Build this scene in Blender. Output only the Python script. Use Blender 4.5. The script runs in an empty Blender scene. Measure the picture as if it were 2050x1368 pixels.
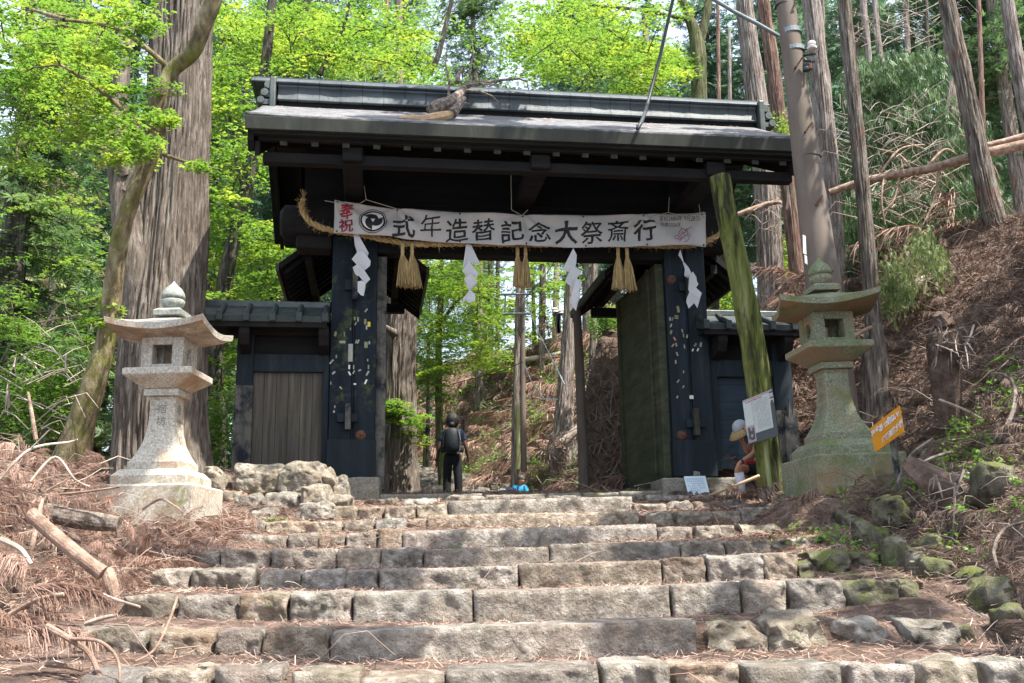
import bpy, bmesh, math, random
import numpy as np
from mathutils import Vector, Matrix, noise
RS = np.random.RandomState(7); random.seed(7)
SC = bpy.context.scene; COL = SC.collection
# ------------------------------------------------------------------ camera model
f_ = 2050.; pt = math.radians(12.5); rl = .015
F_ = np.array([0, math.cos(pt), math.sin(pt)]); R0 = np.array([1., 0, 0]); U0 = np.array([0, -math.sin(pt), math.cos(pt)])
R_ = math.cos(rl)*R0-math.sin(rl)*U0; U_ = math.sin(rl)*R0+math.cos(rl)*U0
def at(px, py, y):
    d = F_+R_*((px-1025)/f_)-U_*((py-684)/f_); return d*(y/d[1])
GA = math.radians(8); GO = np.array([0, 16.5, 0.])
gu = np.array([math.cos(GA), math.sin(GA), 0]); gv = np.array([-math.sin(GA), math.cos(GA), 0])
def G(px, py, v):
    d = F_+R_*((px-1025)/f_)-U_*((py-684)/f_); t = ((GO+gv*v)@gv)/(d@gv); P = d*t-GO
    return float(P@gu), float(P[2])
cd = bpy.data.cameras.new("camera"); cam = bpy.data.objects.new("camera", cd); COL.objects.link(cam)
cd.sensor_width = 36; cd.lens = f_/2050*36; cd.clip_end = 1000; cd.clip_start = .05
m = Matrix.Identity(4)
for i in range(3): m[i][0] = R_[i]; m[i][1] = U_[i]; m[i][2] = -F_[i]
cam.matrix_world = m; SC.camera = cam
# ------------------------------------------------------------------ object helpers
def tag(o, label=None, cat=None, group=None, kind=None):
    if label: o['label'] = label
    if cat: o['category'] = cat
    if group: o['group'] = group
    if kind: o['kind'] = kind
    return o
def empty(name, loc, rz=0, label=None, cat=None, group=None):
    o = bpy.data.objects.new(name, None); COL.objects.link(o); o.location = tuple(loc); o.rotation_euler = (0, 0, rz)
    o.empty_display_size = .2
    return tag(o, label, cat, group)
def link(name, me, parent=None, world=False):
    o = bpy.data.objects.new(name, me); COL.objects.link(o)
    if parent is not None:
        o.parent = parent
        if world: o.matrix_parent_inverse = mw(parent).inverted()
    return o
def mw(o):
    M = Matrix.LocRotScale(o.location, o.rotation_euler, o.scale)
    return (mw(o.parent) @ M) if o.parent else M
def mesh_np(name, V, Fc, mat, smooth=False):
    V = np.asarray(V, np.float32); Fc = np.asarray(Fc, np.int32); n, k = Fc.shape
    me = bpy.data.meshes.new(name); me.vertices.add(len(V)); me.vertices.foreach_set('co', V.ravel())
    me.loops.add(n*k); me.loops.foreach_set('vertex_index', Fc.ravel()); me.polygons.add(n)
    me.polygons.foreach_set('loop_start', np.arange(0, n*k, k, dtype=np.int32))
    if smooth: me.polygons.foreach_set('use_smooth', np.ones(n, bool))
    me.update(calc_edges=True); me.materials.append(mat); return me
def frame(d):
    d = np.asarray(d, float); d = d/(np.linalg.norm(d)+1e-9)
    a = np.array([0, 0, 1.]) if abs(d[2]) < .9 else np.array([1., 0, 0])
    x = np.cross(a, d); x /= np.linalg.norm(x); return x, np.cross(d, x), d
class MB:
    def __init__(s): s.v = []; s.f = []
    def add(s, V, Fs):
        o = len(s.v); s.v += [tuple(map(float, p)) for p in V]; s.f += [tuple(i+o for i in q) for q in Fs]; return s
    def box(s, x0, x1, y0, y1, z0, z1, M=None):
        V = [(x, y, z) for z in (z0, z1) for x, y in ((x0, y0), (x1, y0), (x1, y1), (x0, y1))]
        if M is not None: V = [M @ Vector(p) for p in V]
        return s.add(V, [(3, 2, 1, 0), (4, 5, 6, 7), (0, 1, 5, 4), (1, 2, 6, 5), (2, 3, 7, 6), (3, 0, 4, 7)])
    def tube(s, P, r, n=8, cap=True, up=None):
        P = [np.asarray(p, float) for p in P]; N = len(P)
        if not hasattr(r, '__len__'): r = [r]*N
        V = []; px = None
        for i in range(N):
            d = P[min(i+1, N-1)]-P[max(i-1, 0)]
            if px is None: px, py, _ = frame(d)
            else:
                dn = d/(np.linalg.norm(d)+1e-9); px = px-dn*(px@dn); px /= np.linalg.norm(px)+1e-9; py = np.cross(dn, px)
            for k in range(n):
                a = 2*math.pi*k/n; V.append(P[i]+r[i]*(math.cos(a)*px+math.sin(a)*py))
        Fs = [(i*n+k, i*n+(k+1) % n, (i+1)*n+(k+1) % n, (i+1)*n+k) for i in range(N-1) for k in range(n)]
        if cap: Fs += [tuple(range(n))[::-1], tuple((N-1)*n+k for k in range(n))]
        return s.add(V, Fs)
    def lathe(s, prof, n=16, c=(0, 0, 0)):
        V = [(c[0]+r*math.cos(2*math.pi*k/n), c[1]+r*math.sin(2*math.pi*k/n), c[2]+z) for r, z in prof for k in range(n)]
        N = len(prof)
        return s.add(V, [(i*n+k, i*n+(k+1) % n, (i+1)*n+(k+1) % n, (i+1)*n+k) for i in range(N-1) for k in range(n)]+[tuple(range(n))[::-1], tuple((N-1)*n+k for k in range(n))])
    def sq(s, prof, c=(0, 0, 0), ch=.0):
        # square loft with chamfered edges: prof = [(half, z)]
        V = []
        for h, z in prof:
            e = max(h*ch, .004)
            V += [(c[0]+x, c[1]+y, c[2]+z) for x, y in ((-h+e, -h), (h-e, -h), (h, -h+e), (h, h-e), (h-e, h), (-h+e, h), (-h, h-e), (-h, -h+e))]
        n = 8; N = len(prof)
        return s.add(V, [(i*n+k, i*n+(k+1) % n, (i+1)*n+(k+1) % n, (i+1)*n+k) for i in range(N-1) for k in range(n)]+[tuple(range(n))[::-1], tuple((N-1)*n+k for k in range(n))])
    def prism(s, poly, a0, a1, axis='x'):
        # poly in the two other axes, extruded along axis from a0 to a1
        def p3(q, a): return {'x': (a, q[0], q[1]), 'y': (q[0], a, q[1]), 'z': (q[0], q[1], a)}[axis]
        n = len(poly); V = [p3(q, a0) for q in poly]+[p3(q, a1) for q in poly]
        return s.add(V, [(i, (i+1) % n, n+(i+1) % n, n+i) for i in range(n)]+[tuple(range(n))[::-1], tuple(range(n, 2*n))])
    def build(s, name, mat, parent=None, smooth=False, bevel=0, world=False, sub=0):
        me = bpy.data.meshes.new(name); me.from_pydata(s.v, [], s.f)
        bm = bmesh.new(); bm.from_mesh(me); bmesh.ops.recalc_face_normals(bm, faces=bm.faces)
        if smooth:
            for q in bm.faces: q.smooth = True
        bm.to_mesh(me); bm.free(); me.materials.append(mat)
        o = link(name, me, parent, world)
        if bevel:
            b = o.modifiers.new('bevel', 'BEVEL'); b.width = bevel; b.segments = 2; b.limit_method = 'ANGLE'
        return o
def interp(x, xs, ys): return np.interp(x, xs, ys)
def sstep(x): x = np.clip(x, 0, 1); return x*x*(3-2*x)
# ------------------------------------------------------------------ materials
def S(*c): return tuple(((x/255.)/12.92 if x/255. <= .04045 else ((x/255.+.055)/1.055)**2.4) for x in c)+(1,)
def mk(name, cols, scale=4, st=(1, 1, 1), detail=8, rough=.85, bump=.4, bs=None, bst=None, dist=.02, moss=None, patch=None, spec=.3, trans=0, island=0, metal=0, coord='pos', lines=None, objr=0):
    """cols: [(pos,color)]; patch: list of (color, scale, lo, hi, up) overlays; up>0 keeps it to upward faces"""
    m = bpy.data.materials.new(name); m.use_nodes = True; nt = m.node_tree; N = nt.nodes; L = nt.links
    for n in list(N): N.remove(n)
    out = N.new('ShaderNodeOutputMaterial'); b = N.new('ShaderNodeBsdfPrincipled'); L.new(b.outputs[0], out.inputs[0])
    b.inputs['Roughness'].default_value = rough; b.inputs['Specular IOR Level'].default_value = spec; b.inputs['Metallic'].default_value = metal
    if coord == 'pos': g = N.new('ShaderNodeNewGeometry'); src = g.outputs['Position']
    else: g = N.new('ShaderNodeTexCoord'); src = g.outputs['Object']
    def mapped(s):
        mp = N.new('ShaderNodeMapping'); mp.inputs['Scale'].default_value = s; L.new(src, mp.inputs['Vector']); return mp.outputs[0]
    def noi(vec, sc, de=8, ro=.6):
        n = N.new('ShaderNodeTexNoise'); n.inputs['Scale'].default_value = sc; n.inputs['Detail'].default_value = de; n.inputs['Roughness'].default_value = ro
        L.new(vec, n.inputs['Vector']); return n.outputs['Fac']
    v = mapped(st); base = noi(v, scale, detail, .65)
    rp = N.new('ShaderNodeValToRGB'); L.new(base, rp.inputs[0]); cr = rp.color_ramp
    while len(cr.elements) < len(cols): cr.elements.new(.5)
    for e, (p, c) in zip(cr.elements, cols): e.position = p; e.color = c
    col = rp.outputs[0]
    def math_(op, a, bv, clamp=False):
        q = N.new('ShaderNodeMath'); q.operation = op; q.use_clamp = clamp
        for i, x in enumerate((a, bv)):
            if hasattr(x, 'links'): L.new(x, q.inputs[i])
            else: q.inputs[i].default_value = x
        return q.outputs[0]
    for (pc, psc, lo, hi, up) in (patch or []):
        pn = noi(mapped((1, 1, 1) if not hasattr(psc, '__len__') else psc), 1 if hasattr(psc, '__len__') else psc, 6, .7)
        if up:
            ge = N.new('ShaderNodeNewGeometry'); sx = N.new('ShaderNodeSeparateXYZ'); L.new(ge.outputs['True Normal'], sx.inputs[0])
            pn = math_('ADD', pn, math_('MULTIPLY', sx.outputs[2], up))
        mr = N.new('ShaderNodeMapRange'); L.new(pn, mr.inputs[0]); mr.inputs[1].default_value = lo; mr.inputs[2].default_value = hi
        mx = N.new('ShaderNodeMix'); mx.data_type = 'RGBA'; L.new(mr.outputs[0], mx.inputs[0]); L.new(col, mx.inputs[6]); mx.inputs[7].default_value = pc; col = mx.outputs[2]
    if island:
        ge = N.new('ShaderNodeNewGeometry'); hs = N.new('ShaderNodeHueSaturation'); L.new(col, hs.inputs['Color'])
        mr = N.new('ShaderNodeMapRange'); L.new(ge.outputs['Random Per Island'], mr.inputs[0]); mr.inputs[3].default_value = 1-island; mr.inputs[4].default_value = 1+island
        L.new(mr.outputs[0], hs.inputs['Value']); col = hs.outputs[0]
    if objr:
        oi = N.new('ShaderNodeObjectInfo'); hs = N.new('ShaderNodeHueSaturation'); L.new(col, hs.inputs['Color'])
        mr = N.new('ShaderNodeMapRange'); L.new(oi.outputs['Random'], mr.inputs[0]); mr.inputs[3].default_value = 1-objr; mr.inputs[4].default_value = 1+objr; L.new(mr.outputs[0], hs.inputs['Value'])
        mr = N.new('ShaderNodeMapRange'); L.new(math_('FRACT', math_('MULTIPLY', oi.outputs['Random'], 7.31), 0), mr.inputs[0]); mr.inputs[3].default_value = .6; mr.inputs[4].default_value = 1.12; L.new(mr.outputs[0], hs.inputs['Saturation']); col = hs.outputs[0]
    if lines:      # seams: (axis, spacing, width, darkness)
        ax, sp, wd, dk = lines
        sx = N.new('ShaderNodeSeparateXYZ'); tc = N.new('ShaderNodeTexCoord'); L.new(tc.outputs['Object'], sx.inputs[0])
        w = math_('LESS_THAN', math_('FRACT', math_('MULTIPLY', sx.outputs[ax], 1./sp), 0), wd/sp)
        mx = N.new('ShaderNodeMix'); mx.data_type = 'RGBA'; L.new(math_('MULTIPLY', w, dk), mx.inputs[0]); L.new(col, mx.inputs[6]); mx.inputs[7].default_value = (0.004, .004, .004, 1); col = mx.outputs[2]
    L.new(col, b.inputs['Base Color'])
    if bump:
        bn = noi(mapped(bst or st), bs or scale*4, 8, .7); bp = N.new('ShaderNodeBump'); bp.inputs['Strength'].default_value = bump; bp.inputs['Distance'].default_value = dist
        L.new(bn, bp.inputs['Height']); L.new(bp.outputs[0], b.inputs['Normal'])
    if trans:
        t = N.new('ShaderNodeBsdfTranslucent'); L.new(col, t.inputs[0]); ms = N.new('ShaderNodeMixShader'); ms.inputs[0].default_value = trans
        L.new(b.outputs[0], ms.inputs[1]); L.new(t.outputs[0], ms.inputs[2]); L.new(ms.outputs[0], out.inputs[0])
    return m
def c3(r, g, b): return (r, g, b, 1)
M = {}
M['stone'] = mk('granite', [(.32, c3(.17, .135, .10)), (.5, c3(.38, .315, .245)), (.66, c3(.62, .54, .45))], 11, detail=12, objr=.22, rough=.9, bump=1, bs=26, dist=.09,
    patch=[(c3(.30, .19, .13), 1.7, .52, .7, 0), (c3(.10, .11, .06), 2.6, .58, .72, 0), (c3(.05, .045, .04), 60, .6, .68, 0)])
M['rock'] = mk('field_rock', [(.3, c3(.11, .095, .07)), (.5, c3(.32, .275, .215)), (.7, c3(.60, .54, .45))], 8, detail=12, objr=.15, rough=.9, bump=1, bs=18, dist=.08,
    patch=[(c3(.27, .20, .12), 2.2, .5, .7, 0), (c3(.05, .07, .02), 3, .62, .74, .08)])
M['mossrock'] = mk('mossy_rock', [(.3, c3(.06, .052, .036)), (.5, c3(.145, .13, .095)), (.7, c3(.29, .27, .215))], 5, rough=.95, bump=1, bs=14, dist=.05,
    patch=[(c3(.11, .125, .03), 4, .48, .66, .10), (c3(.06, .05, .035), 3, .5, .65, -.1)])
M['lantern'] = mk('lantern_granite', [(.3, c3(.20, .18, .145)), (.5, c3(.42, .385, .32)), (.7, c3(.64, .60, .52))], 40, rough=.9, bump=.6, bs=60, dist=.012,
    patch=[(c3(.30, .19, .11), 1.8, .52, .72, -.12), (c3(.20, .15, .095), 1.1, .55, .68, -.05), (c3(.15, .17, .04), 3.5, .60, .70, .0), (c3(.04, .04, .035), 110, .6, .66, 0)])  # orange on downward faces: warm bounce light painted in, with red algae
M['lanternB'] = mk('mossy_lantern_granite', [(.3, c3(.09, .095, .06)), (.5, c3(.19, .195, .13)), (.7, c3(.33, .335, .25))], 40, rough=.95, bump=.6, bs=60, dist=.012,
    patch=[(c3(.25, .17, .10), 1.8, .50, .70, -.15), (c3(.09, .13, .03), 2.5, .50, .72, .08), (c3(.03, .035, .025), 110, .6, .66, 0)])  # orange undersides here carry painted bounce light too
M['base'] = mk('base_stone', [(.3, c3(.10, .09, .07)), (.6, c3(.26, .24, .2))], 30, rough=.9, bump=.5, bs=50, dist=.01, patch=[(c3(.12, .12, .05), 2, .5, .7, 0)])
M['black'] = mk('black_painted_wood', [(.3, c3(.005, .008, .011)), (.55, c3(.010, .017, .024)), (.75, c3(.028, .036, .042))], 6, st=(1, 1, .12), rough=.7, bump=.4, bs=14, dist=.006, spec=.25,
    patch=[(c3(.10, .105, .09), 34, .66, .72, 0)])
M['blackmoss'] = mk('scuffed_black_wood', [(.3, c3(.005, .008, .012)), (.55, c3(.010, .016, .024)), (.75, c3(.026, .034, .038))], 6, st=(1, 1, .12), rough=.75, bump=.4, bs=14, dist=.006, spec=.2,
    patch=[(c3(.07, .085, .03), 3.2, .55, .72, 0), (c3(.16, .16, .13), 38, .66, .71, 0)])
M['dark'] = mk('dark_beam_wood', [(.3, c3(.005, .005, .005)), (.7, c3(.017, .015, .014))], 5, st=(.15, 1, 1), rough=.8, bump=.3, bs=16, dist=.006, spec=.2)
M['darkend'] = mk('rafter_end_wood', [(.3, c3(.022, .022, .017)), (.7, c3(.055, .055, .042))], 9, rough=.85, bump=.3, dist=.005)
M['panel'] = mk('weathered_plank', [(.3, c3(.035, .031, .025)), (.55, c3(.085, .074, .06)), (.8, c3(.16, .14, .11))], 7, st=(1.6, 1.6, .08), rough=.85, bump=.6, bs=12, dist=.01,
    lines=(0, .19, .008, .9), patch=[(c3(.09, .12, .01), 2.2, .64, .78, 0)])
M['navy'] = mk('navy_board', [(.3, c3(.008, .016, .026)), (.7, c3(.022, .038, .055))], 6, st=(.2, 1, 1), rough=.7, bump=.3, dist=.006, lines=(2, .3, .012, .9))
M['leafdoor'] = mk('mossy_door_board', [(.3, c3(.026, .030, .018)), (.55, c3(.055, .058, .034)), (.8, c3(.11, .105, .065))], 5, st=(1, .25, 1.5), rough=.8, bump=.5, dist=.01, lines=(2, .36, .009, .6),
    patch=[(c3(.065, .075, .025), 1.6, .5, .75, 0)])
M['greypost'] = mk('bare_grey_wood', [(.3, c3(.05, .048, .042)), (.7, c3(.17, .16, .14))], 6, st=(1, 1, .08), rough=.85, bump=.6, dist=.01, patch=[(c3(.012, .016, .022), 3, .45, .6, 0)])
M['copper'] = mk('copper_sheet', [(.3, c3(.035, .042, .040)), (.55, c3(.07, .082, .078)), (.8, c3(.14, .15, .14))], 3, rough=.45, bump=.35, bs=7, dist=.02, spec=.5, metal=.25, patch=[(c3(.06, .12, .10), 6, .6, .75, 0)])
M['shingle'] = mk('roof_shingle', [(.38, c3(.06, .06, .062)), (.5, c3(.14, .14, .145)), (.64, c3(.28, .28, .29))], 11, st=(.3, 1.8, 1.8), rough=.75, bump=.8, bs=24, dist=.03, spec=.4, lines=(1, .085, .012, .55))
M['fascia'] = mk('aged_copper_fascia', [(.3, c3(.012, .013, .009)), (.6, c3(.027, .028, .019)), (.8, c3(.05, .06, .045))], 4, st=(1, 1, .3), rough=.6, bump=.3, dist=.01, spec=.4, lines=(0, .42, .008, .6))
M['verdi'] = mk('green_patina_copper', [(.3, c3(.020, .026, .026)), (.6, c3(.036, .048, .046)), (.8, c3(.075, .12, .105))], 6, rough=.6, bump=.3, spec=.4)
M['ridge'] = mk('ridge_copper_panel', [(.3, c3(.030, .038, .042)), (.55, c3(.055, .068, .074)), (.8, c3(.10, .12, .13))], 2.2, rough=.55, bump=.4, bs=3, dist=.05, spec=.4, metal=0, lines=(0, .36, .016, .8))
def bark(name, a, b, c, moss=None, sc=7):
    return mk(name, [(.36, a), (.5, b), (.64, c)], sc*2.2, st=(1, 1, .11), detail=12, rough=.95, bump=1, bs=sc*2.6, dist=.09, patch=(moss or [])+[(tuple(q*.45 for q in a[:3])+(1,), (sc*2.6, sc*2.6, sc*.3), .55, .68, 0)], coord='pos')
M['barkbig'] = bark('big_cedar_bark', c3(.095, .072, .055), c3(.19, .155, .125), c3(.32, .275, .235), [(c3(.17, .18, .13), 1.2, .6, .78, 0)], 9)
M['bark'] = bark('cedar_bark', c3(.07, .05, .04), c3(.20, .165, .135), c3(.36, .31, .27), [(c3(.24, .12, .08), 1.4, .58, .72, 0)], 8)
M['barkpale'] = bark('pale_cypress_bark', c3(.12, .09, .07), c3(.30, .25, .22), c3(.46, .41, .37), [(c3(.20, .11, .07), 2.5, .6, .72, 0)], 9)
M['barkred'] = bark('red_cedar_bark', c3(.08, .045, .03), c3(.22, .13, .10), c3(.36, .25, .20), [(c3(.15, .16, .10), 2, .55, .7, 0)], 8)
M['barkmoss'] = bark('mossy_bark', c3(.04, .04, .02), c3(.11, .11, .05), c3(.22, .21, .12), [(c3(.06, .11, .015), 3, .5, .66, 0)], 8)
M['maplebark'] = mk('maple_bark', [(.36, c3(.06, .045, .022)), (.5, c3(.145, .112, .06)), (.64, c3(.27, .23, .14))], 9, detail=12, st=(1, 1, .4), rough=.9, bump=1, bs=18, dist=.03, patch=[(c3(.12, .13, .02), 2.5, .52, .68, 0), (c3(.42, .42, .34), 5, .66, .74, 0)])
M['deadlimb'] = mk('dead_limb_bark', [(.35, c3(.06, .045, .035)), (.5, c3(.17, .135, .11)), (.65, c3(.33, .28, .24))], 16, rough=.95, bump=1, bs=40, dist=.03)
M['finial'] = mk('grey_green_finial_stone', [(.3, c3(.12, .13, .11)), (.5, c3(.24, .25, .22)), (.7, c3(.36, .37, .34))], 30, rough=.95, bump=.5, bs=60, dist=.01)
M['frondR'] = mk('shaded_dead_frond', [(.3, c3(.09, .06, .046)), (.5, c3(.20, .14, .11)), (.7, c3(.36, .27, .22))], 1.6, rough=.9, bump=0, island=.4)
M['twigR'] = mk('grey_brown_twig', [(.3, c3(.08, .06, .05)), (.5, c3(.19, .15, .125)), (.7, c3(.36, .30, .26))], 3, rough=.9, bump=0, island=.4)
M['darkbark'] = bark('dark_trunk_bark', c3(.025, .022, .018), c3(.07, .06, .045), c3(.14, .13, .10), [(c3(.04, .07, .015), 2, .55, .7, 0)], 8)
M['twig'] = mk('dead_twig', [(.3, c3(.16, .10, .07)), (.5, c3(.32, .24, .19)), (.7, c3(.52, .43, .36))], 3, rough=.9, bump=.4, dist=.005, island=.35)
M['palewood'] = mk('pale_dead_wood', [(.3, c3(.16, .12, .09)), (.5, c3(.34, .28, .23)), (.7, c3(.55, .48, .42))], 6, rough=.9, bump=.6, bs=20, dist=.01)
M['log'] = mk('fallen_log_bark', [(.3, c3(.12, .08, .055)), (.5, c3(.30, .20, .15)), (.7, c3(.46, .36, .28))], 9, rough=.95, bump=1, bs=24, dist=.03)
M['logend'] = mk('broken_wood', [(.3, c3(.30, .17, .08)), (.6, c3(.52, .36, .22)), (.8, c3(.60, .48, .34))], 12, rough=.9, bump=.8, dist=.02)
M['needle'] = mk('fallen_needle', [(.3, c3(.16, .09, .065)), (.5, c3(.33, .21, .16)), (.7, c3(.52, .39, .32))], 1.4, rough=.9, bump=0, island=.45)
M['frond'] = mk('dead_cedar_frond', [(.3, c3(.17, .10, .072)), (.5, c3(.34, .22, .17)), (.7, c3(.54, .41, .34))], 1.6, rough=.9, bump=0, island=.35, trans=.15)
M['soil'] = mk('forest_floor', [(.3, c3(.06, .040, .03)), (.45, c3(.14, .095, .072)), (.6, c3(.24, .165, .13)), (.75, c3(.38, .29, .24))], 6, rough=1, bump=1, bs=30, dist=.05,
    patch=[(c3(.08, .055, .04), .9, .5, .65, 0), (c3(.06, .10, .02), 1.3, .64, .74, 0)])
def leafmat(name, a, b, c, sc=.8, tr=.45, isl=.3): return mk(name, [(.3, a), (.5, b), (.7, c)], sc, detail=3, rough=.55, bump=0, spec=.35, trans=tr, island=isl)
M['maple'] = leafmat('bright_maple_leaf', c3(.06, .145, .02), c3(.19, .33, .04), c3(.46, .52, .06), 1.1, .55)
M['maplemid'] = leafmat('green_maple_leaf', c3(.08, .18, .025), c3(.17, .30, .04), c3(.32, .42, .06), .5, .5)
M['cedar'] = leafmat('cedar_foliage', c3(.04, .09, .035), c3(.09, .17, .06), c3(.20, .29, .09), .35, .45, .4)
M['cedarb'] = leafmat('blue_green_cedar_foliage', c3(.05, .11, .06), c3(.11, .21, .11), c3(.22, .33, .17), .35, .5, .4)
M['cedardry'] = leafmat('half_dry_cedar_foliage', c3(.09, .13, .04), c3(.18, .23, .08), c3(.34, .29, .16), .6, .35, .4)
M['hinoki'] = leafmat('cypress_foliage', c3(.03, .06, .025), c3(.07, .13, .045), c3(.15, .22, .09), 1, .3, .4)
M['fern'] = leafmat('fern_leaf', c3(.07, .18, .02), c3(.16, .33, .04), c3(.28, .44, .07), 2, .45)
M['moss'] = leafmat('ground_moss', c3(.06, .10, .01), c3(.12, .17, .02), c3(.2, .26, .03), 3, .1)
M['cloth'] = mk('banner_cloth', [(.3, c3(.50, .47, .45)), (.7, c3(.62, .60, .58))], 2, rough=.9, bump=.2, bs=9, dist=.01, trans=.25)
M['ink'] = mk('black_ink', [(.3, c3(.012, .014, .014)), (.7, c3(.03, .03, .03))], 5, rough=.7, bump=0)
M['redink'] = mk('red_ink', [(.3, c3(.22, .012, .03)), (.7, c3(.30, .03, .05))], 5, rough=.7, bump=0)
M['palewhite'] = mk('faded_white_print', [(.3, c3(.62, .60, .58)), (.7, c3(.70, .68, .66))], 5, rough=.8, bump=0)
M['paper'] = mk('white_paper', [(.3, c3(.66, .66, .68)), (.7, c3(.78, .78, .8))], 3, rough=.8, bump=.1, trans=.3)
M['straw'] = mk('rice_straw', [(.3, c3(.20, .125, .05)), (.5, c3(.36, .25, .11)), (.7, c3(.50, .38, .20))], 30, st=(1, 1, .2), rough=.8, bump=.5, dist=.005, island=.3)
M['cord'] = mk('thin_cord', [(.3, c3(.3, .27, .2)), (.7, c3(.5, .45, .36))], 30, rough=.9, bump=0)
M['rust'] = mk('rusty_iron', [(.3, c3(.05, .022, .014)), (.7, c3(.15, .07, .045))], 20, rough=.8, bump=.4, dist=.004)
M['iron'] = mk('galvanised_iron', [(.3, c3(.13, .15, .16)), (.7, c3(.28, .31, .33))], 12, rough=.5, bump=.1, metal=.6)
M['ceramic'] = mk('white_ceramic', [(.3, c3(.45, .42, .38)), (.7, c3(.72, .7, .66))], 8, rough=.25, bump=0)
M['pole'] = mk('brown_painted_concrete', [(.3, c3(.10, .078, .062)), (.6, c3(.15, .118, .096)), (.85, c3(.21, .175, .15))], 3, st=(1, 1, .35), rough=.75, bump=.15, dist=.004, patch=[(c3(.34, .36, .36), 12, .72, .78, 0), (c3(.13, .13, .07), 1.4, .58, .74, 0)])
M['rubber'] = mk('black_cable', [(.3, c3(.02, .022, .024)), (.7, c3(.05, .055, .06))], 9, rough=.5, bump=0)
M['cablegrey'] = mk('grey_cable_cover', [(.3, c3(.16, .2, .22)), (.7, c3(.26, .3, .33))], 9, rough=.5, bump=0)
M['mossy'] = mk('mossy_log_post', [(.40, c3(.02, .02, .01)), (.48, c3(.09, .105, .02)), (.58, c3(.14, .15, .045)), (.72, c3(.24, .24, .12))], 5, st=(1.4, 1.4, .18), detail=12, rough=.9, bump=.8, bs=9, dist=.02, patch=[(c3(.045, .05, .022), (5, 5, 1.6), .55, .64, 0)])
M['yellowpost'] = mk('pale_green_post', [(.3, c3(.16, .17, .06)), (.7, c3(.36, .36, .18))], 6, st=(1, 1, .1), rough=.9, bump=.5, dist=.01)
M['orange'] = mk('orange_paint', [(.3, c3(.50, .20, .008)), (.7, c3(.62, .27, .015))], 8, rough=.6, bump=.2, dist=.003)
M['white'] = mk('white_paint', [(.3, c3(.58, .57, .54)), (.7, c3(.72, .71, .68))], 10, rough=.6, bump=0)
M['signwhite'] = mk('sign_face', [(.3, c3(.42, .44, .42)), (.7, c3(.50, .52, .50))], 4, rough=.5, bump=0)
M['signgrey'] = mk('sign_dark_panel', [(.3, c3(.055, .06, .065)), (.7, c3(.075, .08, .085))], 4, rough=.5, bump=0)
M['pink'] = mk('faded_pink_print', [(.3, c3(.30, .22, .23)), (.7, c3(.42, .32, .33))], 14, rough=.5, bump=0)
M['bluepaper'] = mk('laminated_notice', [(.3, c3(.50, .60, .66)), (.7, c3(.60, .68, .74))], 4, rough=.3, bump=0)
M['bluegrey'] = mk('notice_print', [(.3, c3(.16, .24, .30)), (.7, c3(.22, .3, .36))], 4, rough=.4, bump=0)
M['yellow'] = mk('yellow_sticker', [(.3, c3(.6, .42, .02)), (.7, c3(.7, .5, .04))], 4, rough=.5, bump=0)
M['sticker'] = mk('votive_slip', [(.3, c3(.24, .235, .2)), (.7, c3(.42, .41, .38))], 30, rough=.7, bump=0)
M['stickerdim'] = mk('mossed_votive_slip', [(.3, c3(.17, .18, .08)), (.7, c3(.3, .3, .18))], 30, rough=.8, bump=0)
M['stickerpink'] = mk('pink_slip', [(.3, c3(.45, .2, .18)), (.7, c3(.52, .3, .28))], 30, rough=.8, bump=0)
M['skindark'] = mk('tanned_skin', [(.3, c3(.06, .032, .022)), (.7, c3(.10, .055, .038))], 9, rough=.6, bump=.1, dist=.002)  # darker copy of the skin colour, the hiker's shade painted in
M['skin'] = mk('skin', [(.3, c3(.30, .14, .08)), (.7, c3(.42, .21, .13))], 9, rough=.55, bump=.1, dist=.002)
M['hair'] = mk('black_hair', [(.3, c3(.006, .005, .005)), (.7, c3(.02, .017, .015))], 60, rough=.6, bump=.6, dist=.01)
M['blackcloth'] = mk('black_fabric', [(.3, c3(.006, .007, .009)), (.7, c3(.016, .017, .02))], 14, rough=.9, bump=.4, bs=9, dist=.02)
M['pack'] = mk('black_pack_nylon', [(.3, c3(.004, .006, .008)), (.7, c3(.011, .015, .018))], 10, rough=.6, bump=.4, bs=12, dist=.02)
M['navycloth'] = mk('navy_fabric', [(.3, c3(.008, .014, .035)), (.7, c3(.016, .026, .06))], 14, rough=.9, bump=.4, bs=9, dist=.02)
M['bluecloth'] = mk('bright_blue_fabric', [(.3, c3(.01, .22, .42)), (.7, c3(.02, .32, .55))], 14, rough=.8, bump=.4, bs=9, dist=.02)
M['redcloth'] = mk('red_stripe', [(.3, c3(.45, .01, .02)), (.7, c3(.55, .02, .03))], 14, rough=.8, bump=0)
M['sock'] = mk('white_sock', [(.3, c3(.55, .55, .66)), (.7, c3(.68, .68, .8))], 30, st=(1, 1, 3), rough=.9, bump=.3, dist=.004)
M['tancap'] = mk('tan_cap_brim', [(.3, c3(.20, .14, .06)), (.7, c3(.36, .28, .14))], 40, rough=.9, bump=.3, dist=.004)
M['greycap'] = mk('grey_cap', [(.3, c3(.26, .28, .30)), (.7, c3(.36, .38, .40))], 20, rough=.9, bump=.2, dist=.004)
M['stick'] = mk('wooden_stick', [(.3, c3(.34, .24, .14)), (.7, c3(.50, .38, .24))], 14, rough=.7, bump=.2, dist=.003)
M['hill'] = mk('far_forest', [(.3, c3(.03, .06, .02)), (.5, c3(.06, .12, .035)), (.7, c3(.14, .20, .06))], .6, rough=1, bump=1, bs=1.5, dist=1)
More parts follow.
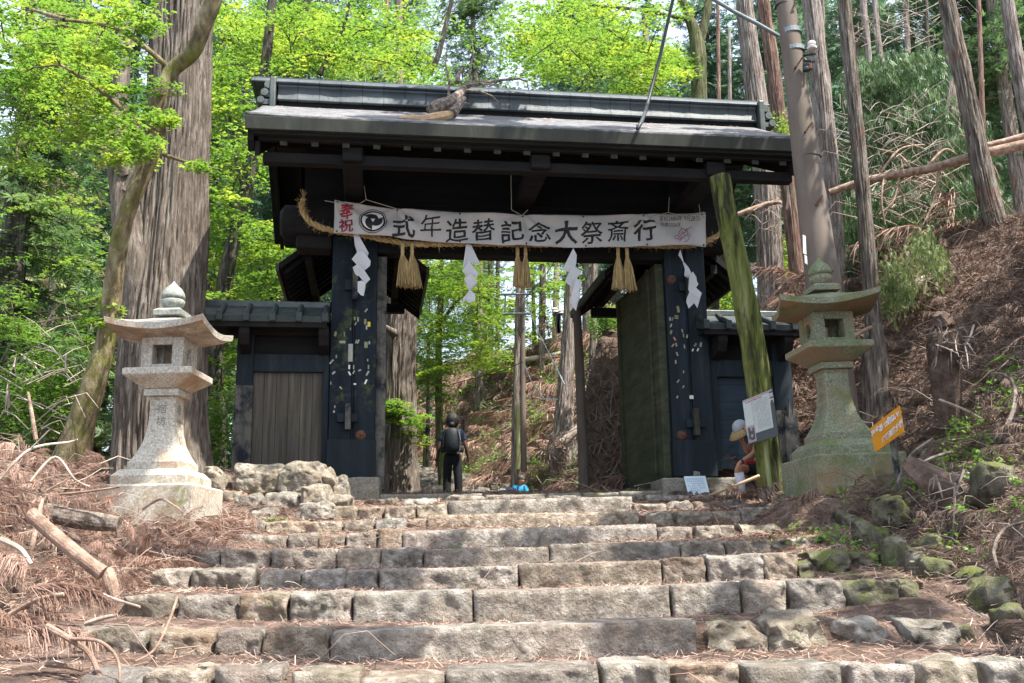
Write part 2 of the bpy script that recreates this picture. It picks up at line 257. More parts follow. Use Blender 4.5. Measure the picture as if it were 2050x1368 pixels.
# ------------------------------------------------------------------ steps catalogue: rows of (x0,x1,ytop,ybottom[,dressed]) measured on the photograph
ROWS = [
 (5.0, [(150,275,1352,1400,0),(280,415,1345,1400,0),(425,560,1340,1400,0),(575,715,1346,1400,0),(722,885,1357,1400,1),(890,1197,1340,1400,1),(1207,1342,1330,1400,0),(1347,1482,1330,1400,0),(1490,1685,1334,1400,1),(1700,1830,1336,1400,0),(1845,1960,1330,1400,0),(1975,2070,1326,1400,0)]),
 (6.1, [(150,290,1258,1312,0),(296,420,1262,1316,0),(425,520,1264,1316,0),(523,657,1260,1322,0),(661,1396,1253,1326,2),(1413,1540,1240,1308,3),(1534,1677,1233,1305,3),(1676,1782,1241,1290,3),(1805,1925,1247,1296,3)]),
 (6.9, [(236,342,1192,1238,0),(350,472,1194,1242,0),(471,571,1191,1246,0),(571,702,1188,1248,0),(705,943,1183,1250,1),(946,1341,1178,1250,2),(1342,1480,1168,1236,1),(1485,1576,1164,1229,0),(1578,1689,1160,1226,0),(1691,1797,1163,1212,0),(1800,1860,1163,1195,3)]),
 (8.6, [(296,370,1141,1180,0),(377,506,1138,1184,0),(511,599,1143,1182,0),(600,690,1141,1182,0),(691,756,1142,1180,0),(758,1035,1137,1185,1),(1038,1325,1126,1178,1),(1326,1415,1117,1173,0),(1416,1530,1110,1172,0),(1528,1597,1105,1165,0),(1598,1632,1123,1163,3),(1627,1706,1099,1151,3),(1706,1782,1108,1142,3)]),
 (9.8, [(395,440,1104,1136,0),(440,532,1101,1140,0),(537,671,1100,1142,0),(672,758,1101,1140,0),(760,845,1097,1138,0),(847,1098,1097,1140,1),(1099,1361,1087,1131,1),(1362,1452,1083,1119,0),(1452,1545,1081,1113,0),(1548,1627,1076,1104,3),(1641,1692,1071,1092,3)]),
 (11.2, [(436,521,1070,1097,0),(522,574,1073,1099,0),(575,634,1069,1101,0),(635,690,1069,1100,0),(691,750,1068,1100,0),(755,803,1058,1103,0),(805,1316,1056,1098,2),(1317,1386,1054,1080,0),(1388,1472,1053,1080,0),(1475,1587,1049,1073,3),(1594,1652,1042,1060,3)]),
 (12.5, [(480,528,1043,1067,0),(530,684,1044,1071,0),(686,744,1043,1068,0),(750,811,1039,1064,0),(813,853,1038,1057,0),(855,1281,1027,1057,1),(1284,1355,1025,1053,3),(1352,1424,1023,1052,0),(1425,1484,1022,1050,0),(1484,1533,1016,1050,0),(1540,1592,1016,1042,3)]),
 (13.9, [(657,714,1015,1042,0),(716,765,1016,1042,0),(767,830,1013,1042,0),(832,894,1011,1040,0),(896,1266,998,1031,2),(1268,1335,1007,1026,0),(1337,1387,1003,1023,3),(1388,1455,1003,1022,0),(1456,1493,1001,1018,0)]),
 (15.0, [(725,800,996,1012,3),(801,873,997,1013,3),(880,970,994,1004,3),(975,1090,993,1003,0),(1095,1290,991,1000,1),(1292,1380,991,1004,0),(1385,1440,990,1003,3)]),
 (16.0, [(756,965,989,1005,1),(967,1095,990,1005,1),(1097,1165,987,1002,1),(1166,1238,986,1000,1),(1240,1330,983,999,1)]),
]
YAW = .05
def rowD(k, x): return ROWS[k][0]+YAW*x
ROWX = []
for yk, L in ROWS:
    xs = []; zt = []; zb = []
    for s in L:
        xm = (s[0]+s[1])/2; X = (xm-1025)/2050*yk; d = yk+YAW*X
        xs.append(at(xm, s[2], d)[0]); zt.append(at(xm, s[2], d)[2]); zb.append(at(xm, s[3], d)[2])
    ROWX.append((np.array(xs), np.array(zt), np.array(zb)))
ROWX[0] = (ROWX[0][0], ROWX[0][1], ROWX[0][1]-.2)
def vnoise(x, y, s, seed=0, oct=3):
    # cheap smooth value noise
    r = np.zeros_like(x, float); amp = 1.; tot = 0
    for o in range(oct):
        X = x*s*2**o+seed*17.3+o*5.1; Y = y*s*2**o+seed*9.7; xi = np.floor(X); yi = np.floor(Y); fx = sstep(X-xi); fy = sstep(Y-yi)
        def h(a, b): q = np.sin(a*127.1+b*311.7+seed*3.3)*43758.5453; return q-np.floor(q)
        r += amp*((h(xi, yi)*(1-fx)+h(xi+1, yi)*fx)*(1-fy)+(h(xi, yi+1)*(1-fx)+h(xi+1, yi+1)*fx)*fy); tot += amp; amp *= .5
    return r/tot*2-1
def pathz(x, y):
    x = np.asarray(x, float); y = np.asarray(y, float)
    z = np.interp(y, [16.2, 26, 30, 38, 50, 90], [1.19, 1.33, 2.2, 3.75, 5.5, 8])
    for k in range(len(ROWS)-1, -1, -1):
        xs, zt, zb = ROWX[k]; D = rowD(k, x)
        t_ = np.interp(x, xs, zt)-.035; b_ = np.interp(x, xs, zb)+.01
        if k+1 < len(ROWS):
            xs2, zt2, zb2 = ROWX[k+1]; nb = np.interp(x, xs2, zb2)+.01; D2 = rowD(k+1, x)
            seg = np.where(y < D+.22, b_+(t_-b_)*np.clip((y-D-.04)/.16, 0, 1), t_+(nb-t_)*np.clip((y-D-.22)/(D2-D-.22), 0, 1))
            z = np.where((y >= D) & (y < D2), seg, z)
        else:
            z = np.where((y >= D) & (y < D+.4), b_+(t_-b_)*np.clip((y-D-.04)/.16, 0, 1), z)
    D0 = rowD(0, x); b0 = np.interp(x, ROWX[0][0], ROWX[0][2])
    z = np.where(y < D0, b0-(D0-y)*.25, z)
    return z
LX = [[2, 5, 8, 11, 12.5, 14, 16.4, 17.5, 20, 26, 32, 38, 45, 60], [-2.6, -2.8, -3.15, -3.2, -3.1, -2.7, -2.6, -3.2, -3.3, -3.2, -3.6, -5.0, -9, -20]]
RX = [[2, 5, 8, 9, 11.5, 12.5, 14, 17, 19.5, 21, 26, 30, 34, 38, 42, 50, 60], [2.9, 3.1, 3.3, 3.5, 3.95, 4.65, 4.9, 5.0, 2.7, 1.5, 1.0, .1, -1.6, -3.0, -5.3, -12, -20]]
def terrain(x, y, rough=True):
    x = np.asarray(x, float); y = np.asarray(y, float)
    xl = np.interp(y, *LX); xr = np.interp(y, *RX)
    xc = np.clip(x, xl, xr); z = pathz(xc, y)
    out_r = np.maximum(0, x-xr); slope = np.interp(y, [5, 12, 20, 30], [.85, .9, .92, .8])
    rise = out_r*slope; cap = np.interp(y, [5, 14, 20, 45], [3.6, 4.6, 5.2, 4.2]); rise = np.where(rise > cap, cap+(rise-cap)*.15, rise)
    rise = rise*sstep(out_r/.5)*.5+rise*.5
    out_l = np.maximum(0, xl-x)
    lr = np.interp(y, [3, 6, 8, 9.5, 10.8, 12.6, 13.8, 14.9, 15.6, 18, 22, 30], [.6, .8, .95, .9, .3, .05, .12, .22, .46, .25, .2, .3])
    left = lr*sstep(out_l/1.3)
    fall = np.interp(y, [3, 10, 16, 20, 30, 50], [7.6, 7.2, 7.0, 5.4, 6.0, 11])
    left = left-np.minimum(np.maximum(0, -fall-x)*.42, 16)
    z = z+rise+left
    # level stand for the two lanterns
    for (cx, cy, cz, rr) in ((-4.05, 11.75, .43, 1.35), (3.9, 12.0, .74, .9)):
        w = 1-sstep((np.hypot(x-cx, y-cy)-rr*.75)/(rr*.6)); z = z*(1-w)+cz*w
    if rough:
        o = np.clip(out_r+out_l, 0, 1)
        z = z+vnoise(x, y, 1.2, 1)*.16*o+vnoise(x, y, 5, 2)*(.012+.05*o)+vnoise(x, y, 14, 3, 2)*(.008+.012*o)
        z = z+np.where((y > 17) & (o < .3), np.abs(vnoise(x*2.2, y*1.1, 1.6, 5, 2))*.10, 0)
    return z
def tz(x, y): return float(terrain(np.array([x]), np.array([y]), True)[0])
def grow(a, b, s0, g, sgn):
    r = [a]; s = s0
    while abs(r[-1]-a) < abs(b-a): s *= g; r.append(r[-1]+sgn*s)
    return r
xs = grow(-7, -70, .09, 1.07, -1)[::-1][:-1]+list(np.arange(-7, 9, .075))+grow(9, 75, .09, 1.07, 1)
ys = list(np.arange(1.5, 4.6, .12))+list(np.arange(4.6, 17, .05))+grow(17, 120, .09, 1.03, 1)
X, Y = np.meshgrid(xs, ys); Z = terrain(X.ravel(), Y.ravel()).reshape(X.shape)
nx = len(xs); ny = len(ys); idx = np.arange(nx*ny).reshape(ny, nx)
Fq = np.stack([idx[:-1, :-1], idx[:-1, 1:], idx[1:, 1:], idx[1:, :-1]], -1).reshape(-1, 4)
g = link('ground', mesh_np('ground', np.stack([X, Y, Z], -1).reshape(-1, 3), Fq, M['soil'], True)); tag(g, kind='structure')
# far wooded ridge behind everything
hv = []; nxh, nyh = 90, 24
for j in range(nyh):
    for i in range(nxh):
        x = -190+380*i/(nxh-1); y = 105+70*j/(nyh-1); t = j/(nyh-1)
        hv.append((x, y, -22+math.sin(math.pi*min(1, t*1.1)*.5)*(40+8*math.sin(x*.03)+6*math.sin(x*.09+1))+noise.noise(Vector((x*.12, y*.12, 0)))*2.5+(max(0, x)*.12)))
hi = np.arange(nxh*nyh).reshape(nyh, nxh); Fh = np.stack([hi[:-1, :-1], hi[:-1, 1:], hi[1:, 1:], hi[1:, :-1]], -1).reshape(-1, 4)
tag(link('hills', mesh_np('hills', hv, Fh, M['hill'], True)), kind='structure')
# ------------------------------------------------------------------ stones
def stone_mesh(name, sx, sy, sz, seed, kind, mat):
    """kind 0 rough block, 1 dressed block, 2 long dressed slab, 3 boulder"""
    e = {0: 7, 1: 12, 2: 16, 3: 9}[kind]; amp = {0: .026, 1: .013, 2: .011, 3: .045}[kind]
    st = {0: .035, 1: .04, 2: .05, 3: .035}[kind]*(.68 if 0 < seed < 48 else 1)
    n = [max(5, min(92, int(round(q/st)))) for q in (sx, sy, sz)]
    rsx = random.Random(seed*7+1); PL = []
    for _ in range({0: 9, 1: 4, 2: 5, 3: 12}[kind]):
        nn = Vector((rsx.gauss(0, 1), rsx.gauss(0, .7)-.3, rsx.gauss(0, 1)+.15)).normalized(); nn = Vector((nn.x, nn.y, nn.z))
        PL.append((nn, (abs(nn.x)*sx+abs(nn.y)*sy+abs(nn.z)*sz)/2*{0: rsx.uniform(.88, 1.0), 1: rsx.uniform(.94, 1), 2: rsx.uniform(.96, 1), 3: rsx.uniform(.60, .84)}[kind]))
    V = {}; Vl = []; Fs = []
    def vid(i, j, k):
        key = (i, j, k)
        if key not in V:
            p = [2*i/n[0]-1, 2*j/n[1]-1, 2*k/n[2]-1]
            S_ = (sx, sy, sz)
            # rounded corners of constant radius
            rr = {0: .012, 1: .009, 2: .009, 3: .0}[kind]
            if kind == 3:
                q = sum(abs(c)**e for c in p)**(1/e); p = [c/q for c in p]; P = [p[a]*S_[a]/2 for a in range(3)]
            else:
                P = [p[a]*S_[a]/2 for a in range(3)]; inn = [max(-(S_[a]/2-rr), min(S_[a]/2-rr, P[a])) for a in range(3)]
                d = [P[a]-inn[a] for a in range(3)]; l = math.sqrt(sum(c*c for c in d))
                if l > rr: P = [inn[a]+d[a]/l*rr for a in range(3)]
            w = Vector(P)
            for nn, dd in PL:
                q = nn.dot(w)-dd
                if q > 0: w = w-nn*q
            o = Vector((seed*3.1, seed*1.7, seed*.9))
            n1 = noise.noise_vector(w*2.6+o); n2 = noise.noise_vector(w*9+o); n3 = noise.noise(w*22+o)
            s_ = {0: 1, 1: .5, 2: .45, 3: 1.3}[kind]
            n4 = noise.noise(w*5+o); ch = max(0, abs(n4)-.28)*.12*s_
            pit = noise.noise(w*34+o)*.0065 if kind != 3 else 0; w = w+n1*amp*1.0*s_+n2*amp*.5+Vector((0, n3*amp*.8+ch+pit, n3*amp*.25-ch*.5+pit*.5))
            V[key] = len(Vl); Vl.append(tuple(w))
        return V[key]
    for a, b, c in ((0, 1, 2), (1, 2, 0), (2, 0, 1)):
        for side in (0, n[c]):
            for i in range(n[a]):
                for j in range(n[b]):
                    q = []
                    for di, dj in ((0, 0), (1, 0), (1, 1), (0, 1)):
                        ijk = [0, 0, 0]; ijk[a] = i+di; ijk[b] = j+dj; ijk[c] = side; q.append(vid(*ijk))
                    Fs.append(q if side else q[::-1])
    return mesh_np(name, Vl, Fs, mat, False)
ORD = ['first', 'second', 'third', 'fourth', 'fifth', 'sixth', 'seventh', 'eighth', 'ninth', 'tenth', 'eleventh', 'twelfth', 'thirteenth']
KD = ['rough granite block', 'squared granite block', 'long dressed granite slab', 'rounded natural boulder']
ROWN = ['lowest step', 'second step up', 'third step up', 'fourth step up', 'fifth step up', 'sixth step up', 'seventh step up', 'eighth step up', 'thin top step below the gate', 'kerb across the gateway']
def place_stone(x0, x1, yt, yb, d, kind, seed, mat, dep, label, cat='stone', name='step_stone', group='stones of the stairway', extra=.04, tilt=0):
    a = at(x0, (yt+yb)/2, d); b = at(x1, (yt+yb)/2, d); xm = (x0+x1)/2; t = at(xm, yt, d); q = at(xm, yb, d)
    sx = b[0]-a[0]-(.006 if kind == 0 else 0); sz = t[2]-q[2]+extra
    me = stone_mesh(name, sx, dep, sz, seed, kind, mat); o = link(name, me)
    o.location = ((a[0]+b[0])/2, d+dep/2, t[2]-sz/2); o.rotation_euler = (0, -tilt, math.atan(YAW))
    return tag(o, label, cat, group)
sd = 0
for k, (yk, L) in enumerate(ROWS):
    for i, s in enumerate(L):
        sd += 1; X0 = ((s[0]+s[1])/2-1025)/2050*yk; d = yk+YAW*X0
        kd = s[4]; dep = {0: .34, 1: .38, 2: .42, 3: .45}[kd]
        if k == 9: dep = .28
        lab = KD[kd]+', '+ORD[i]+' from left in the '+ROWN[k]
        nx_ = L[i+1][2] if i+1 < len(L) else s[2]; pv = L[i-1][2] if i else s[2]
        tl = max(-.05, min(.05, -(nx_-pv)/(2.*(s[1]-s[0])+1)*.4)) if kd in (0, 1) else (.016 if kd == 2 else random.uniform(-.06, .06))
        mt = M['rock'] if kd == 3 or random.random() < .12 else M['stone']
        if k >= 2 and s[0] > 1590: mt = M['mossrock']
        if k == 9: mt = M['base']
        place_stone(s[0], s[1], s[2], s[3], d, kd, sd, mt, dep, lab, 'kerb stone' if k == 9 else 'step stone', 'kerb_stone' if k == 9 else 'step_stone', 'stones of the stairway', .05 if kd != 3 else .09, tl)
# rubble retaining stones left of the gate
RUB = [(475,562,932,986,14.5,3,'large cracked pale rock at the left top of the rubble pile'),(560,638,922,984,14.45,3,'largest pale rock on top of the rubble pile beside the gate'),(475,520,985,1030,14.0,3,'small squarish grey rock low in the rubble pile'),(517,601,984,1031,14.1,3,'broad grey rock in the lower middle of the rubble pile'),(599,652,975,1012,14.05,3,'wedge shaped rock tucked under the largest rubble rock'),(595,657,1005,1046,13.5,3,'white flat faced rock at the front of the rubble pile'),(443,478,982,1014,14.1,3,'shadowed grey rock next to the left lantern base'),(636,668,940,1000,14.6,3,'leaning slab stone at the right side of the rubble pile'),(660,690,950,1003,14.75,3,'narrow slanting slab leaning by the gate base block'),(402,442,935,985,14.3,3,'mossy rock between the lantern and the big cedar roots'),(500,545,1020,1040,13.6,3,'small stone half buried below the rubble pile'),(650,700,995,1018,14.2,3,'low flat stone at the foot of the leaning slabs')]
for i, (x0, x1, yt, yb, d, kd, lab) in enumerate(RUB):
    gx = (x1-x0)*.07; x0 -= gx; x1 += gx; yt -= (yb-yt)*.06
    place_stone(x0, x1, yt, yb, d, kd, 300+i, M['rock'], .5, lab, 'rock', 'rubble_rock', 'rubble rocks left of the gate', .06, (.25 if i in (7, 8) else random.uniform(-.06, .08)))
# mossy edging rocks and loose stones on the right
EDG = [(1755,1832,988,1033,10.3,'blue grey rock with a yellow moss cap below the orange sign'),(1683,1723,1018,1048,10.9,'thin tilted grey slab in the litter right of the steps'),(1728,1765,1035,1082,9.6,'upright dark bluish rock beside the fourth and fifth steps'),(1757,1790,1050,1085,9.4,'rough light grey rock behind the upright bluish one'),(1640,1696,1068,1092,10.0,'low mossy stone at the right end of the fifth step'),
 (1782,1828,1078,1128,8.6,'moss covered boulder at the left of the mossy bank edging'),(1822,1868,1088,1150,8.2,'brown green boulder in the mossy bank edging'),(1852,1882,1105,1140,7.9,'small pale blue grey stone wedged in the bank edging'),(1872,1935,1115,1200,7.5,'olive mossy boulder in the middle of the bank edging'),(1938,1990,1130,1198,7.1,'tall yellow mossed boulder in the bank edging'),(1975,2045,1155,1225,6.6,'large mossy boulder at the right edge of the picture'),(2010,2080,1190,1290,6.2,'dark mossy boulder lowest at the right edge of the picture'),(1990,2035,1225,1275,6.5,'dark bluish stone under the mossy boulders at right'),(1925,1975,1175,1235,6.9,'shaded grey stone at the foot of the mossy edging'),
 (1560,1640,984,1010,12.2,'thin edge of a half buried slab below the right lantern'),(1818,1880,1152,1182,7.7,'flat mossy stone by the right bank foot'),(1905,1960,1250,1290,6.3,'speckled rock in the litter at the lower right'),(1868,1905,1060,1110,8.5,'dark rock below the rotten stump'),(1960,2060,925,985,8.6,'green mossy rock high on the right bank'),(1480,1530,1158,1180,7.9,'small low stone in front of the fourth step')]
for i, (x0, x1, yt, yb, d, lab) in enumerate(EDG):
    cx_ = (x0+x1)/2; hw_ = (x1-x0)*.42; place_stone(cx_-hw_, cx_+hw_, yt+(yb-yt)*.1, yb, d, 3, 400+i, M['mossrock'], .3, lab, 'rock', 'mossy_rock', 'mossy rocks along the right bank', .12, random.uniform(-.15, .15))
for (x0, x1, yt, yb, d, dep, lab) in ((672,756,955,1004,15.85,.9,'square granite footing under the left gate pillar'),(1322,1485,956,998,16.05,1.0,'long granite footing under the right gate pillar')):
    place_stone(x0, x1, yt, yb, d, 1, 500+x0, M['base'], dep, lab, 'footing stone', 'footing_stone', 'footings of the gate', .12)

# stone paved path climbing away behind the gate
rsp = np.random.RandomState(31); V = []; Fs = []
for k in range(620):
    y = rsp.uniform(18.5, 40); xl = float(np.interp(y, *LX)); xr = float(np.interp(y, *RX)); x = rsp.uniform(max(xl, xr-4.0)+.2, xr-.1); n = rsp.randint(5, 8); r = rsp.uniform(.12, .38); z0 = tz(x, y); o = len(V); h = rsp.uniform(.03, .10)
    ang = np.sort(rsp.rand(n)*6.283); P_ = [(x+r*math.cos(a)*rsp.uniform(.8, 1.2), y+r*.8*math.sin(a)) for a in ang]; s_ = rsp.randn(2)*.06
    V += [(a, b, z0-.05) for a, b in P_]+[(a*.96+x*.04, b*.96+y*.04, z0+h+(a-x)*s_[0]+(b-y)*s_[1]) for a, b in P_]
    Fs += [tuple(range(o+n, o+2*n))]+[(o+i, o+(i+1) % n, o+n+(i+1) % n, o+n+i) for i in range(n)]
mb = MB(); mb.v = V; mb.f = Fs; tag(mb.build('path', M['rock']), kind='structure')
# ------------------------------------------------------------------ black roofed gate (local axes: x right along the gate, y back, z up)
gate = empty('roofed_gate', (0, 16.5, 0), GA, 'large black timber gate with copper clad roof and low side walls atop the stone stairs', 'gate')
def P(name, mb, mat, par=None, **k): return mb.build(name, mat, par or gate, **k)
ROWu = {}
for side, (u0, u1) in (('L', (-2.95, -2.22)), ('R', (2.66, 3.37))):
    b = MB(); w = u1-u0; g = .012
    b.box(u0, u0+w*.47, 0, .5, 2.02, 5.4); b.box(u0+w*.53, u1, 0, .5, 2.02, 5.4); b.box(u0+w*.47, u0+w*.53, .025, .5, 2.02, 5.4)
    p = P('pillar', b, M['blackmoss'] if side == 'L' else M['black'], bevel=.012)
    P('pillar_shoe', MB().box(u0-.02, u1+.02, -.03, .53, 1.43, 2.03), M['black'], p, bevel=.01)
    if side == 'L': P('inner_jamb', MB().box(u1, u1+.16, .12, .45, 1.25, 5.1), M['greypost'], bevel=.01)
    else: P('inner_jamb', MB().box(u0-.14, u0, .12, .45, 1.25, 5.1), M['leafdoor'], bevel=.01)
    lat = ((697, 808, 860), (712, 535, 600)) if side == 'L' else ((1393, 818, 872), (1378, 545, 598))
    for (px, y0, y1) in lat:
        cu, wt = G(px, y0, -.08); _, wb = G(px, y1, -.08)
        lb = P('latch_block', MB().box(cu-.045, cu+.045, -.12, 0, wb, wt), M['darkend'] if side == 'R' else M['greypost'], p, bevel=.008)
        P('cross_bar', MB().box(cu-.17, cu+.15, -.07, .0, wb+(wt-wb)*.3, wb+(wt-wb)*.62), M['black'], lb, bevel=.006)
    for (px, py) in (((722, 872),) if side == 'L' else ((1365, 872), (1344, 560))):
        cu, cw = G(px, py, 0); V = MB()
        pr = [(.085*math.cos(t), .05*math.sin(t)) for t in np.linspace(0, math.pi/2, 6)]
        mb = MB(); mb.lathe([(.085, 0)]+pr+[(.002, .051)], 18); mb.v = [(cu+x, -z, cw+y) for x, y, z in mb.v]
        P('nail_boss', mb, M['rust'], p, smooth=True)
# senja-fuda slips: (px, py, w, h, rot, material)
def slips(par, L):
    for (px, py, w, h, a, mt) in L:
        cu, cw = G(px, py, -.004); mb = MB(); ca, sa = math.cos(a), math.sin(a); s = 1/124.
        mb.v = [(cu+(x*ca-z*sa)*s, y, cw+(x*sa+z*ca)*s) for y in (-.006, -.001) for x, z in ((-w/2, -h/2), (w/2, -h/2), (w/2, h/2), (-w/2, h/2))]
        mb.f = [(0, 1, 2, 3), (7, 6, 5, 4), (0, 4, 5, 1), (1, 5, 6, 2), (2, 6, 7, 3), (3, 7, 4, 0)]
        P('paper_slip', mb, M[{'w': 'sticker', 'd': 'stickerdim', 'y': 'yellow', 'p': 'stickerpink', 'q': 'white'}[mt]], par)
pil = {o.data.materials[0].name: o for o in gate.children if o.name.startswith('pillar')}
z = lambda L, ox, oy, k: [(ox+a/k, oy+b/k, w/k, h/k, r, m_) for a, b, w, h, r, m_ in L]
pillars = [o for o in gate.children if o.name.startswith('pillar')]
slips(pillars[0], z([(335,150,10,30,-.6,'w'),(253,209,10,26,0,'d'),(276,215,10,34,0,'w'),(259,245,10,26,-.4,'d'),(328,232,16,40,0,'d'),(355,250,20,36,0,'y'),(338,273,11,32,0,'w'),(263,375,10,28,-.3,'d'),(277,375,11,30,-.4,'w'),(334,398,24,44,0,'d'),(358,383,10,24,0,'w'),(222,455,32,130,.0,'w'),(164,378,42,18,0,'w'),(113,320,16,34,-.2,'d'),(178,322,8,34,.1,'d'),(85,520,11,40,-.7,'w'),(120,483,10,24,0,'d'),(213,558,12,30,0,'q'),(245,560,9,28,0,'w'),(215,604,11,30,.5,'q'),(245,596,9,26,-.5,'w'),(288,582,10,22,-1.1,'w'),(352,558,11,30,0,'d'),(345,603,12,38,-.5,'w'),(332,665,12,36,-.4,'q'),(254,681,18,11,0,'q'),(101,600,12,28,-.8,'w'),(80,675,8,22,0,'d'),(152,708,10,24,.8,'w'),(103,880,12,16,0,'w'),(109,845,7,20,0,'w'),(346,508,8,16,0,'w'),(222,283,8,20,0,'d')], 640, 580, 3.6))
slips(pillars[1], z([(129,203,18,48,.1,'d'),(117,250,28,10,-.1,'d'),(117,264,28,10,-.05,'d'),(74,269,11,26,0,'w'),(90,270,9,24,-.3,'d'),(80,314,10,26,-.4,'w'),(80,360,14,30,-.3,'d'),(105,405,10,28,.5,'p'),(92,451,10,26,-.7,'p'),(115,445,14,28,.2,'d'),(157,350,9,24,.2,'w'),(165,382,9,28,.1,'d'),(190,389,11,26,-.2,'w'),(172,459,9,28,.15,'w'),(246,447,14,28,-.7,'d'),(284,445,14,32,-.2,'w'),(229,482,10,22,-.5,'q'),(264,480,10,24,-.5,'q'),(122,509,10,28,.3,'w'),(112,563,9,26,0,'w'),(129,695,9,26,-.7,'w'),(166,632,8,18,0,'w'),(165,734,8,20,-.5,'w'),(123,804,10,20,-.4,'w'),(220,805,28,26,0,'q')], 1320, 560, 3.42))
# beams
def roundbeam(x0, x1, y0, y1, z0, z1, r=.12, n=4):
    poly = []
    for cx, cz, a0 in ((y1-r, z1-r, 0), (y0+r, z1-r, 90), (y0+r, z0+r, 180), (y1-r, z0+r, 270)):
        for k in range(n+1):
            a = math.radians(a0+90*k/n); poly.append((cx+r*math.cos(a), cz+r*math.sin(a)))
    return MB().prism(poly, x0, x1, 'x')
P('crossbeam', roundbeam(-3.55, 3.85, -.12, .55, 5.38, 5.95), M['dark'])
mb = MB(); mb.lathe([(.02, -.02), (.2, -.02), (.3, .05), (.3, .9)], 20); mb.v = [(-3.80+zz, .2+x, 5.66+y) for x, y, zz in mb.v]
P('beam_end', mb, M['dark'], smooth=True)
P('beam_end', MB().box(-3.55, -2.96, -.05, .4, 5.16, 5.4), M['dark'], bevel=.05)
P('lintel', MB().box(-2.22, 2.66, .02, .35, 5.14, 5.38), M['dark'], bevel=.01)
P('gable_wall', MB().box(-3.45, 3.75, .22, .32, 5.95, 7.2), M['dark'])
P('wall_rail', MB().box(-3.45, 3.75, .12, .22, 5.95, 6.08), M['dark'], bevel=.01)
for cu in (-2.62, .22, 3.0):
    P('bracket_arm', MB().box(cu-.15, cu+.15, -1.9, 2.45, 5.95, 6.17), M['dark'], bevel=.02)
    P('wall_post', MB().box(cu-.17, cu+.17, .08, .22, 6.08, 7.3), M['dark'], bevel=.01)
P('eave_purlin', MB().box(-3.93, 4.28, -1.8, -1.62, 5.92, 6.08), M['dark'], bevel=.012)
P('eave_purlin', MB().box(-3.93, 4.28, 2.22, 2.4, 5.92, 6.08), M['dark'], bevel=.012)
P('ridge_purlin', MB().box(-3.93, 4.28, .2, .4, 7.0, 7.2), M['dark'], bevel=.012)
# rafters
for i in range(18):
    cu = -3.62+.452*i
    for sgn in (-1, 1):
        y0, z0, y1, z1 = .3+sgn*2.26, 6.13, .3, 7.27
        b = MB().prism([(y0, z0), (y0, z0+.11), (y1, z1+.11), (y1, z1)], cu-.05, cu+.05, 'x')
        r = P('rafter', b, M['dark'])
        if sgn < 0: P('rafter_end', MB().box(cu-.052, cu+.052, y0-.014, y0+.01, z0-.01, z0+.095), M['darkend'], r)
# main roof: curved profile
def prof(y):
    t = abs(y-.3)/2.5; return 7.83-(1.35*t+.03*math.sin(math.pi*t)) if t <= 1 else 6.48
ny_ = 14; top = [(-2.2+5.0*i/(2*ny_), 0) for i in range(2*ny_+1)]; top = [(y, prof(y)) for y, _ in top]
U0_, U1_ = -4.16, 4.42
nu = 90; V = []; Fs = []
for i in range(nu+1):
    u = U0_+(U1_-U0_)*i/nu; e = abs(u-.14)/4.28; lift = .03*e**3
    for (y, zz) in top: V.append((u, y, zz+lift*min(1, abs(y-.3)/2.5)+.012*noise.noise(Vector((u*1.1, y*1.5, 2)))))
n_ = len(top)
for i in range(nu):
    for j in range(n_-1): Fs.append((i*n_+j, (i+1)*n_+j, (i+1)*n_+j+1, i*n_+j+1))
r = link('roof', mesh_np('roof', V, Fs, M['shingle'], True), gate)
so = r.modifiers.new('t', 'SOLIDIFY'); so.thickness = .05; so.offset = -1
P('soffit_board', MB().prism([(-2.0, 6.28), (-2.0, 6.31), (.3, 7.5), (2.6, 6.31), (2.6, 6.28), (.3, 7.44)], U0_+.1, U1_-.1, 'x'), M['dark'])
for sgn in (-1, 1):
    y0 = .3+sgn*2.5
    P('eave_fascia', MB().prism([(y0-sgn*.0, 6.462), (y0-sgn*.03, 6.275), (y0-sgn*.09, 6.27), (y0-sgn*.28, 6.40), (y0-sgn*.28, 6.53)], U0_+.004, U1_-.004, 'x'), M['fascia'], bevel=.006)
    P('fascia_step', MB().box(U0_+.1, U1_-.1, min(y0-sgn*.09, y0-sgn*.2), max(y0-sgn*.09, y0-sgn*.2), 6.225, 6.30), M['dark'], bevel=.006)
    P('eave_batten', MB().box(U0_+.17, U1_-.2, min(y0-sgn*.2, y0-sgn*.3), max(y0-sgn*.2, y0-sgn*.3), 6.185, 6.31), M['dark'], bevel=.008)
for uu, s_ in ((U0_, 1), (U1_, -1)):
    for sgn in (-1, 1):
        pr = [(.3+sgn*2.42, 6.40), (.3+sgn*2.36, 6.14), (.3+sgn*2.22, 6.02), (.3+sgn*2.1, 6.1), (.3+sgn*1.2, 6.60), (.3, 7.20), (.3, 7.58), (.3+sgn*1.2, 6.98)]
        P('bargeboard', MB().prism(pr, uu+s_*.03, uu+s_*.12, 'x'), M['dark'], bevel=.01)
        pr2 = [(.3+sgn*2.30, 6.16), (.3+sgn*2.28, 5.94), (.3+sgn*1.2, 6.48), (.3, 7.08), (.3, 7.2), (.3+sgn*1.2, 6.62)]
        P('bargeboard', MB().prism(pr2, uu+s_*.13, uu+s_*.2, 'x'), M['dark'], bevel=.01)
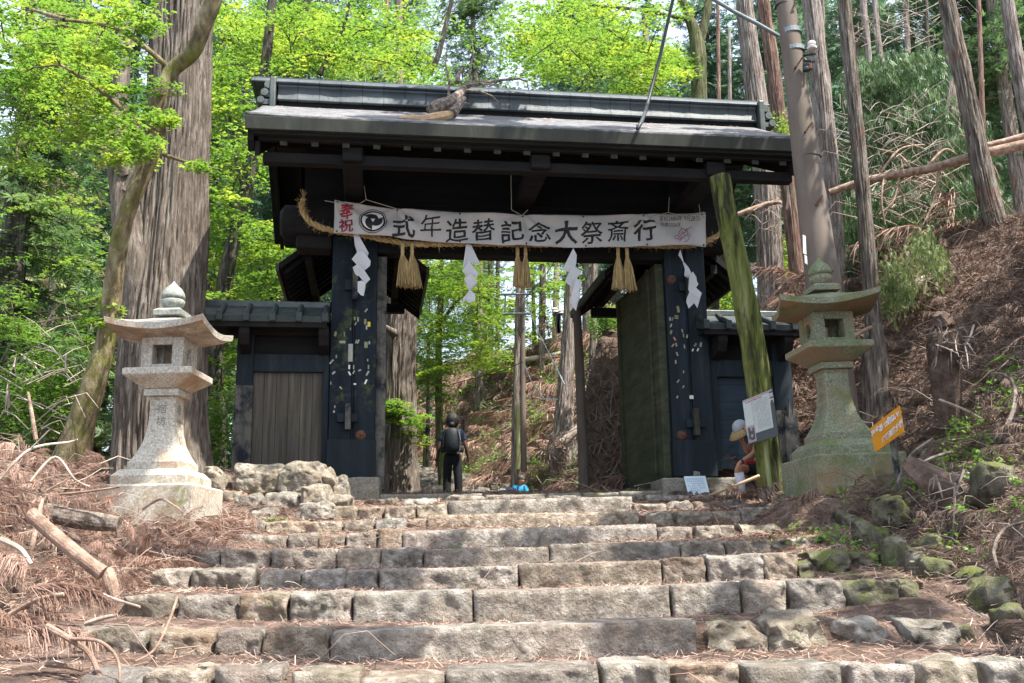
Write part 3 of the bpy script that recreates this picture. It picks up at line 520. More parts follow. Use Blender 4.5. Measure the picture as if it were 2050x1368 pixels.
# ridge
P('ridge_base', MB().box(-3.9, 4.46, .0, .6, 7.6, 7.74), M['dark'])
def strip(name, u0, u1, prf, mat, par=None, wob=.012, closed=False, du=.06):
    nu = int((u1-u0)/du); V = []; Fs = []; k = len(prf)
    for i in range(nu+1):
        u = u0+(u1-u0)*i/nu; seam = abs(((u/.36) % 1)-.5)*2
        for j, (y, zz, am) in enumerate(prf):
            wv = am*wob*(noise.noise(Vector((u*2.1, 3, zz*2)))*1.4-(seam**6)*.6); V.append((u, y+wv, zz+wv*.5))
    for i in range(nu):
        for j in range(k if closed else k-1): Fs.append((i*k+j, (i+1)*k+j, (i+1)*k+(j+1) % k, i*k+(j+1) % k))
    return link(name, mesh_np(name, V, Fs, mat, False), par or gate)
rp_ = strip('ridge', -3.92, 4.48, [(-.02, 7.735, 0), (-.07, 7.74, 0), (-.075, 7.765, .3), (-.045, 7.775, .6), (-.03, 7.87, 1), (-.01, 7.98, .4), (-.05, 7.985, 0), (-.06, 8.015, .6), (-.02, 8.05, .3), (.62, 8.05, 0), (.65, 7.98, 0), (.68, 7.76, 0), (.62, 7.735, 0)], M['ridge'], None, .02)
rc = strip('ridge_cap', -4.36, 4.72, [(-.08, 8.04, 0), (-.10, 8.055, .4), (-.09, 8.075, .5), (.0, 8.15, 1), (.10, 8.21, 1), (.24, 8.275, .2), (.36, 8.275, .2), (.5, 8.21, .5), (.7, 8.06, 0), (.68, 8.04, 0)], M['ridge'], None, .02, True)
P('cap_strip', MB().box(-4.37, 4.73, .23, .37, 8.27, 8.295), M['copper'], rc)
for uu, s_ in ((-3.95, -1), (4.5, 1)):
    # end ornament: plate plus three stepped scrolls
    o = P('ridge_ornament', MB().box(min(uu, uu+s_*.1), max(uu, uu+s_*.1), -.16, .76, 7.5, 8.12), M['copper'], bevel=.02)
    for (du, zc, rr) in ((.12, 7.98, .085), (.18, 7.84, .08), (.24, 7.70, .075)):
        mb = MB().lathe([(.02, -.26), (rr*.8, -.26), (rr, -.2), (rr, .2), (rr*.8, .26), (.02, .26)], 18); mb.v = [(uu+s_*du+x, .3+zz*1.7, zc+y) for x, y, zz in mb.v]
        P('scroll', mb, M['copper'], o, smooth=False)
        P('scroll', MB().box(min(uu+s_*.06, uu+s_*du), max(uu+s_*.06, uu+s_*du), -.12, .72, zc-rr*.95, zc+rr*.3), M['copper'], o)
# rear roofs over the back posts
for (cu, zc) in ((-2.62, 0), (2.98, 0)):
    hw = 1.22; ez = 4.98; az = 5.98
    b = MB().prism([(cu-hw, ez), (cu-hw-.02, ez+.1), (cu, az+.12), (cu+hw+.02, ez+.1), (cu+hw, ez), (cu, az)], .58, 3.5, 'y')
    rr = P('rear_roof', b, M['dark'])
    for k in range(10):
        y = .72+.29*k
        for s_ in (-1, 1):
            P('rafter', MB().prism([(cu+s_*(hw-.06), ez-.06), (cu+s_*(hw-.06), ez+.02), (cu, az-.01), (cu, az-.09)], y, y+.08, 'y'), M['dark'], rr)
    for yy in (3.36,):
        for s_ in (-1, 1):
            P('bargeboard', MB().prism([(cu+s_*(hw+.03), ez-.14), (cu+s_*(hw+.05), ez+.1), (cu, az+.13), (cu, az-.2)], yy, yy+.08, 'y'), M['dark'], rr, bevel=.008)
    for s_ in (-1, 1):
        x0 = cu+s_*(hw+.02)
        P('drip_edge', MB().box(min(x0, x0+s_*.05), max(x0, x0+s_*.05), .58, 3.5, ez-.03, ez+.1), M['verdi'], rr)
        P('purlin', MB().box(cu+s_*.75-.06, cu+s_*.75+.06, .55, 3.4, ez+.1, ez+.26), M['dark'], rr)
    P('rear_post', MB().box(cu-.13, cu+.13, 2.9, 3.16, 1.2, 5.8), M['dark'], bevel=.01)
    P('tie_beam', MB().box(cu-.09, cu+.09, .5, 3.3, 4.62, 4.86), M['dark'], bevel=.01)
    P('tie_beam', MB().box(cu-.95, cu+.95, 2.95, 3.1, 4.86, 5.04), M['dark'], bevel=.01)
# opened door leaves
for (u0, u1, nm) in ((2.50, 2.60, 'R'), (-2.20, -2.10, 'L')):
    dl = P('door_leaf', MB().box(u0, u1, .48, 2.75, 1.28, 5.1), M['leafdoor'] if nm == 'R' else M['dark'], bevel=.008)
    x0 = u0-.03 if nm == 'R' else u1
    P('door_stile', MB().box(x0, x0+.03, .46, .62, 1.27, 5.1), M['leafdoor'], dl, bevel=.006)
    P('door_stile', MB().box(x0, x0+.03, 2.6, 2.76, 1.27, 5.1), M['leafdoor'], dl, bevel=.006)
# side walls with small roofs
def wing(u0, u1, posts, pu0, pu1, plankmat, left):
    z0 = 1.63
    for (a, b_) in posts:
        hi = 3.78
        p = P('wall_post', MB().box(a, b_, .1, .34, z0-.1, hi), M['black'], bevel=.01)
        if (left and a < -4) or (not left and b_ > 4.7):
            P('bare_lower_post', MB().box(a-.012, b_+.012, .085, .352, z0-.1, 2.9 if left else 2.55), M['greypost'], p, bevel=.006)
    P('side_door', MB().box(pu0, pu1, .2, .26, z0-.05, 3.13), plankmat)
    P('side_lintel', MB().box(pu0, pu1, .12, .3, 3.13, 3.42), M['black'], bevel=.01)
    P('upper_panel', MB().box(pu0, pu1, .22, .27, 3.42, 3.76), M['dark'])
    P('wall_plate', MB().box(u0+.35, u1-.02, .06, .38, 3.72, 3.9) if left else MB().box(u0+.02, u1-.35, .06, .38, 3.72, 3.9), M['dark'], bevel=.01)
    rf = P('side_roof', MB().prism([(-.36, 3.84), (-.38, 3.93), (-.1, 4.04), (.16, 4.22), (.28, 4.22), (.54, 4.04), (.82, 3.93), (.80, 3.84), (.22, 4.0)], u0, u1, 'x'), M['verdi'])
    P('roof_ridge', MB().box(u0-.04 if left else u0, u1 if left else u1+.04, .12, .32, 4.19, 4.30), M['copper'], rf, bevel=.015)
    P('eave_board', MB().box(u0+.03, u1-.03, -.34, -.30, 3.76, 3.85), M['dark'], rf)
    P('eave_board', MB().box(u0+.03, u1-.03, -.3, .7, 3.80, 3.83), M['dark'], rf)
    n = 5
    for k in range(n):
        cu = (u0+.28+(u1-u0-.34)*k/(n-1)) if left else (u0+.05+(u1-u0-.3)*k/(n-1))
        mb = MB().tube([(cu, -.42, 3.94), (cu, -.37, 3.965), (cu, -.1, 4.08), (cu, .18, 4.24)], [.04, .045, .045, .045], 8)
        P('roof_batten', mb, M['verdi'], rf)
        P('batten_cap', MB().box(cu-.05, cu+.05, -.43, -.38, 3.84, 3.99), M['verdi'], rf, bevel=.01)
    for cu in ((pu0-.12, pu1-.02) if left else (pu0+.02, pu1+.12)):
        P('eave_bracket', MB().prism([(-.30, 3.78), (-.30, 3.66), (-.2, 3.5), (.1, 3.4), (.1, 3.78)], cu-.08, cu+.08, 'x'), M['dark'], bevel=.01)
wing(-4.93, -2.97, ((-4.42, -4.16), (-3.06, -2.96)), -4.16, -3.03, M['panel'], True)
wing(3.16, 5.0, ((3.38, 3.52), (4.52, 4.85)), 3.50, 4.56, M['navy'], False)
# second roll of loose grey boards leaning at the far right post
P('leaning_board', MB().prism([(4.62, 1.55), (4.88, 1.55), (4.86, 2.5), (4.80, 2.6), (4.77, 2.45), (4.74, 2.75), (4.70, 2.4), (4.64, 2.5)], .03, .07, 'y'), M['greypost'])
V = []
for k in range(520):
    u = random.uniform(-4.1, 4.35); y = .3-random.random()**.8*2.45; zz = prof(y)+.012; a = random.random()*6.28; L_ = random.uniform(.03, .10); c_, s_ = math.cos(a)*L_, math.sin(a)*L_
    V += [(u, y, zz), (u+.005, y+.004, zz+.003), (u+c_+.005, y+s_, prof(y+s_)+.02), (u+c_, y+s_-.004, prof(y+s_)+.014)]
rl_ = link('fallen_needles', mesh_np('fallen_needles', V, np.arange(len(V)).reshape(-1, 4), M['needle']), None); rl_.location = (0, 16.5, 0); rl_.rotation_euler = (0, 0, GA); tag(rl_, 'scattered dry cedar needles lying on the gate roof', 'needles', kind='stuff')
gm = lambda u, v, w: GO+gu*u+gv*v+np.array([0, 0, w])
# ------------------------------------------------------------------ banner, rope, tassels, paper streamers
BS = [(670,405,470),(735,414,474),(795,420,479),(857,425,484),(920,429,489),(982,431,493),(1045,433,496),(1110,434,497),(1170,435,497),(1230,434,497),(1290,433,496),(1350,431,496),(1409,429,495)]
bu = np.array([G(x, yt, -.40)[0] for x, yt, yb in BS]); bt = np.array([G(x, yt, -.40)[1] for x, yt, yb in BS]); bb = np.array([G(x, yb, -.40)[1] for x, yt, yb in BS])
pxs = np.array([b[0] for b in BS], float)
def ban(px, t, off=0):
    """px: picture column on the cloth, t 0 top..1 bottom -> local gate coords, with folds"""
    u = float(np.interp(px, pxs, bu)); w0 = float(np.interp(px, pxs, bt)); w1 = float(np.interp(px, pxs, bb)); s = (px-670)/739.
    fold = 0
    for tie in (0.0, .17, .51, .83, 1.0):
        dx = (s-tie)*6.2; r = math.hypot(dx*.8, t*.62); ang = math.atan2(t*.62+.02, dx+.0001)
        fold += .042*math.sin(ang*8+tie*20)*math.exp(-r*1.3)*min(1, r*5)
    fold += .018*noise.noise(Vector((u*1.3, t*2-u*.8, 4)))+.008*noise.noise(Vector((u*4, t*3, 8)))
    fold += .045*math.sin((u*1.3+t*2.6)*1.9)*(.4+.6*t)+.02*math.sin(u*5.1-t*3.2)
    return (u, -.47+fold-off, w0+(w1-w0)*t)
NU, NT = 220, 18
V = [ban(670+739*i/NU, j/NT) for i in range(NU+1) for j in range(NT+1)]
Fq = [(i*(NT+1)+j, (i+1)*(NT+1)+j, (i+1)*(NT+1)+j+1, i*(NT+1)+j+1) for i in range(NU) for j in range(NT)]
banner = empty('banner', (0, 16.5, 0), GA, 'long white cloth banner with black brush lettering tied across the front of the gate', 'banner')
bc = link('cloth', mesh_np('cloth', V, Fq, M['cloth'], True), banner); so = bc.modifiers.new('t', 'SOLIDIFY'); so.thickness = .004; so.offset = 1
def glyph(txt, size=1., bold=.0, mapfn=None, sub=.06, name='lettering', mat=None, parent=None, warp=0, font_sx=1):
    cu = bpy.data.curves.new('t', 'FONT'); cu.body = txt; cu.align_x = 'CENTER'; cu.align_y = 'CENTER'; cu.size = 1; cu.offset = bold; cu.resolution_u = 3
    ob = bpy.data.objects.new('t', cu); COL.objects.link(ob); dg = bpy.context.evaluated_depsgraph_get(); dg.update()
    me = bpy.data.meshes.new_from_object(ob.evaluated_get(dg)); bpy.data.objects.remove(ob); bpy.data.curves.remove(cu)
    bm = bmesh.new(); bm.from_mesh(me); bmesh.ops.remove_doubles(bm, verts=bm.verts, dist=1e-4); bmesh.ops.triangulate(bm, faces=bm.faces)
    xs_ = [v.co.x for v in bm.verts]; ys_ = [v.co.y for v in bm.verts]
    if not xs_: bm.free(); return None
    cy = (max(ys_)+min(ys_))/2; cx = (max(xs_)+min(xs_))/2
    for _ in range(2):
        E = [e for e in bm.edges if e.calc_length() > sub/size]
        if E: bmesh.ops.subdivide_edges(bm, edges=E, cuts=1); bmesh.ops.triangulate(bm, faces=bm.faces)
    for v in bm.verts:
        x, y = v.co.x-cx, v.co.y-cy
        if warp:
            n = noise.noise_vector(Vector((x*2.5, y*2.5, ord(txt[0]) % 97))); n2 = noise.noise_vector(Vector((x*7, y*7, ord(txt[0]) % 31)))
            x += n.x*warp+n2.x*warp*.5; y += n.y*warp+n2.y*warp*.5+x*.09
        v.co = Vector(mapfn(x*size*font_sx, y*size))
    bm.to_mesh(me); bm.free(); me.materials.clear(); me.materials.append(mat)
    return link(name, me, parent)
def banmap(cx, cy):
    def f(x, y):
        px = cx+x; yt = np.interp(px, pxs, [b[1] for b in BS]); yb = np.interp(px, pxs, [b[2] for b in BS]); return ban(px, (cy-y-yt)/(yb-yt), .007)
    return f
for ch, cx, cy, sz, k in (('式',808,457,46,.018),('年',862,455,46,.0),('造',914,464,46,.012),('替',967,463,46,.01),('記',1023,466,46,.014),('念',1078,467,46,.014),('大',1131,469,47,.024),('祭',1182,469,45,.01),('斎',1234,465,45,.01),('行',1287,464,44,.02)):
    glyph(ch, sz, k, banmap(cx, cy), 2.2, 'lettering', M['ink'], banner, .035, 1.02)
for ch, cx, cy in (('奉',695,425), ('祝',694,455)): glyph(ch, 30, .02, banmap(cx, cy), 2.2, 'lettering', M['redink'], banner, .03)
glyph('皇紀2686年 9月28日', 11, 0, banmap(1357, 440), 4, 'lettering', M['ink'], banner, 0, .84)
glyph('西暦2026年', 10, 0, banmap(1340, 452), 4, 'lettering', M['ink'], banner, 0, .84)
# three-comma crest
def flat2d(polys, mf, name, mat, par):
    mb = MB()
    for (pts, Fs) in polys: mb.add([mf(x, y) for x, y in pts], Fs)
    me = bpy.data.meshes.new(name); me.from_pydata(mb.v, [], mb.f); me.materials.append(mat); return link(name, me, par)
cmap = banmap(747, 446)
def annulus(r0, r1, n=40, rows=4):
    pts = [(r*math.cos(2*math.pi*k/n), r*.92*math.sin(2*math.pi*k/n)) for r in np.linspace(r0, r1, rows) for k in range(n)]
    return pts, [(i*n+k, i*n+(k+1) % n, (i+1)*n+(k+1) % n, (i+1)*n+k) for i in range(rows-1) for k in range(n)]
flat2d([annulus(.2, 25, 40, 9), annulus(26.8, 28.2, 48, 2)], cmap, 'crest', M['ink'], banner)
def tomoe(a0):
    # crescent: body head near centre sweeping along the rim
    pts = []; Fs = []; n = 16
    for i in range(n+1):
        t = i/n; a = a0+t*2.0; ro = 22-1.2*t*1; th = 9.5*(1-t)**1.15*(1 if t > .0 else 1)+.5
        ri = ro-th
        for r in (ro, (ro+ri)/2, ri): pts.append((r*math.cos(a), r*.92*math.sin(a)))
    for i in range(n):
        for j in range(2): Fs.append((i*3+j, (i+1)*3+j, (i+1)*3+j+1, i*3+j+1))
    return pts, Fs
cm2 = lambda x, y: (lambda q: (q[0], q[1]-.006, q[2]))(cmap(x, y))
flat2d([tomoe(a) for a in (.45, .45+2.094, .45+4.189)]+[([(-4.5, 3.4), (4.5, 3.4), (0, -4.5), (0, .8)], [(0, 3, 1), (1, 3, 2), (2, 3, 0)])], cm2, 'crest_mark', M['palewhite'], banner)
# running horse line drawing replaced by a loose scribble of outline strokes, as printed on the cloth
rmap = banmap(1363, 472); mb = MB()
for st in ([(-18,-12),(-12,-10),(-6,-2),(0,2),(6,6),(9,12),(14,14),(19,16)], [(-12,-18),(-4,-10),(2,-4),(6,-2),(10,-8),(6,-14),(2,-18),(-2,-17)], [(-8,2),(-6,8),(-2,10),(-1,16),(3,11),(6,13),(7,8)], [(-18,-12),(-20,-6),(-12,-4),(-8,2)], [(9,12),(10,4),(8,0),(14,-4)], [(-4,4),(0,6),(2,3)], [(-14,-14),(-9,-12),(-5,-6)]):
    for (a, b_) in zip(st[:-1], st[1:]):
        d = np.array(b_)-np.array(a); n = np.array([-d[1], d[0]])/np.linalg.norm(d)*.55
        q = [rmap(*(np.array(p)+s*n)) for p, s in ((a, 1), (a, -1), (b_, -1), (b_, 1))]; mb.add(q, [(0, 1, 2, 3)])
mb2 = bpy.data.meshes.new('line_drawing'); mb2.from_pydata(mb.v, [], mb.f); mb2.materials.append(M['redink']); link('line_drawing', mb2, banner)
# eyelets and tie cords
for t, cols in ((.05, (676, 795, 920, 1045, 1165, 1285, 1402)), (.95, (676, 795, 920, 1050, 1170, 1290, 1404))):
    for cx in cols:
        c = ban(cx, t, .006); mb = MB().lathe([(.002, -.004), (.016, -.004), (.016, .004), (.002, .004)], 10); mb.v = [(c[0]+x, c[1]+zz, c[2]+y) for x, y, zz in mb.v]; mb.build('eyelet', M['ink'], banner)
for pts in ([(650,402),(672,406)], [(672,406),(720,408),(733,400),(729,372)], [(733,400),(793,418),(795,430),(794,442)], [(1023,350),(1024,420),(1045,432),(1057,420)], [(1340,395),(1338,426),(1300,434)], [(1338,426),(1352,429),(1402,429)], [(1402,429),(1409,424),(1413,432),(1408,436)], [(1402,429),(1397,395)]):
    mb = MB(); Q = []
    for (x, y) in pts: u, w = G(x, y, -.52); Q.append((u, -.52, w))
    mb.tube(Q, .006, 5); mb.build('tie_cord', M['cord'], banner)
# straw rope
def rope(path, rad, strands, turns, mb):
    Pn = [np.array(p, float) for p in path]; seg = [0]
    for a, b_ in zip(Pn[:-1], Pn[1:]): seg.append(seg[-1]+np.linalg.norm(b_-a))
    L = seg[-1]; n = int(L/.035)
    C = [np.array([np.interp(L*i/n, seg, [p[k] for p in Pn]) for k in range(3)]) for i in range(n+1)]
    for s_ in range(strands):
        Q = []
        for i, c in enumerate(C):
            d = C[min(i+1, n)]-C[max(i-1, 0)]; d = d/np.linalg.norm(d); x = np.cross([0, 0, 1], d) if abs(d[2]) < .9 else np.cross([1, 0, 0], d); x /= np.linalg.norm(x); y = np.cross(d, x)
            a = 2*math.pi*(turns*L*i/n+s_/strands); Q.append(c+rad*(math.cos(a)*x+math.sin(a)*y)+RS.randn(3)*.003)
        mb.tube(Q, rad*.95, 6)
rp = [(608,398),(603,410),(606,425),(620,445),(645,457),(672,463),(720,470),(765,479),(820,489),(880,489),(960,488),(1050,490),(1150,490),(1250,490),(1320,493),(1380,493),(1410,486),(1430,476),(1450,464)]
Q = [];
for (x, y) in rp: u, w = G(x, y, -.27); Q.append((u, -.27, w))
shime = empty('straw_rope', (0, 16.5, 0), GA, 'thick twisted sacred straw rope slung across the gate behind the banner', 'rope')
mb = MB(); rope(Q, .027, 3, 3.0, mb); mb.build('twisted_rope', M['straw'], shime)
mb = MB()
for k in range(420):
    i = random.random()*(len(Q)-1); a = int(i); p = np.array(Q[a])+(np.array(Q[min(a+1, len(Q)-1)])-np.array(Q[a]))*(i-a)
    d = np.array([random.gauss(0, 1), random.gauss(0, .6)-.3, random.gauss(-.3, .8)]); d /= np.linalg.norm(d); p0 = p+d*.05; mb.tube([p0, p0+d*random.uniform(.03, .09)], .0022, 3, False)
for k in range(40):
    p = np.array(Q[0]); d = np.array([random.gauss(0, .25), random.gauss(0, .25), 1]); mb.tube([p, p+d*random.uniform(.05, .16)], .004, 3, False)
tag(mb.build('loose_straw', M['straw'], shime), kind='stuff')
# tassels
def tassel(px0, y0, px1, y1, wpx, lab):
    u0, w0 = G(px0, y0, -.34); u1, w1 = G(px1, y1, -.36); r = empty('straw_tassel', gm(u0, -.34, w0), GA, lab, 'straw tassel', 'straw tassels hanging from the rope')
    H = w0-w1; mb = MB(); R = wpx/124/2
    for k in range(150):
        a = random.random()*6.283; q = math.sqrt(random.random()); e = random.gauss(0, .012); xb = R*q*math.cos(a)+(u1-u0); yb = R*.8*q*math.sin(a); n0 = .028
        top_ = (n0*q*math.cos(a), n0*q*math.sin(a), -.16*H/.65); mid = (xb*.45+top_[0]*.5, yb*.45+top_[1]*.5, -.45*H)
        mb.tube([top_, mid, (xb, yb, -H+e*1.5)], [.006, .0055, .0045], 4)
    mb.build('straw_skirt', M['straw'], r)
    mb = MB(); mb.lathe([(.012, .05), (.03, .03), (.033, -.03), (.028, -.07), (.034, -.1), (.028, -.13), (.032, -.17*H/.65), (.03, -.2)], 12); mb.build('bound_neck', M['straw'], r, smooth=True)
for a in ((806,492,812,572,38,'left straw tassel of the left pair beside the left pillar'),(825,492,829,573,34,'right straw tassel of the left pair beside the left pillar'),(1036,497,1038,573,24,'left straw tassel of the middle pair under the banner'),(1052,497,1053,574,26,'right straw tassel of the middle pair under the banner'),(1237,497,1239,578,30,'left straw tassel of the right pair near the open door leaf'),(1255,497,1261,580,32,'right straw tassel of the right pair near the open door leaf')):
    tassel(*a)
# zigzag paper streamers (closed strips, folded)
SH = [
 ('zigzag white paper streamer hanging in front of the left pillar', [[(708,472),(717,470),(738,508),(736,515),(728,520),(716,508),(710,490)], [(716,505),(727,503),(742,524),(741,533),(731,540),(716,531),(704,518)], [(706,537),(716,529),(728,540),(741,560),(732,568),(718,551),(716,552),(711,548)], [(716,565),(724,563),(732,568),(731,580),(728,592),(722,590),(716,583)]], [(704,526,714,531)]),
 ('zigzag white paper streamer between the left and middle tassels', [[(933,490),(943,492),(961,530),(948,531),(938,522),(929,540),(927,532)], [(938,523),(958,548),(957,552),(944,562),(926,542)], [(929,559),(944,548),(955,566),(956,570),(940,582),(931,566)], [(940,581),(951,590),(951,604),(938,608),(933,600),(926,610),(928,596)]], []),
 ('zigzag white paper streamer hanging left of the right door opening', [[(1147,498),(1154,512),(1153,528),(1148,548),(1129,541),(1128,536),(1133,526)], [(1141,540),(1151,534),(1162,544),(1158,553),(1149,568),(1146,574),(1131,563)], [(1144,571),(1152,557),(1164,566),(1163,574),(1158,583),(1163,590),(1158,605),(1154,622),(1146,612),(1143,596),(1146,588)]], []),
 ('narrow crumpled white paper streamer on the right pillar', [[(1361,501),(1357,512),(1365,524),(1370,540),(1369,554),(1378,556),(1386,548),(1380,535),(1370,523)], [(1378,552),(1386,545),(1393,556),(1394,564),(1397,570),(1392,580),(1383,588),(1379,578),(1380,565)], [(1380,584),(1391,576),(1404,588),(1400,600),(1395,618),(1391,606),(1380,617),(1375,604),(1376,596)]], [])]
for lab, quads, _ in SH:
    u0, w0 = G(quads[0][0][0], quads[0][0][1], -.36); r = empty('paper_streamer', gm(u0, -.36, w0), GA, lab, 'paper streamer', 'folded paper streamers')
    for i, q in enumerate(quads):
        v = -.36-.02*(i % 2)-.012*i; pts = [G(x, y, v) for x, y in q]; mb = MB(); n = len(pts)
        tl = [(-.03 if k < n/2 else .03) for k in range(n)]
        mb.v = [(u-u0, v+.36+tl[k], w-w0) for k, (u, w) in enumerate(pts)]+[(u-u0, v+.363+tl[k], w-w0) for k, (u, w) in enumerate(pts)]
        mb.f = [tuple(range(n)), tuple(range(2*n-1, n-1, -1))]+[(k, (k+1) % n, n+(k+1) % n, n+k) for k in range(n)]
        mb.build('folded_sheet', M['paper'], r)
# ------------------------------------------------------------------ broken tree limb on the roof
lb = empty('broken_branch', at(870, 235, 15.1), 0, 'jagged broken tree limb lying on the gate roof with bare twigs', 'branch')
def wt(x, y, d): return at(x, y, d)
mb = MB(); mb.tube([wt(862,222,15.0), wt(880,214,15.1), wt(898,206,15.3), wt(915,193,15.6), wt(932,175,16.0), wt(945,166,16.2)], [.10, .13, .10, .075, .06, .045], 9); mb.build('limb', M['deadlimb'], lb, smooth=False, world=True)
mb = MB(); mb.tube([wt(795,236,14.75), wt(815,236,14.8), wt(845,240,14.85), wt(875,236,14.9), wt(900,230,15.0), wt(915,222,15.1)], [.012, .045, .07, .09, .07, .04], 7); mb.build('splintered_base', M['logend'], lb, world=True)
mb = MB(); mb.tube([wt(905,228,15.0), wt(916,215,15.1), wt(925,203,15.2), wt(930,196,15.3)], [.09, .07, .045, .035], 8); mb.build('side_stub', M['deadlimb'], lb, world=True)
tw = [([(935,172),(960,167),(985,164),(1010,160),(1040,158),(1055,165),(1058,180)], .035, 15.9), ([(932,182),(960,183),(985,193),(1003,210)], .03, 15.6), ([(915,165),(918,150),(924,138),(926,155)], .05, 15.9), ([(898,195),(899,165),(892,130),(896,90)], .03, 16), ([(942,166),(940,140),(948,110),(945,80)], .025, 16.1), ([(960,167),(985,170),(1005,176)], .018, 15.9), ([(925,205),(940,208)], .012, 15.4), ([(945,150),(965,135),(968,118)], .012, 16.2), ([(800,240),(780,238)], .02, 14.75)]
for pts, r0, d in tw:
    mb = MB(); mb.tube([wt(x, y, d+.05*i) for i, (x, y) in enumerate(pts)], [r0*(1-.75*i/(len(pts)-1)) for i in range(len(pts))], 6); mb.build('twig', M['deadlimb'], lb, world=True)
# ------------------------------------------------------------------ stone lanterns
def lantern(loc, rz, mat, label, txts, lean=0, twist=0):
    r = empty('stone_lantern', loc, rz, label, 'stone lantern', 'pair of stone lanterns flanking the stairs')
    r.rotation_euler = (0, lean, rz)
    def B(n, mb, **k): return mb.build(n, mat, r, **k)
    B('plinth', MB().sq([(.54, -.25), (.54, .45), (.525, .47)], ch=.01), bevel=.012)
    B('base_tier', MB().sq([(.43, .471), (.43, .575), (.36, .65)], ch=.01), bevel=.01)
    sh = B('shaft', MB().sq([(.315, .651), (.315, .74), (.30, .745), (.245, .84), (.20, .95), (.172, 1.07), (.155, 1.2), (.148, 1.35), (.152, 1.46), (.17, 1.5)], ch=.12), bevel=.006)
    B('capital', MB().sq([(.15, 1.501), (.205, 1.51), (.205, 1.585), (.19, 1.59)], ch=.04), bevel=.008)
    B('platform', MB().sq([(.20, 1.591), (.24, 1.615), (.385, 1.72), (.40, 1.735), (.40, 1.80), (.385, 1.81)], ch=.05), bevel=.008)
    # light chamber
    h = .245; z0, z1 = 1.811, 2.19
    for sx in (-1, 1):
        for sy in (-1, 1): MB().box(min(sx*h, sx*(h-.13)), max(sx*h, sx*(h-.13)), min(sy*h, sy*(h-.13)), max(sy*h, sy*(h-.13)), z0, z1).build('corner_post', mat, r, bevel=.008)
    for sy in (-1, 1):
        MB().box(-h+.13, h-.13, min(sy*h, sy*(h-.06)), max(sy*h, sy*(h-.06)), z0, z0+.06).build('window_sill', mat, r); MB().box(-h+.13, h-.13, min(sy*h, sy*(h-.06)), max(sy*h, sy*(h-.06)), z1-.09, z1).build('window_head', mat, r)
    for sx in (-1, 1):       # side panels with a round hole
        mb = MB(); n = 24; a = .114; V = []
        for xo in (sx*(h-.012), sx*(h-.06)):
            for k in range(n):
                t = 2*math.pi*(k+.5)/n; c, s_ = math.cos(t), math.sin(t); q = max(abs(c), abs(s_)); V.append((xo, a*c/q, (z0+z1)/2+(z1-z0)/2*s_/q))
            for k in range(n):
                t = 2*math.pi*(k+.5)/n; V.append((xo, .075*math.cos(t), (z0+z1)/2+.085*math.sin(t)))
        Fs = []
        for k in range(n):
            k2 = (k+1) % n; Fs += [(k, k2, n+k2, n+k), (2*n+k, 3*n+k, 3*n+k2, 2*n+k2), (n+k, n+k2, 3*n+k2, 3*n+k)]
        mb.add(V, Fs); mb.build('side_panel', mat, r)
    # roof cap: concave hipped roof with upturned corners
    n = 20; E = .56; V = []; 
    def hgt(a, b): rr = max(abs(a), abs(b)); c = (abs(a)*abs(b)); return 2.52-.23*rr**.8+.085*c**1.8
    def low(a, b): rr = max(abs(a), abs(b)); c = (abs(a)*abs(b)); return 2.165+.055*rr+.085*c**1.8
    for fn in (hgt, low):
        for i in range(n+1):
            for j in range(n+1):
                a, b_ = 2*i/n-1, 2*j/n-1; sc_ = E*(1 if fn is hgt else .985)*(1+.02*abs(a)*abs(b_)); V.append((a*sc_, b_*sc_, fn(a, b_)))
    m2 = (n+1)**2; Fs = []
    for i in range(n):
        for j in range(n):
            q = (i*(n+1)+j, (i+1)*(n+1)+j, (i+1)*(n+1)+j+1, i*(n+1)+j+1); Fs += [q, tuple(x+m2 for x in q[::-1])]
    for i in range(n):
        for e in ((i*(n+1), (i+1)*(n+1)), ((i+1)*(n+1)+n, i*(n+1)+n), (i+1, i), (n*(n+1)+i, n*(n+1)+i+1)): Fs.append((e[1], e[0], e[0]+m2, e[1]+m2))
    mb = MB(); mb.add(V, Fs); o = mb.build('roof_cap', mat, r, smooth=False); o.rotation_euler = (0, 0, twist)
    mat = M['finial'] if mat is M['lantern'] else mat; B('neck_slab', MB().sq([(.17, 2.48), (.175, 2.54), (.13, 2.57)], ch=.06), bevel=.008)
    B('lotus_bowl', MB().lathe([(.08, 2.571), (.09, 2.585), (.13, 2.625), (.142, 2.68), (.125, 2.70)], 20), smooth=True)
    B('finial', MB().lathe([(.11, 2.701), (.14, 2.715), (.138, 2.75), (.125, 2.79), (.095, 2.835), (.055, 2.87), (.022, 2.905), (.004, 2.935)], 20), smooth=True)
    for (t, face, zc, sz, sl) in txts:
        def mf(x, y, face=face, zc=zc):
            zz = zc+y; hh = float(np.interp(zz, [.74, .745, .84, .95, 1.07, 1.2, 1.35, 1.46], [.315, .30, .245, .20, .172, .155, .148, .152]))+.002
            return (x, -hh, zz) if face == 'f' else ((hh, x, zz) if face == 'r' else (-hh, -x, zz))
        glyph(t, sz, 0, mf, .03, 'carved_character', M['carve'], sh)
    return r
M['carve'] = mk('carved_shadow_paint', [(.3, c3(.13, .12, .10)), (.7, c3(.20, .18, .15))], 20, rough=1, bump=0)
lantern((-4.05, 11.85, .50), math.radians(-2), M['lantern'], 'tall pale granite lantern in the sun left of the stairs, before the giant cedar', [('宿', 'f', 1.36, .12, 0), ('坊', 'f', 1.22, .12, 0), ('奉', 'r', 1.36, .14, 0), ('納', 'r', 1.2, .14, 0), ('灯', 'r', 1.0, .14, 0)])
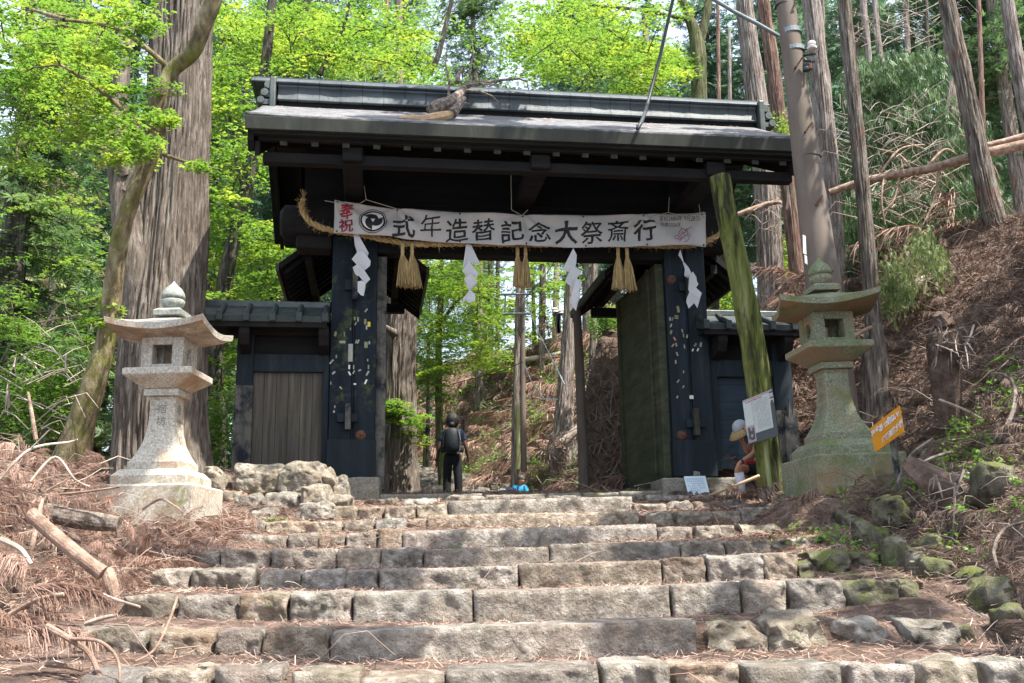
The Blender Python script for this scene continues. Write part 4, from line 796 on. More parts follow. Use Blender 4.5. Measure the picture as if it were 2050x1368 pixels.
lantern((3.87, 12.1, .75), math.radians(6), M['lanternB'], 'tall mossy green granite lantern in shade right of the stairs, beside the orange sign', [('奉', 'l', 1.36, .14, 0), ('納', 'l', 1.2, .14, 0), ('灯', 'l', 1.02, .15, 0)], -.03, math.radians(-15))
# ------------------------------------------------------------------ mossy post, signs, notice, stick
def curve(pts): return [at(x, y, d) for x, y, d in pts]
def trunkmesh(C, R, n=14, amp=.06, seed=0, flare=0, sub=10, ridges=0, fiss=0):
    """smooth irregular tapered tube through centres C with radii R"""
    C = [np.array(c, float) for c in C]; t = np.linspace(0, len(C)-1, (len(C)-1)*sub+1); tt = np.arange(len(C))
    # catmull-rom
    out = []; rr = []
    for q in t:
        i = min(int(q), len(C)-2); f = q-i; p0, p1, p2, p3 = C[max(i-1, 0)], C[i], C[i+1], C[min(i+2, len(C)-1)]
        out.append(.5*((2*p1)+(-p0+p2)*f+(2*p0-5*p1+4*p2-p3)*f*f+(-p0+3*p1-3*p2+p3)*f**3)); rr.append(np.interp(q, tt, R))
    V = []; N = len(out); px = None
    for i in range(N):
        d = out[min(i+1, N-1)]-out[max(i-1, 0)]; d = d/(np.linalg.norm(d)+1e-9)
        if px is None: px, py, _ = frame(d)
        else: px = px-d*(px@d); px /= np.linalg.norm(px); py = np.cross(d, px)
        for k in range(n):
            a = 2*math.pi*k/n; q = rr[i]; c = out[i]
            nn = noise.noise(Vector((math.cos(a)*1.3+seed, math.sin(a)*1.3, c[2]*.7/max(.3, q*3)+seed)))
            rd = q*(1+amp*nn*2)+(ridges*q*math.sin(a*7+seed+nn*2)*.5 if ridges else 0)
            if flare:
                h = i/max(1, N-1); fl = max(0, 1-h/.22)**2; rd += q*flare*fl*(.55+.45*math.sin(a*5+seed*2))
            if fiss:
                f1 = noise.noise(Vector((math.cos(a)*fiss, math.sin(a)*fiss, c[2]*.45+seed))); f2 = noise.noise(Vector((math.cos(a)*fiss*2.6, math.sin(a)*fiss*2.6, c[2]*1.3)))
                rd += (-.055*max(0, 1-abs(f1)*5)-.026*max(0, 1-abs(f2)*4.5)+.016*f2)*min(1, q/.35)
            V.append(c+rd*(math.cos(a)*px+math.sin(a)*py))
    Fs = [(i*n+k, i*n+(k+1) % n, (i+1)*n+(k+1) % n, (i+1)*n+k) for i in range(N-1) for k in range(n)]
    return V, Fs, out, rr
def trunkobj(name, C, R, mat, parent=None, cap=False, **k):
    V, Fs, out, rr = trunkmesh(C, R, **k); n = k.get('n', 14); mb = MB(); mb.add(V, Fs)
    if cap: mb.f += [tuple(range(n))[::-1], tuple(len(V)-n+q for q in range(n))]
    return mb.build(name, mat, parent, smooth=not cap)
def pc(L): # list of (px,py,width px,depth) -> centres, radii
    return [at(x, y, d) for x, y, w, d in L], [w/2/2050*d*1.0 for x, y, w, d in L]
C, R = pc([(1548, 985, 52, 14.6), (1524, 800, 53, 14.5), (1502, 660, 51, 14.4), (1475, 520, 46, 14.3), (1455, 430, 46, 14.25), (1441, 352, 43, 14.2)])
o = trunkobj('mossy_post', C, R, M['mossy'], None, True, n=48, amp=.07, seed=3, fiss=3.2); tag(o, 'thick mossy green timber post leaning in front of the right side of the gate', 'post')
def quadmap(q, off=0):
    q = [np.array(p) for p in q]; n = np.cross(q[1]-q[0], q[3]-q[0]); n /= np.linalg.norm(n)
    if n[1] > 0: n = -n
    return (lambda s, t: tuple(q[0]*(1-s)*(1-t)+q[1]*s*(1-t)+q[2]*s*t+q[3]*(1-s)*t+n*off)), n
def panel(q, s0, s1, t0, t1, th, off, name, mat, par):
    f, n = quadmap(q); c = [np.array(f(s, t)) for s, t in ((s0, t0), (s1, t0), (s1, t1), (s0, t1))]; mb = MB(); mb.v = [tuple(p+n*off) for p in c]+[tuple(p+n*(off-th)) for p in c]
    mb.f = [(0, 1, 2, 3), (7, 6, 5, 4), (0, 4, 5, 1), (1, 5, 6, 2), (2, 6, 7, 3), (3, 7, 4, 0)]; return mb.build(name, mat, par, world=True)
# information sign
q = [at(1486.5, 803, 13.55), at(1545.7, 779, 13.35), at(1558.5, 872, 13.35), at(1498.5, 891, 13.55)]
sg = empty('information_sign', at(1542, 977, 13.5), 0, 'white and grey information board on a bamboo coloured pole beside the mossy post', 'sign')
panel(q, 0, 1, 0, 1, .03, 0, 'board', M['signgrey'], sg); 
panel(q, .0, .88, .04, .80, .002, .004, 'board_face', M['signwhite'], sg)
panel(q, .0, 1, 0, .035, .002, .004, 'header_strip', M['pink'], sg)
panel(q, .02, .29, .60, .97, .002, .007, 'small_picture', M['pink'], sg); 
for (a, b_, c_, d_) in ((.06, .13, .64, .9), (.2, .26, .66, .92), (.12, .21, .72, .8), (.12, .21, .86, .93)): panel(q, a, b_, c_, d_, .001, .009, 'small_picture', M['signgrey'], sg)
f, n = quadmap(q, .006)
def sgt(txt, s, t, w, h, mat, sx=1, off=.009): # s,t centre; size as a share of the board height
    f2, _ = quadmap(q, off); return glyph(txt, h, .01, lambda x, y: f2(s+x*.82*sx/.55, t-y), .05, 'lettering', mat, sg)
for o in (sgt('黒', .945, .12, 0, .10, M['white'], 1.0), sgt('門', .945, .235, 0, .10, M['white'], 1.0), sgt('Kuromon (Black Gate)', .36, .075, 0, .055, M['redink'], .75)):
    o.parent = sg; o.matrix_parent_inverse = mw(sg).inverted()
mb = MB(); random.seed(5)
for c_ in range(13):
    s = .80-c_*.043; t0 = .12 if c_ not in (0,) else .13; t1 = .60 if s < .33 else .74; t = t0
    if c_ in (10,): t1 = .35
    while t < t1:
        if random.random() < .86:
            w_ = .011; 
            for (ds, dt, ww, hh) in ((-.007, 0, .004, .016), (.006, .002, .004, .014), (0, .006, .014, .003), (0, .013, .016, .003)):
                cc = [f(s+ds-ww/2, t+dt), f(s+ds+ww/2, t+dt), f(s+ds+ww/2, t+dt+hh*.8), f(s+ds-ww/2, t+dt+hh*.8)]; mb.add(cc, [(0, 1, 2, 3)])
        t += .026
me = bpy.data.meshes.new('fine_print'); me.from_pydata(mb.v, [], mb.f); me.materials.append(M['signgrey']); o = link('fine_print', me, sg, True)
mb = MB(); mb.tube([at(1531, 860, 13.62), at(1535, 920, 13.6), at(1543, 978, 13.55)], [.03, .034, .036], 10); mb.build('sign_pole', M['yellowpost'], sg, world=True)
# orange sign
q = [at(1741.7, 857.7, 10.75), at(1799.7, 812.7, 10.25), at(1809, 865.4, 10.25), at(1751.6, 906.6, 10.75)]
og = empty('orange_sign', at(1800, 968, 10.6), 0, 'small tilted orange sign with white hand painted letters on a wooden stake', 'sign')
panel(q, 0, 1, 0, 1, .012, 0, 'board', M['orange'], og)
f, n = quadmap(q, .006)
for (tx, s, t, h, sx) in (('39/40', .15, .24, .26, .62), ('あっ!', .46, .26, .30, .72), ('危', .64, .25, .30, .7), ('な', .76, .25, .28, .7), ('い', .865, .26, .28, .7), ('!!', .95, .26, .28, .6), ('嵯峨消防分団', .68, .72, .27, .62)):
    o = glyph(tx, h, .035, (lambda x, y, s=s, t=t, sx=sx: f(s+x*.72*sx, t-y)), .05, 'lettering', M['white'], og, .02); o.matrix_parent_inverse = mw(og).inverted()
mb = MB(); mb.tube([at(1786, 868, 10.56), at(1792, 915, 10.58), at(1801, 975, 10.6)], [.035, .038, .03], 4); mb.build('stake', M['greypost'], og, world=True)
mb = MB(); mb.tube([at(1778, 905, 10.5), at(1781, 940, 10.5), at(1783, 975, 10.5)], [.006]*3, 5); 
# laminated notice on the footing
q = [at(1369, 954, 16.0), at(1412, 953, 16.0), at(1421, 989, 15.6), at(1378, 991, 15.6)]
nt_ = empty('notice_sheet', at(1395, 990, 15.7), 0, 'pale blue laminated notice sheet leaning on the right gate footing', 'notice')
panel(q, 0, 1, 0, 1, .006, 0, 'sheet', M['bluepaper'], nt_); f, n = quadmap(q, .004); mb = MB()
for r_ in range(6):
    for c_ in range(9):
        if random.random() < .82 and not (r_ == 5 and c_ > 5):
            s, t = .12+c_*.088, .14+r_*.125
            for (ds, dt, ww, hh) in ((0, 0, .05, .014), (0, .03, .055, .014), (-.012, .01, .012, .06), (.015, .01, .010, .06)): mb.add([f(s+ds-ww/2, t+dt), f(s+ds+ww/2, t+dt), f(s+ds+ww/2, t+dt+hh), f(s+ds-ww/2, t+dt+hh)], [(0, 1, 2, 3)])
mb.add([f(.1, .93), f(.9, .93), f(.9, .945), f(.1, .945)], [(0, 1, 2, 3)])
me = bpy.data.meshes.new('print'); me.from_pydata(mb.v, [], mb.f); me.materials.append(M['bluegrey']); link('print', me, nt_, True)
mb = MB(); mb.tube([at(1390, 954, 16.25), at(1392, 949, 16.25), at(1398, 950, 16.25), at(1400, 955, 16.25)], [.02, .05, .05, .02], 8); tag(mb.build('small_stone', M['rock'], smooth=True), 'tiny tan stone lying on top of the footing above the notice', 'stone')
mb = MB(); mb.tube([at(1416, 994, 14.75), at(1466, 975, 14.6), at(1520, 953, 14.35)], [.02, .022, .024], 8); tag(mb.build('walking_stick', M['stick'], smooth=True), 'plain wooden walking stick leaning beside the seated hiker', 'walking stick')
# ------------------------------------------------------------------ poles
up = empty('utility_pole', at(1693, 960, 13.3), 0, 'thick brown concrete utility pole with steel bands and insulators behind the right lantern', 'utility pole')
D = 13.3
C, R = pc([(1698, 1000, 78, D), (1684, 850, 76, D), (1652, 600, 71, D), (1625, 400, 62, D), (1600, 210, 51, D), (1572, 0, 41, D), (1545, -200, 38, D)])
trunkobj('pole_shaft', C, R, M['pole'], up, n=24, amp=0, sub=4).matrix_parent_inverse = mw(up).inverted()
def ringat(px, py, w, h, name, mat, mult=1.06):
    c = np.array(at(px, py, D)); ax = np.array(at(1572, 0, D))-np.array(at(1652, 600, D)); ax /= np.linalg.norm(ax); r = w/2/2050*D*mult; mb = MB(); mb.tube([c-ax*h/2, c+ax*h/2], r, 24); return mb.build(name, mat, up, world=True)
for (px, py, w, h) in ((1583, 66, 45, .07), (1588, 102, 46, .06)): ringat(px, py, w, h, 'steel_band', M['iron'])
ringat(1616, 318, 58, .012, 'pole_joint', M['rubber'], 1.015); ringat(1570, 12, 41, .012, 'pole_joint', M['rubber'], 1.015)
for (x0, y0, x1, y1) in ((1603, 100, 1632, 97), (1605, 112, 1632, 108), (1606, 121, 1630, 124)):
    mb = MB(); mb.tube([at(x0, y0, D-.05), at(x1, y1, D-.25)], .018, 6); mb.build('bracket', M['rubber'], up, world=True)
def lathe_at(px, py, d, prof, name, mat, par):
    c = at(px, py, d); mb = MB(); mb.lathe(prof, 16, c); return mb.build(name, mat, par, smooth=False, world=True)
lathe_at(1625, 92, D-.3, [(.03, -.06), (.065, -.05), (.07, -.02), (.045, 0), (.06, .02), (.055, .05), (.03, .07), (.005, .075)], 'insulator', M['ceramic'], up)
lathe_at(1614, 134, D-.25, [(.02, -.07), (.05, -.06), (.055, -.03), (.04, -.01), (.05, .02), (.045, .05), (.02, .06)], 'insulator', M['verdi'], up)
lathe_at(1621, 134, D-.27, [(.02, -.045), (.036, -.035), (.036, .035), (.02, .045)], 'insulator', M['rust'], up)
for (px, py) in ((1594, 133), (1613, 263), (1634, 410), (1655, 560), (1603, -20)):
    mb = MB(); a = np.array(at(px, py, D-.22)); mb.tube([a+np.array([0, .2, 0]), a, a+np.array([.09, -.02, .12])], [.014, .016, .012], 6); mb.build('step_bolt', M['rust'], up, world=True)
for (px, py, w, h) in ((1610, 490, 6, 40), (1613, 520, 5, 20)):
    q = [at(px-w/2, py-h/2, D-.2), at(px+w/2, py-h/2+3, D-.2), at(px+w/2+1.5, py+h/2, D-.2), at(px-w/2+1, py+h/2-3, D-.2)]; panel(q, 0, 1, 0, 1, .004, 0, 'number_plate', M['white'], up)
def cable(name, pts, r, mat, lab):
    mb = MB(); mb.tube(curve(pts), r, 7); return tag(mb.build(name, mat, smooth=True), lab, 'cable')
cable('guy_cable', [(1558, 72, 13.1), (1520, 50, 12.8), (1470, 24, 12.4), (1420, -6, 12), (1340, -60, 11.5)], .028, M['cablegrey'], 'pale grey sheathed cable running up left from the pole bands')
cable('black_cable', [(1276, 258, 14.35), (1284, 245, 14.6), (1292, 224, 15.2), (1300, 195, 16.3), (1322, 110, 16.2), (1347, 0, 16), (1365, -80, 15.8)], .03, M['rubber'], 'dark cable lying over the gate roof and rising to the top of the picture')
# poles beyond the gate
def simplepole(px_pts, mat, name, lab, extra=None):
    r = empty(name, curve([px_pts[0][:2]+(px_pts[0][3],)])[0], 0, lab, 'pole'); C, R = pc(px_pts); o = trunkobj('pole_shaft', C, R, mat, r, True, n=14, amp=.01, sub=3); o.matrix_parent_inverse = mw(r).inverted(); return r
p1 = simplepole([(1049, 945, 12.5, 27), (1047, 800, 12, 27), (1046, 560, 10, 27), (1046, 480, 9, 27), (1046, 380, 8, 27)], M['pole'], 'telegraph_pole', 'slim brown pole with two pale crossarms behind the gate')
for y_ in (589, 628):
    mb = MB(); mb.tube([at(1003, y_+1, 26.8), at(1062, y_, 26.8)], .035, 4); mb.build('crossarm', M['iron'], p1, world=True)
mb = MB(); mb.tube([at(1012, 589, 26.8), at(1011, 628, 26.8)], .02, 4); mb.build('crossarm_brace', M['iron'], p1, world=True)
p2 = simplepole([(1170, 985, 22, 19.6), (1163, 800, 20, 19.6), (1156, 640, 17, 19.6), (1150, 540, 16, 19.6), (1143, 430, 14, 19.6)], M['pole'], 'telegraph_pole', 'olive brown concrete pole standing beside the root mass inside the gateway')
simplepole([(1038, 940, 9, 24.5), (1037, 870, 9, 24.5), (1037, 812, 9, 24.5)], M['yellowpost'], 'wooden_stake', 'pale yellow green wooden stake beside the slim brown pole')
simplepole([(856, 935, 9, 33), (857, 800, 8, 33), (858, 673, 7, 33)], M['greypost'], 'wooden_pole', 'thin grey bare pole standing left of the path behind the hiker')
simplepole([(849, 935, 6, 31), (850, 890, 6, 31)], M['mossy'], 'wooden_stake', 'short green stake at the foot of the thin grey pole')
p3 = empty('insulator_rack', at(1115, 640, 30), 0, 'crossarm with white insulators and hanging black cable loop seen through the gate', 'crossarm')
mb = MB(); mb.tube([at(1106, 630, 30), at(1135, 627, 30)], .05, 4); mb.build('crossarm', M['iron'], p3, world=True)
for (x, y) in ((1111, 622), (1124, 625), (1132, 632), (1132, 645), (1132, 656)): lathe_at(x, y, 30, [(.04, -.06), (.11, -.05), (.09, 0), (.11, .03), (.05, .08)], 'insulator', M['ceramic'], p3)
mb = MB(); 
for dx in (0, 3, 6, 8): mb.tube([at(1112+dx, 628, 30), at(1114+dx*.7, 650, 30), at(1117+dx*.4, 667, 30)], .05, 5)
mb.build('cable_loop', M['rubber'], p3, world=True)
cable('thin_wire', [(1120, 510, 26), (1085, 560, 26), (1050, 600, 26)], .012, M['rubber'], 'thin wire sloping down to the slim pole crossarm')
cable('thin_wire', [(1050, 600, 26), (1080, 670, 25), (1118, 745, 24), (1130, 770, 23)], .014, M['cablegrey'], 'pale guy wire slanting down from the slim pole')
cable('thin_wire', [(1046, 720, 26), (1062, 760, 25), (1090, 800, 24), (1115, 800, 23)], .012, M['cablegrey'], 'slack pale wire hanging beside the leaning cedar')
cable('thin_wire', [(1046, 725, 26), (1000, 745, 28), (940, 760, 30), (902, 770, 32)], .012, M['rubber'], 'thin dark wire running left across the hillside behind the gate')
# ------------------------------------------------------------------ leaves
def rotmats(n, tilt, rs, flat=True):
    """random bases; z axis near up with spread tilt"""
    a = rs.rand(n)*2*np.pi; th = np.abs(rs.randn(n))*tilt; ph = rs.rand(n)*2*np.pi
    z = np.stack([np.sin(th)*np.cos(ph), np.sin(th)*np.sin(ph), np.cos(th)], -1)
    x = np.stack([np.cos(a), np.sin(a), np.zeros(n)], -1); x -= z*(x*z).sum(1)[:, None]; x /= np.linalg.norm(x, axis=1)[:, None]+1e-9
    return np.stack([x, np.cross(z, x), z], 1)    # rows = axes
def quads(C, B, s, T):
    """C (n,3), B (n,3,3), s (n,), T template (q,4,3) -> verts, faces"""
    n = len(C); q = len(T); tv = T.reshape(-1, 3); V = C[:, None, :]+s[:, None, None]*np.einsum('vk,nkj->nvj', tv, B)
    return V.reshape(-1, 3), np.arange(n*q*4).reshape(-1, 4)
def lobe(ang, L, w, z=0):
    c, s = math.cos(ang), math.sin(ang); P = [(0, 0), (L*.5, -w), (L, 0), (L*.5, w)]
    return [(x*c-y*s, x*s+y*c, z-(.12 if i == 2 else 0)*L) for i, (x, y) in enumerate(P)]
T_MAPLE = np.array([lobe(a, l, .17) for a, l in ((0, .62), (.85, .55), (-.85, .55))])
T_SPRAY = np.array([lobe(a, l, .07, -abs(a)*.05) for a, l in ((0, 1.), (.45, .8), (-.45, .8), (1.0, .55), (-1.0, .55))])
T_DROOP = np.array([[(0, -.05, 0), (0, .05, 0), (.16, .05, -.45), (.16, -.05, -.45)], [(.16, -.05, -.45), (.16, .05, -.45), (.12, .02, -1.), (.12, -.02, -1.)],
                    [(.1, -.2, -.1), (.1, -.12, -.1), (.2, -.1, -.8), (.2, -.16, -.8)], [(.1, .2, -.1), (.1, .12, -.1), (.22, .1, -.85), (.22, .16, -.85)]])
def maple_leaves(cl, per, rad, thick, size, seed, tilt=.45, T=T_MAPLE):
    rs = np.random.RandomState(seed); cl = np.asarray(cl, float); n = len(cl); idx = np.repeat(np.arange(n), per); N = len(idx)
    rr = rad*(.6+.7*rs.rand(n)); r = np.sqrt(rs.rand(N))*rr[idx]; a = rs.rand(N)*6.283; tl = rs.randn(n, 2)*.18
    ox = r*np.cos(a); oy = r*np.sin(a); oz = rs.randn(N)*thick+ox*tl[idx, 0]+oy*tl[idx, 1]-.25*(r/rad)**2*rad*.5
    lac = np.sin(ox*19+idx)*np.sin(oy*17+idx*2)+rs.randn(N)*.5; keep = lac > -.55
    C = cl[idx]+np.stack([ox, oy, oz], -1); C = C[keep]; M_ = len(C)
    return quads(C, rotmats(M_, tilt, rs), size*(.5+.95*rs.rand(M_)), T)
def inpoly(poly, n, rs):
    P = np.array(poly, float); out = []; x0, y0 = P.min(0); x1, y1 = P.max(0)
    while len(out) < n:
        x, y = x0+(x1-x0)*rs.rand(), y0+(y1-y0)*rs.rand(); c = False
        for (ax, ay), (bx, by) in zip(P, np.roll(P, -1, 0)):
            if (ay > y) != (by > y) and x < (bx-ax)*(y-ay)/(by-ay)+ax: c = not c
        if c: out.append((x, y))
    return out
def branches(mb, nodes, clumps, r0=.02, droop=.06, rs=None):
    nodes = [np.array(p) for p in nodes]; order = sorted(range(len(clumps)), key=lambda i: min(np.linalg.norm(clumps[i]-p) for p in nodes[:200]))
    for i in order:
        c = np.array(clumps[i]); d = [np.linalg.norm(c-p)+max(0, p[2]-c[2])*.8 for p in nodes]; j = int(np.argmin(d)); a = nodes[j]; L = np.linalg.norm(c-a)
        if L < .05: continue
        mid = (a+c)/2+np.array([random.gauss(0, .06), random.gauss(0, .06), .08])*L; q1 = a*.6+mid*.5-a*.1; r = min(.05, .006+.012*L)
        mb.tube([a, mid, c], [r, r*.7, .004], 5, False); nodes += [mid, c]
def tree(name, label, cat, pts, mat, crowns=(), group=None, flare=0, ridges=0, n=20, extra=None, amp=.06, sub=8, fiss=0):
    C, R = pc(pts); C = [C[0]+(C[0]-C[1])/np.linalg.norm(C[0]-C[1])*1.1]+C; R = [R[0]]+R; r = empty(name, C[0], 0, label, cat, group)
    o = trunkobj('trunk', C, R, mat, r, seed=pts[0][0]*.37, flare=flare, ridges=ridges, n=n, amp=amp, sub=sub, fiss=fiss); o.matrix_parent_inverse = mw(r).inverted()
    mb = MB(); nodes = []
    for a, b_ in zip(C[1:-1], C[2:]):
        for t in (0, .25, .5, .75, 1): nodes.append(a*(1-t)+b_*t)
    for e in (extra or []):
        C2, R2 = pc(e); V, Fs, out, rr = trunkmesh(C2, R2, n=9, amp=.05, seed=e[0][0]*.1, sub=6); MB().add(V, Fs).build('limb', mat, r, smooth=True, world=True); nodes += [out[k] for k in range(0, len(out), 3)]
    for (poly, y0, y1, ncl, per, rad, size, mt, seed) in crowns:
        rs = np.random.RandomState(seed); cl = [at(x, y, y0+(y1-y0)*rs.rand()) for x, y in inpoly(poly, ncl, rs)]
        branches(mb, nodes, cl)
        V, Fq = maple_leaves(cl, per, rad*1.12, .022, size, seed, .32); ob = link('crown', mesh_np('crown', V, Fq, M[mt]), r); ob.matrix_parent_inverse = mw(r).inverted()
    if mb.v: mb.build('limbs', mat, r, smooth=True, world=True)
    return r
# big cedar left, with its second stem
tree('giant_cedar', 'giant straight cedar trunk behind the pale lantern, widest tree in the picture', 'tree',
 [(322, 985, 205, 15.4), (318, 860, 178, 15.4), (325, 700, 172, 15.3), (335, 560, 158, 15.3), (346, 400, 146, 15.3), (356, 250, 138, 15.3), (362, 100, 134, 15.3), (367, -40, 130, 15.3), (375, -400, 118, 15.3)], M['barkbig'], flare=.16, ridges=.04, n=260, sub=24, fiss=9,
 extra=[[(275, 640, 60, 15.0), (268, 520, 74, 14.9), (250, 400, 62, 14.9), (236, 320, 46, 14.9), (240, 230, 38, 14.9), (246, 120, 34, 14.9), (262, 0, 30, 14.9), (275, -160, 24, 14.9)], [(252, 350, 36, 14.8), (228, 300, 26, 14.6), (212, 268, 10, 14.5)], [(262, 385, 40, 14.8), (280, 330, 22, 14.7), (300, 300, 12, 14.7)]])
# curved maple in front
tree('curved_maple', 'crooked slender maple bending right across the giant cedar, with bright yellow green leaves', 'tree',
 [(140, 930, 74, 13.0), (165, 840, 56, 12.9), (196, 740, 46, 12.8), (218, 660, 42, 12.8), (228, 560, 37, 12.7), (250, 440, 36, 12.6), (285, 350, 40, 12.6), (312, 270, 36, 12.5), (322, 190, 36, 12.4), (345, 142, 34, 12.4), (385, 105, 34, 12.3), (408, 50, 36, 12.2), (430, -10, 36, 12.1), (455, -120, 30, 12)], M['maplebark'],
 [([(100,120),(215,90),(300,120),(330,180),(320,240),(290,330),(230,330),(150,290),(110,210)], 11.0, 13.4, 38, 140, .30, .08, 'maple', 11),
  ([(320,200),(352,235),(375,260),(345,262),(322,240)], 11.8, 12.3, 4, 80, .16, .08, 'maple', 12), ([(0,0),(280,0),(300,60),(230,110),(90,130),(0,110)], 10.5, 13.5, 24, 140, .30, .08, 'maple', 13), ([(0,0),(280,0),(300,60),(230,110),(90,130),(0,110)], 13.5, 17, 11, 140, .34, .09, 'maplemid', 19),
  ([(0,120),(70,110),(90,220),(60,330),(0,330)], 12, 15, 22, 140, .34, .085, 'maplemid', 14), ([(380,325),(425,325),(470,345),(430,350),(390,345)], 12.0, 12.5, 6, 60, .13, .075, 'maple', 15),
  ([(170,640),(240,600),(245,650),(225,690),(180,680)], 12.4, 13, 5, 80, .16, .08, 'maple', 16), ([(0,560),(60,600),(50,700),(0,720)], 14, 17, 10, 150, .4, .09, 'maplemid', 17)],
 extra=[[(318, 275, 14, 12.4), (329, 262, 8, 12.3), (331, 285, 4, 12.2)], [(300, 330, 20, 12.4), (270, 250, 12, 12.2), (200, 180, 9, 12), (120, 130, 6, 11.8)], [(345, 142, 14, 12.4), (240, 60, 10, 12.2), (130, 40, 7, 12)], [(328, 310, 10, 12.5), (375, 325, 6, 12.3), (440, 340, 4, 12.2)]])
# left-hand dark trunks
tree('far_left_tree', 'grey leaning trunk at the left edge of the picture with leafy boughs', 'tree', [(-4, 760, 44, 19), (8, 640, 42, 19), (22, 480, 40, 19), (38, 320, 34, 19), (52, 160, 26, 19), (62, 0, 20, 19), (70, -150, 14, 19)], M['darkbark'],
 [([(0,330),(120,300),(180,420),(150,560),(0,560)], 18, 23, 26, 150, .6, .11, 'maplemid', 21), ([(60,0),(200,0),(220,160),(90,200)], 18, 23, 18, 150, .6, .11, 'maplemid', 22)], extra=[[(30, 420, 16, 18.9), (5, 370, 11, 18.5), (-30, 340, 8, 18.4)], [(40, 260, 12, 19), (120, 200, 8, 19), (200, 170, 5, 19)]])
tree('slim_left_tree', 'slim trunk in the valley left of the crooked maple', 'tree', [(92, 900, 20, 24), (98, 740, 18, 24), (104, 600, 16, 24), (112, 420, 12, 24), (118, 250, 8, 24)], M['darkbark'], [([(60,600),(200,560),(210,760),(60,860),(0,800),(0,640)], 22, 28, 34, 150, .7, .13, 'maplemid', 23)])
# maples between cedar and gate
tree('forked_maple', 'dark mossy leaning maple behind the low left wall of the gate', 'tree', [(428, 960, 52, 20.5), (432, 860, 40, 20.5), (430, 720, 34, 20.4), (445, 590, 32, 20.3), (472, 460, 30, 20.2), (500, 350, 28, 20.1), (520, 230, 25, 20), (535, 100, 22, 20), (548, -30, 18, 20), (560, -150, 14, 20)], M['darkbark'],
 [([(400,150),(520,60),(560,150),(530,320),(560,600),(440,640),(395,560),(400,300)], 18.5, 23, 52, 210, .62, .105, 'maple', 31), ([(410,420),(600,500),(600,610),(400,620)], 20, 24, 34, 190, .55, .10, 'maplemid', 32), ([(380,640),(480,650),(475,780),(400,800)], 20, 24, 26, 180, .5, .10, 'maplemid', 33)],
 extra=[[(440, 620, 16, 20.3), (410, 560, 12, 20.3), (395, 470, 9, 20.2), (400, 380, 6, 20.2)], [(490, 380, 14, 20), (470, 300, 9, 20), (455, 200, 6, 20)], [(432, 830, 24, 20.4), (395, 810, 14, 20.2), (380, 790, 8, 20.2)]])
tree('roadside_maple', 'bright maple spreading above the gate roof left of centre', 'tree', [(568, 700, 26, 24), (560, 400, 22, 24), (575, 200, 20, 24), (600, 60, 16, 24), (640, -80, 12, 24)], M['darkbark'],
 [([(430,0),(560,0),(880,0),(880,70),(840,140),(700,120),(640,170),(560,160),(430,160)], 19.5, 25, 50, 210, .62, .10, 'maple', 41), ([(560,40),(860,60),(870,175),(780,165),(640,150)], 21, 26, 40, 190, .55, .10, 'maple', 42), ([(420,0),(700,0),(700,120),(420,220)], 24, 29, 32, 170, .8, .13, 'maplemid', 43)],
 extra=[[(640, 150, 12, 21), (665, 95, 9, 21), (690, 50, 7, 21), (700, 0, 5, 21)], [(640, 110, 8, 21), (632, 90, 6, 21)], [(860, 150, 14, 23), (878, 110, 12, 23), (890, 60, 10, 23), (905, 0, 8, 23)]])
tree('mossy_forked_tree', 'mossy dark trunk forking into two above the right end of the ridge', 'tree', [(1400, 640, 40, 24), (1402, 400, 38, 24), (1400, 200, 34, 24), (1396, 90, 32, 24), (1378, 30, 20, 24), (1355, -30, 17, 24), (1340, -150, 12, 24)], M['barkmoss'],
 [([(1050,0),(1330,0),(1380,60),(1380,180),(1280,185),(1150,160),(1050,130)], 20, 26, 44, 200, .6, .10, 'maple', 51), ([(1180,60),(1370,110),(1360,190),(1230,175)], 21, 24, 26, 190, .5, .10, 'maple', 52), ([(1000,20),(1200,0),(1250,150),(1020,150)], 26, 32, 50, 150, .9, .14, 'maplemid', 53)],
 extra=[[(1396, 100, 24, 24), (1412, 40, 19, 24), (1424, -40, 16, 24), (1430, -150, 10, 24)], [(1392, 120, 10, 24), (1300, 110, 8, 23), (1220, 60, 6, 23)], [(1380, 40, 10, 24), (1280, 20, 8, 23), (1180, 10, 6, 23)]])
tree('inner_cedar', 'massive flared cedar trunk inside the gateway behind the left pillar', 'tree', [(790, 1010, 106, 22), (793, 900, 82, 22), (795, 800, 74, 22), (798, 700, 70, 22), (803, 620, 68, 22), (818, 520, 54, 22), (836, 400, 44, 22), (846, 300, 38, 22)], M['barkbig'], flare=.3, ridges=.03, n=170, sub=16, fiss=7,
 extra=[[(790, 668, 20, 21.7), (776, 660, 16, 21.4), (765, 650, 7, 21.2)]])
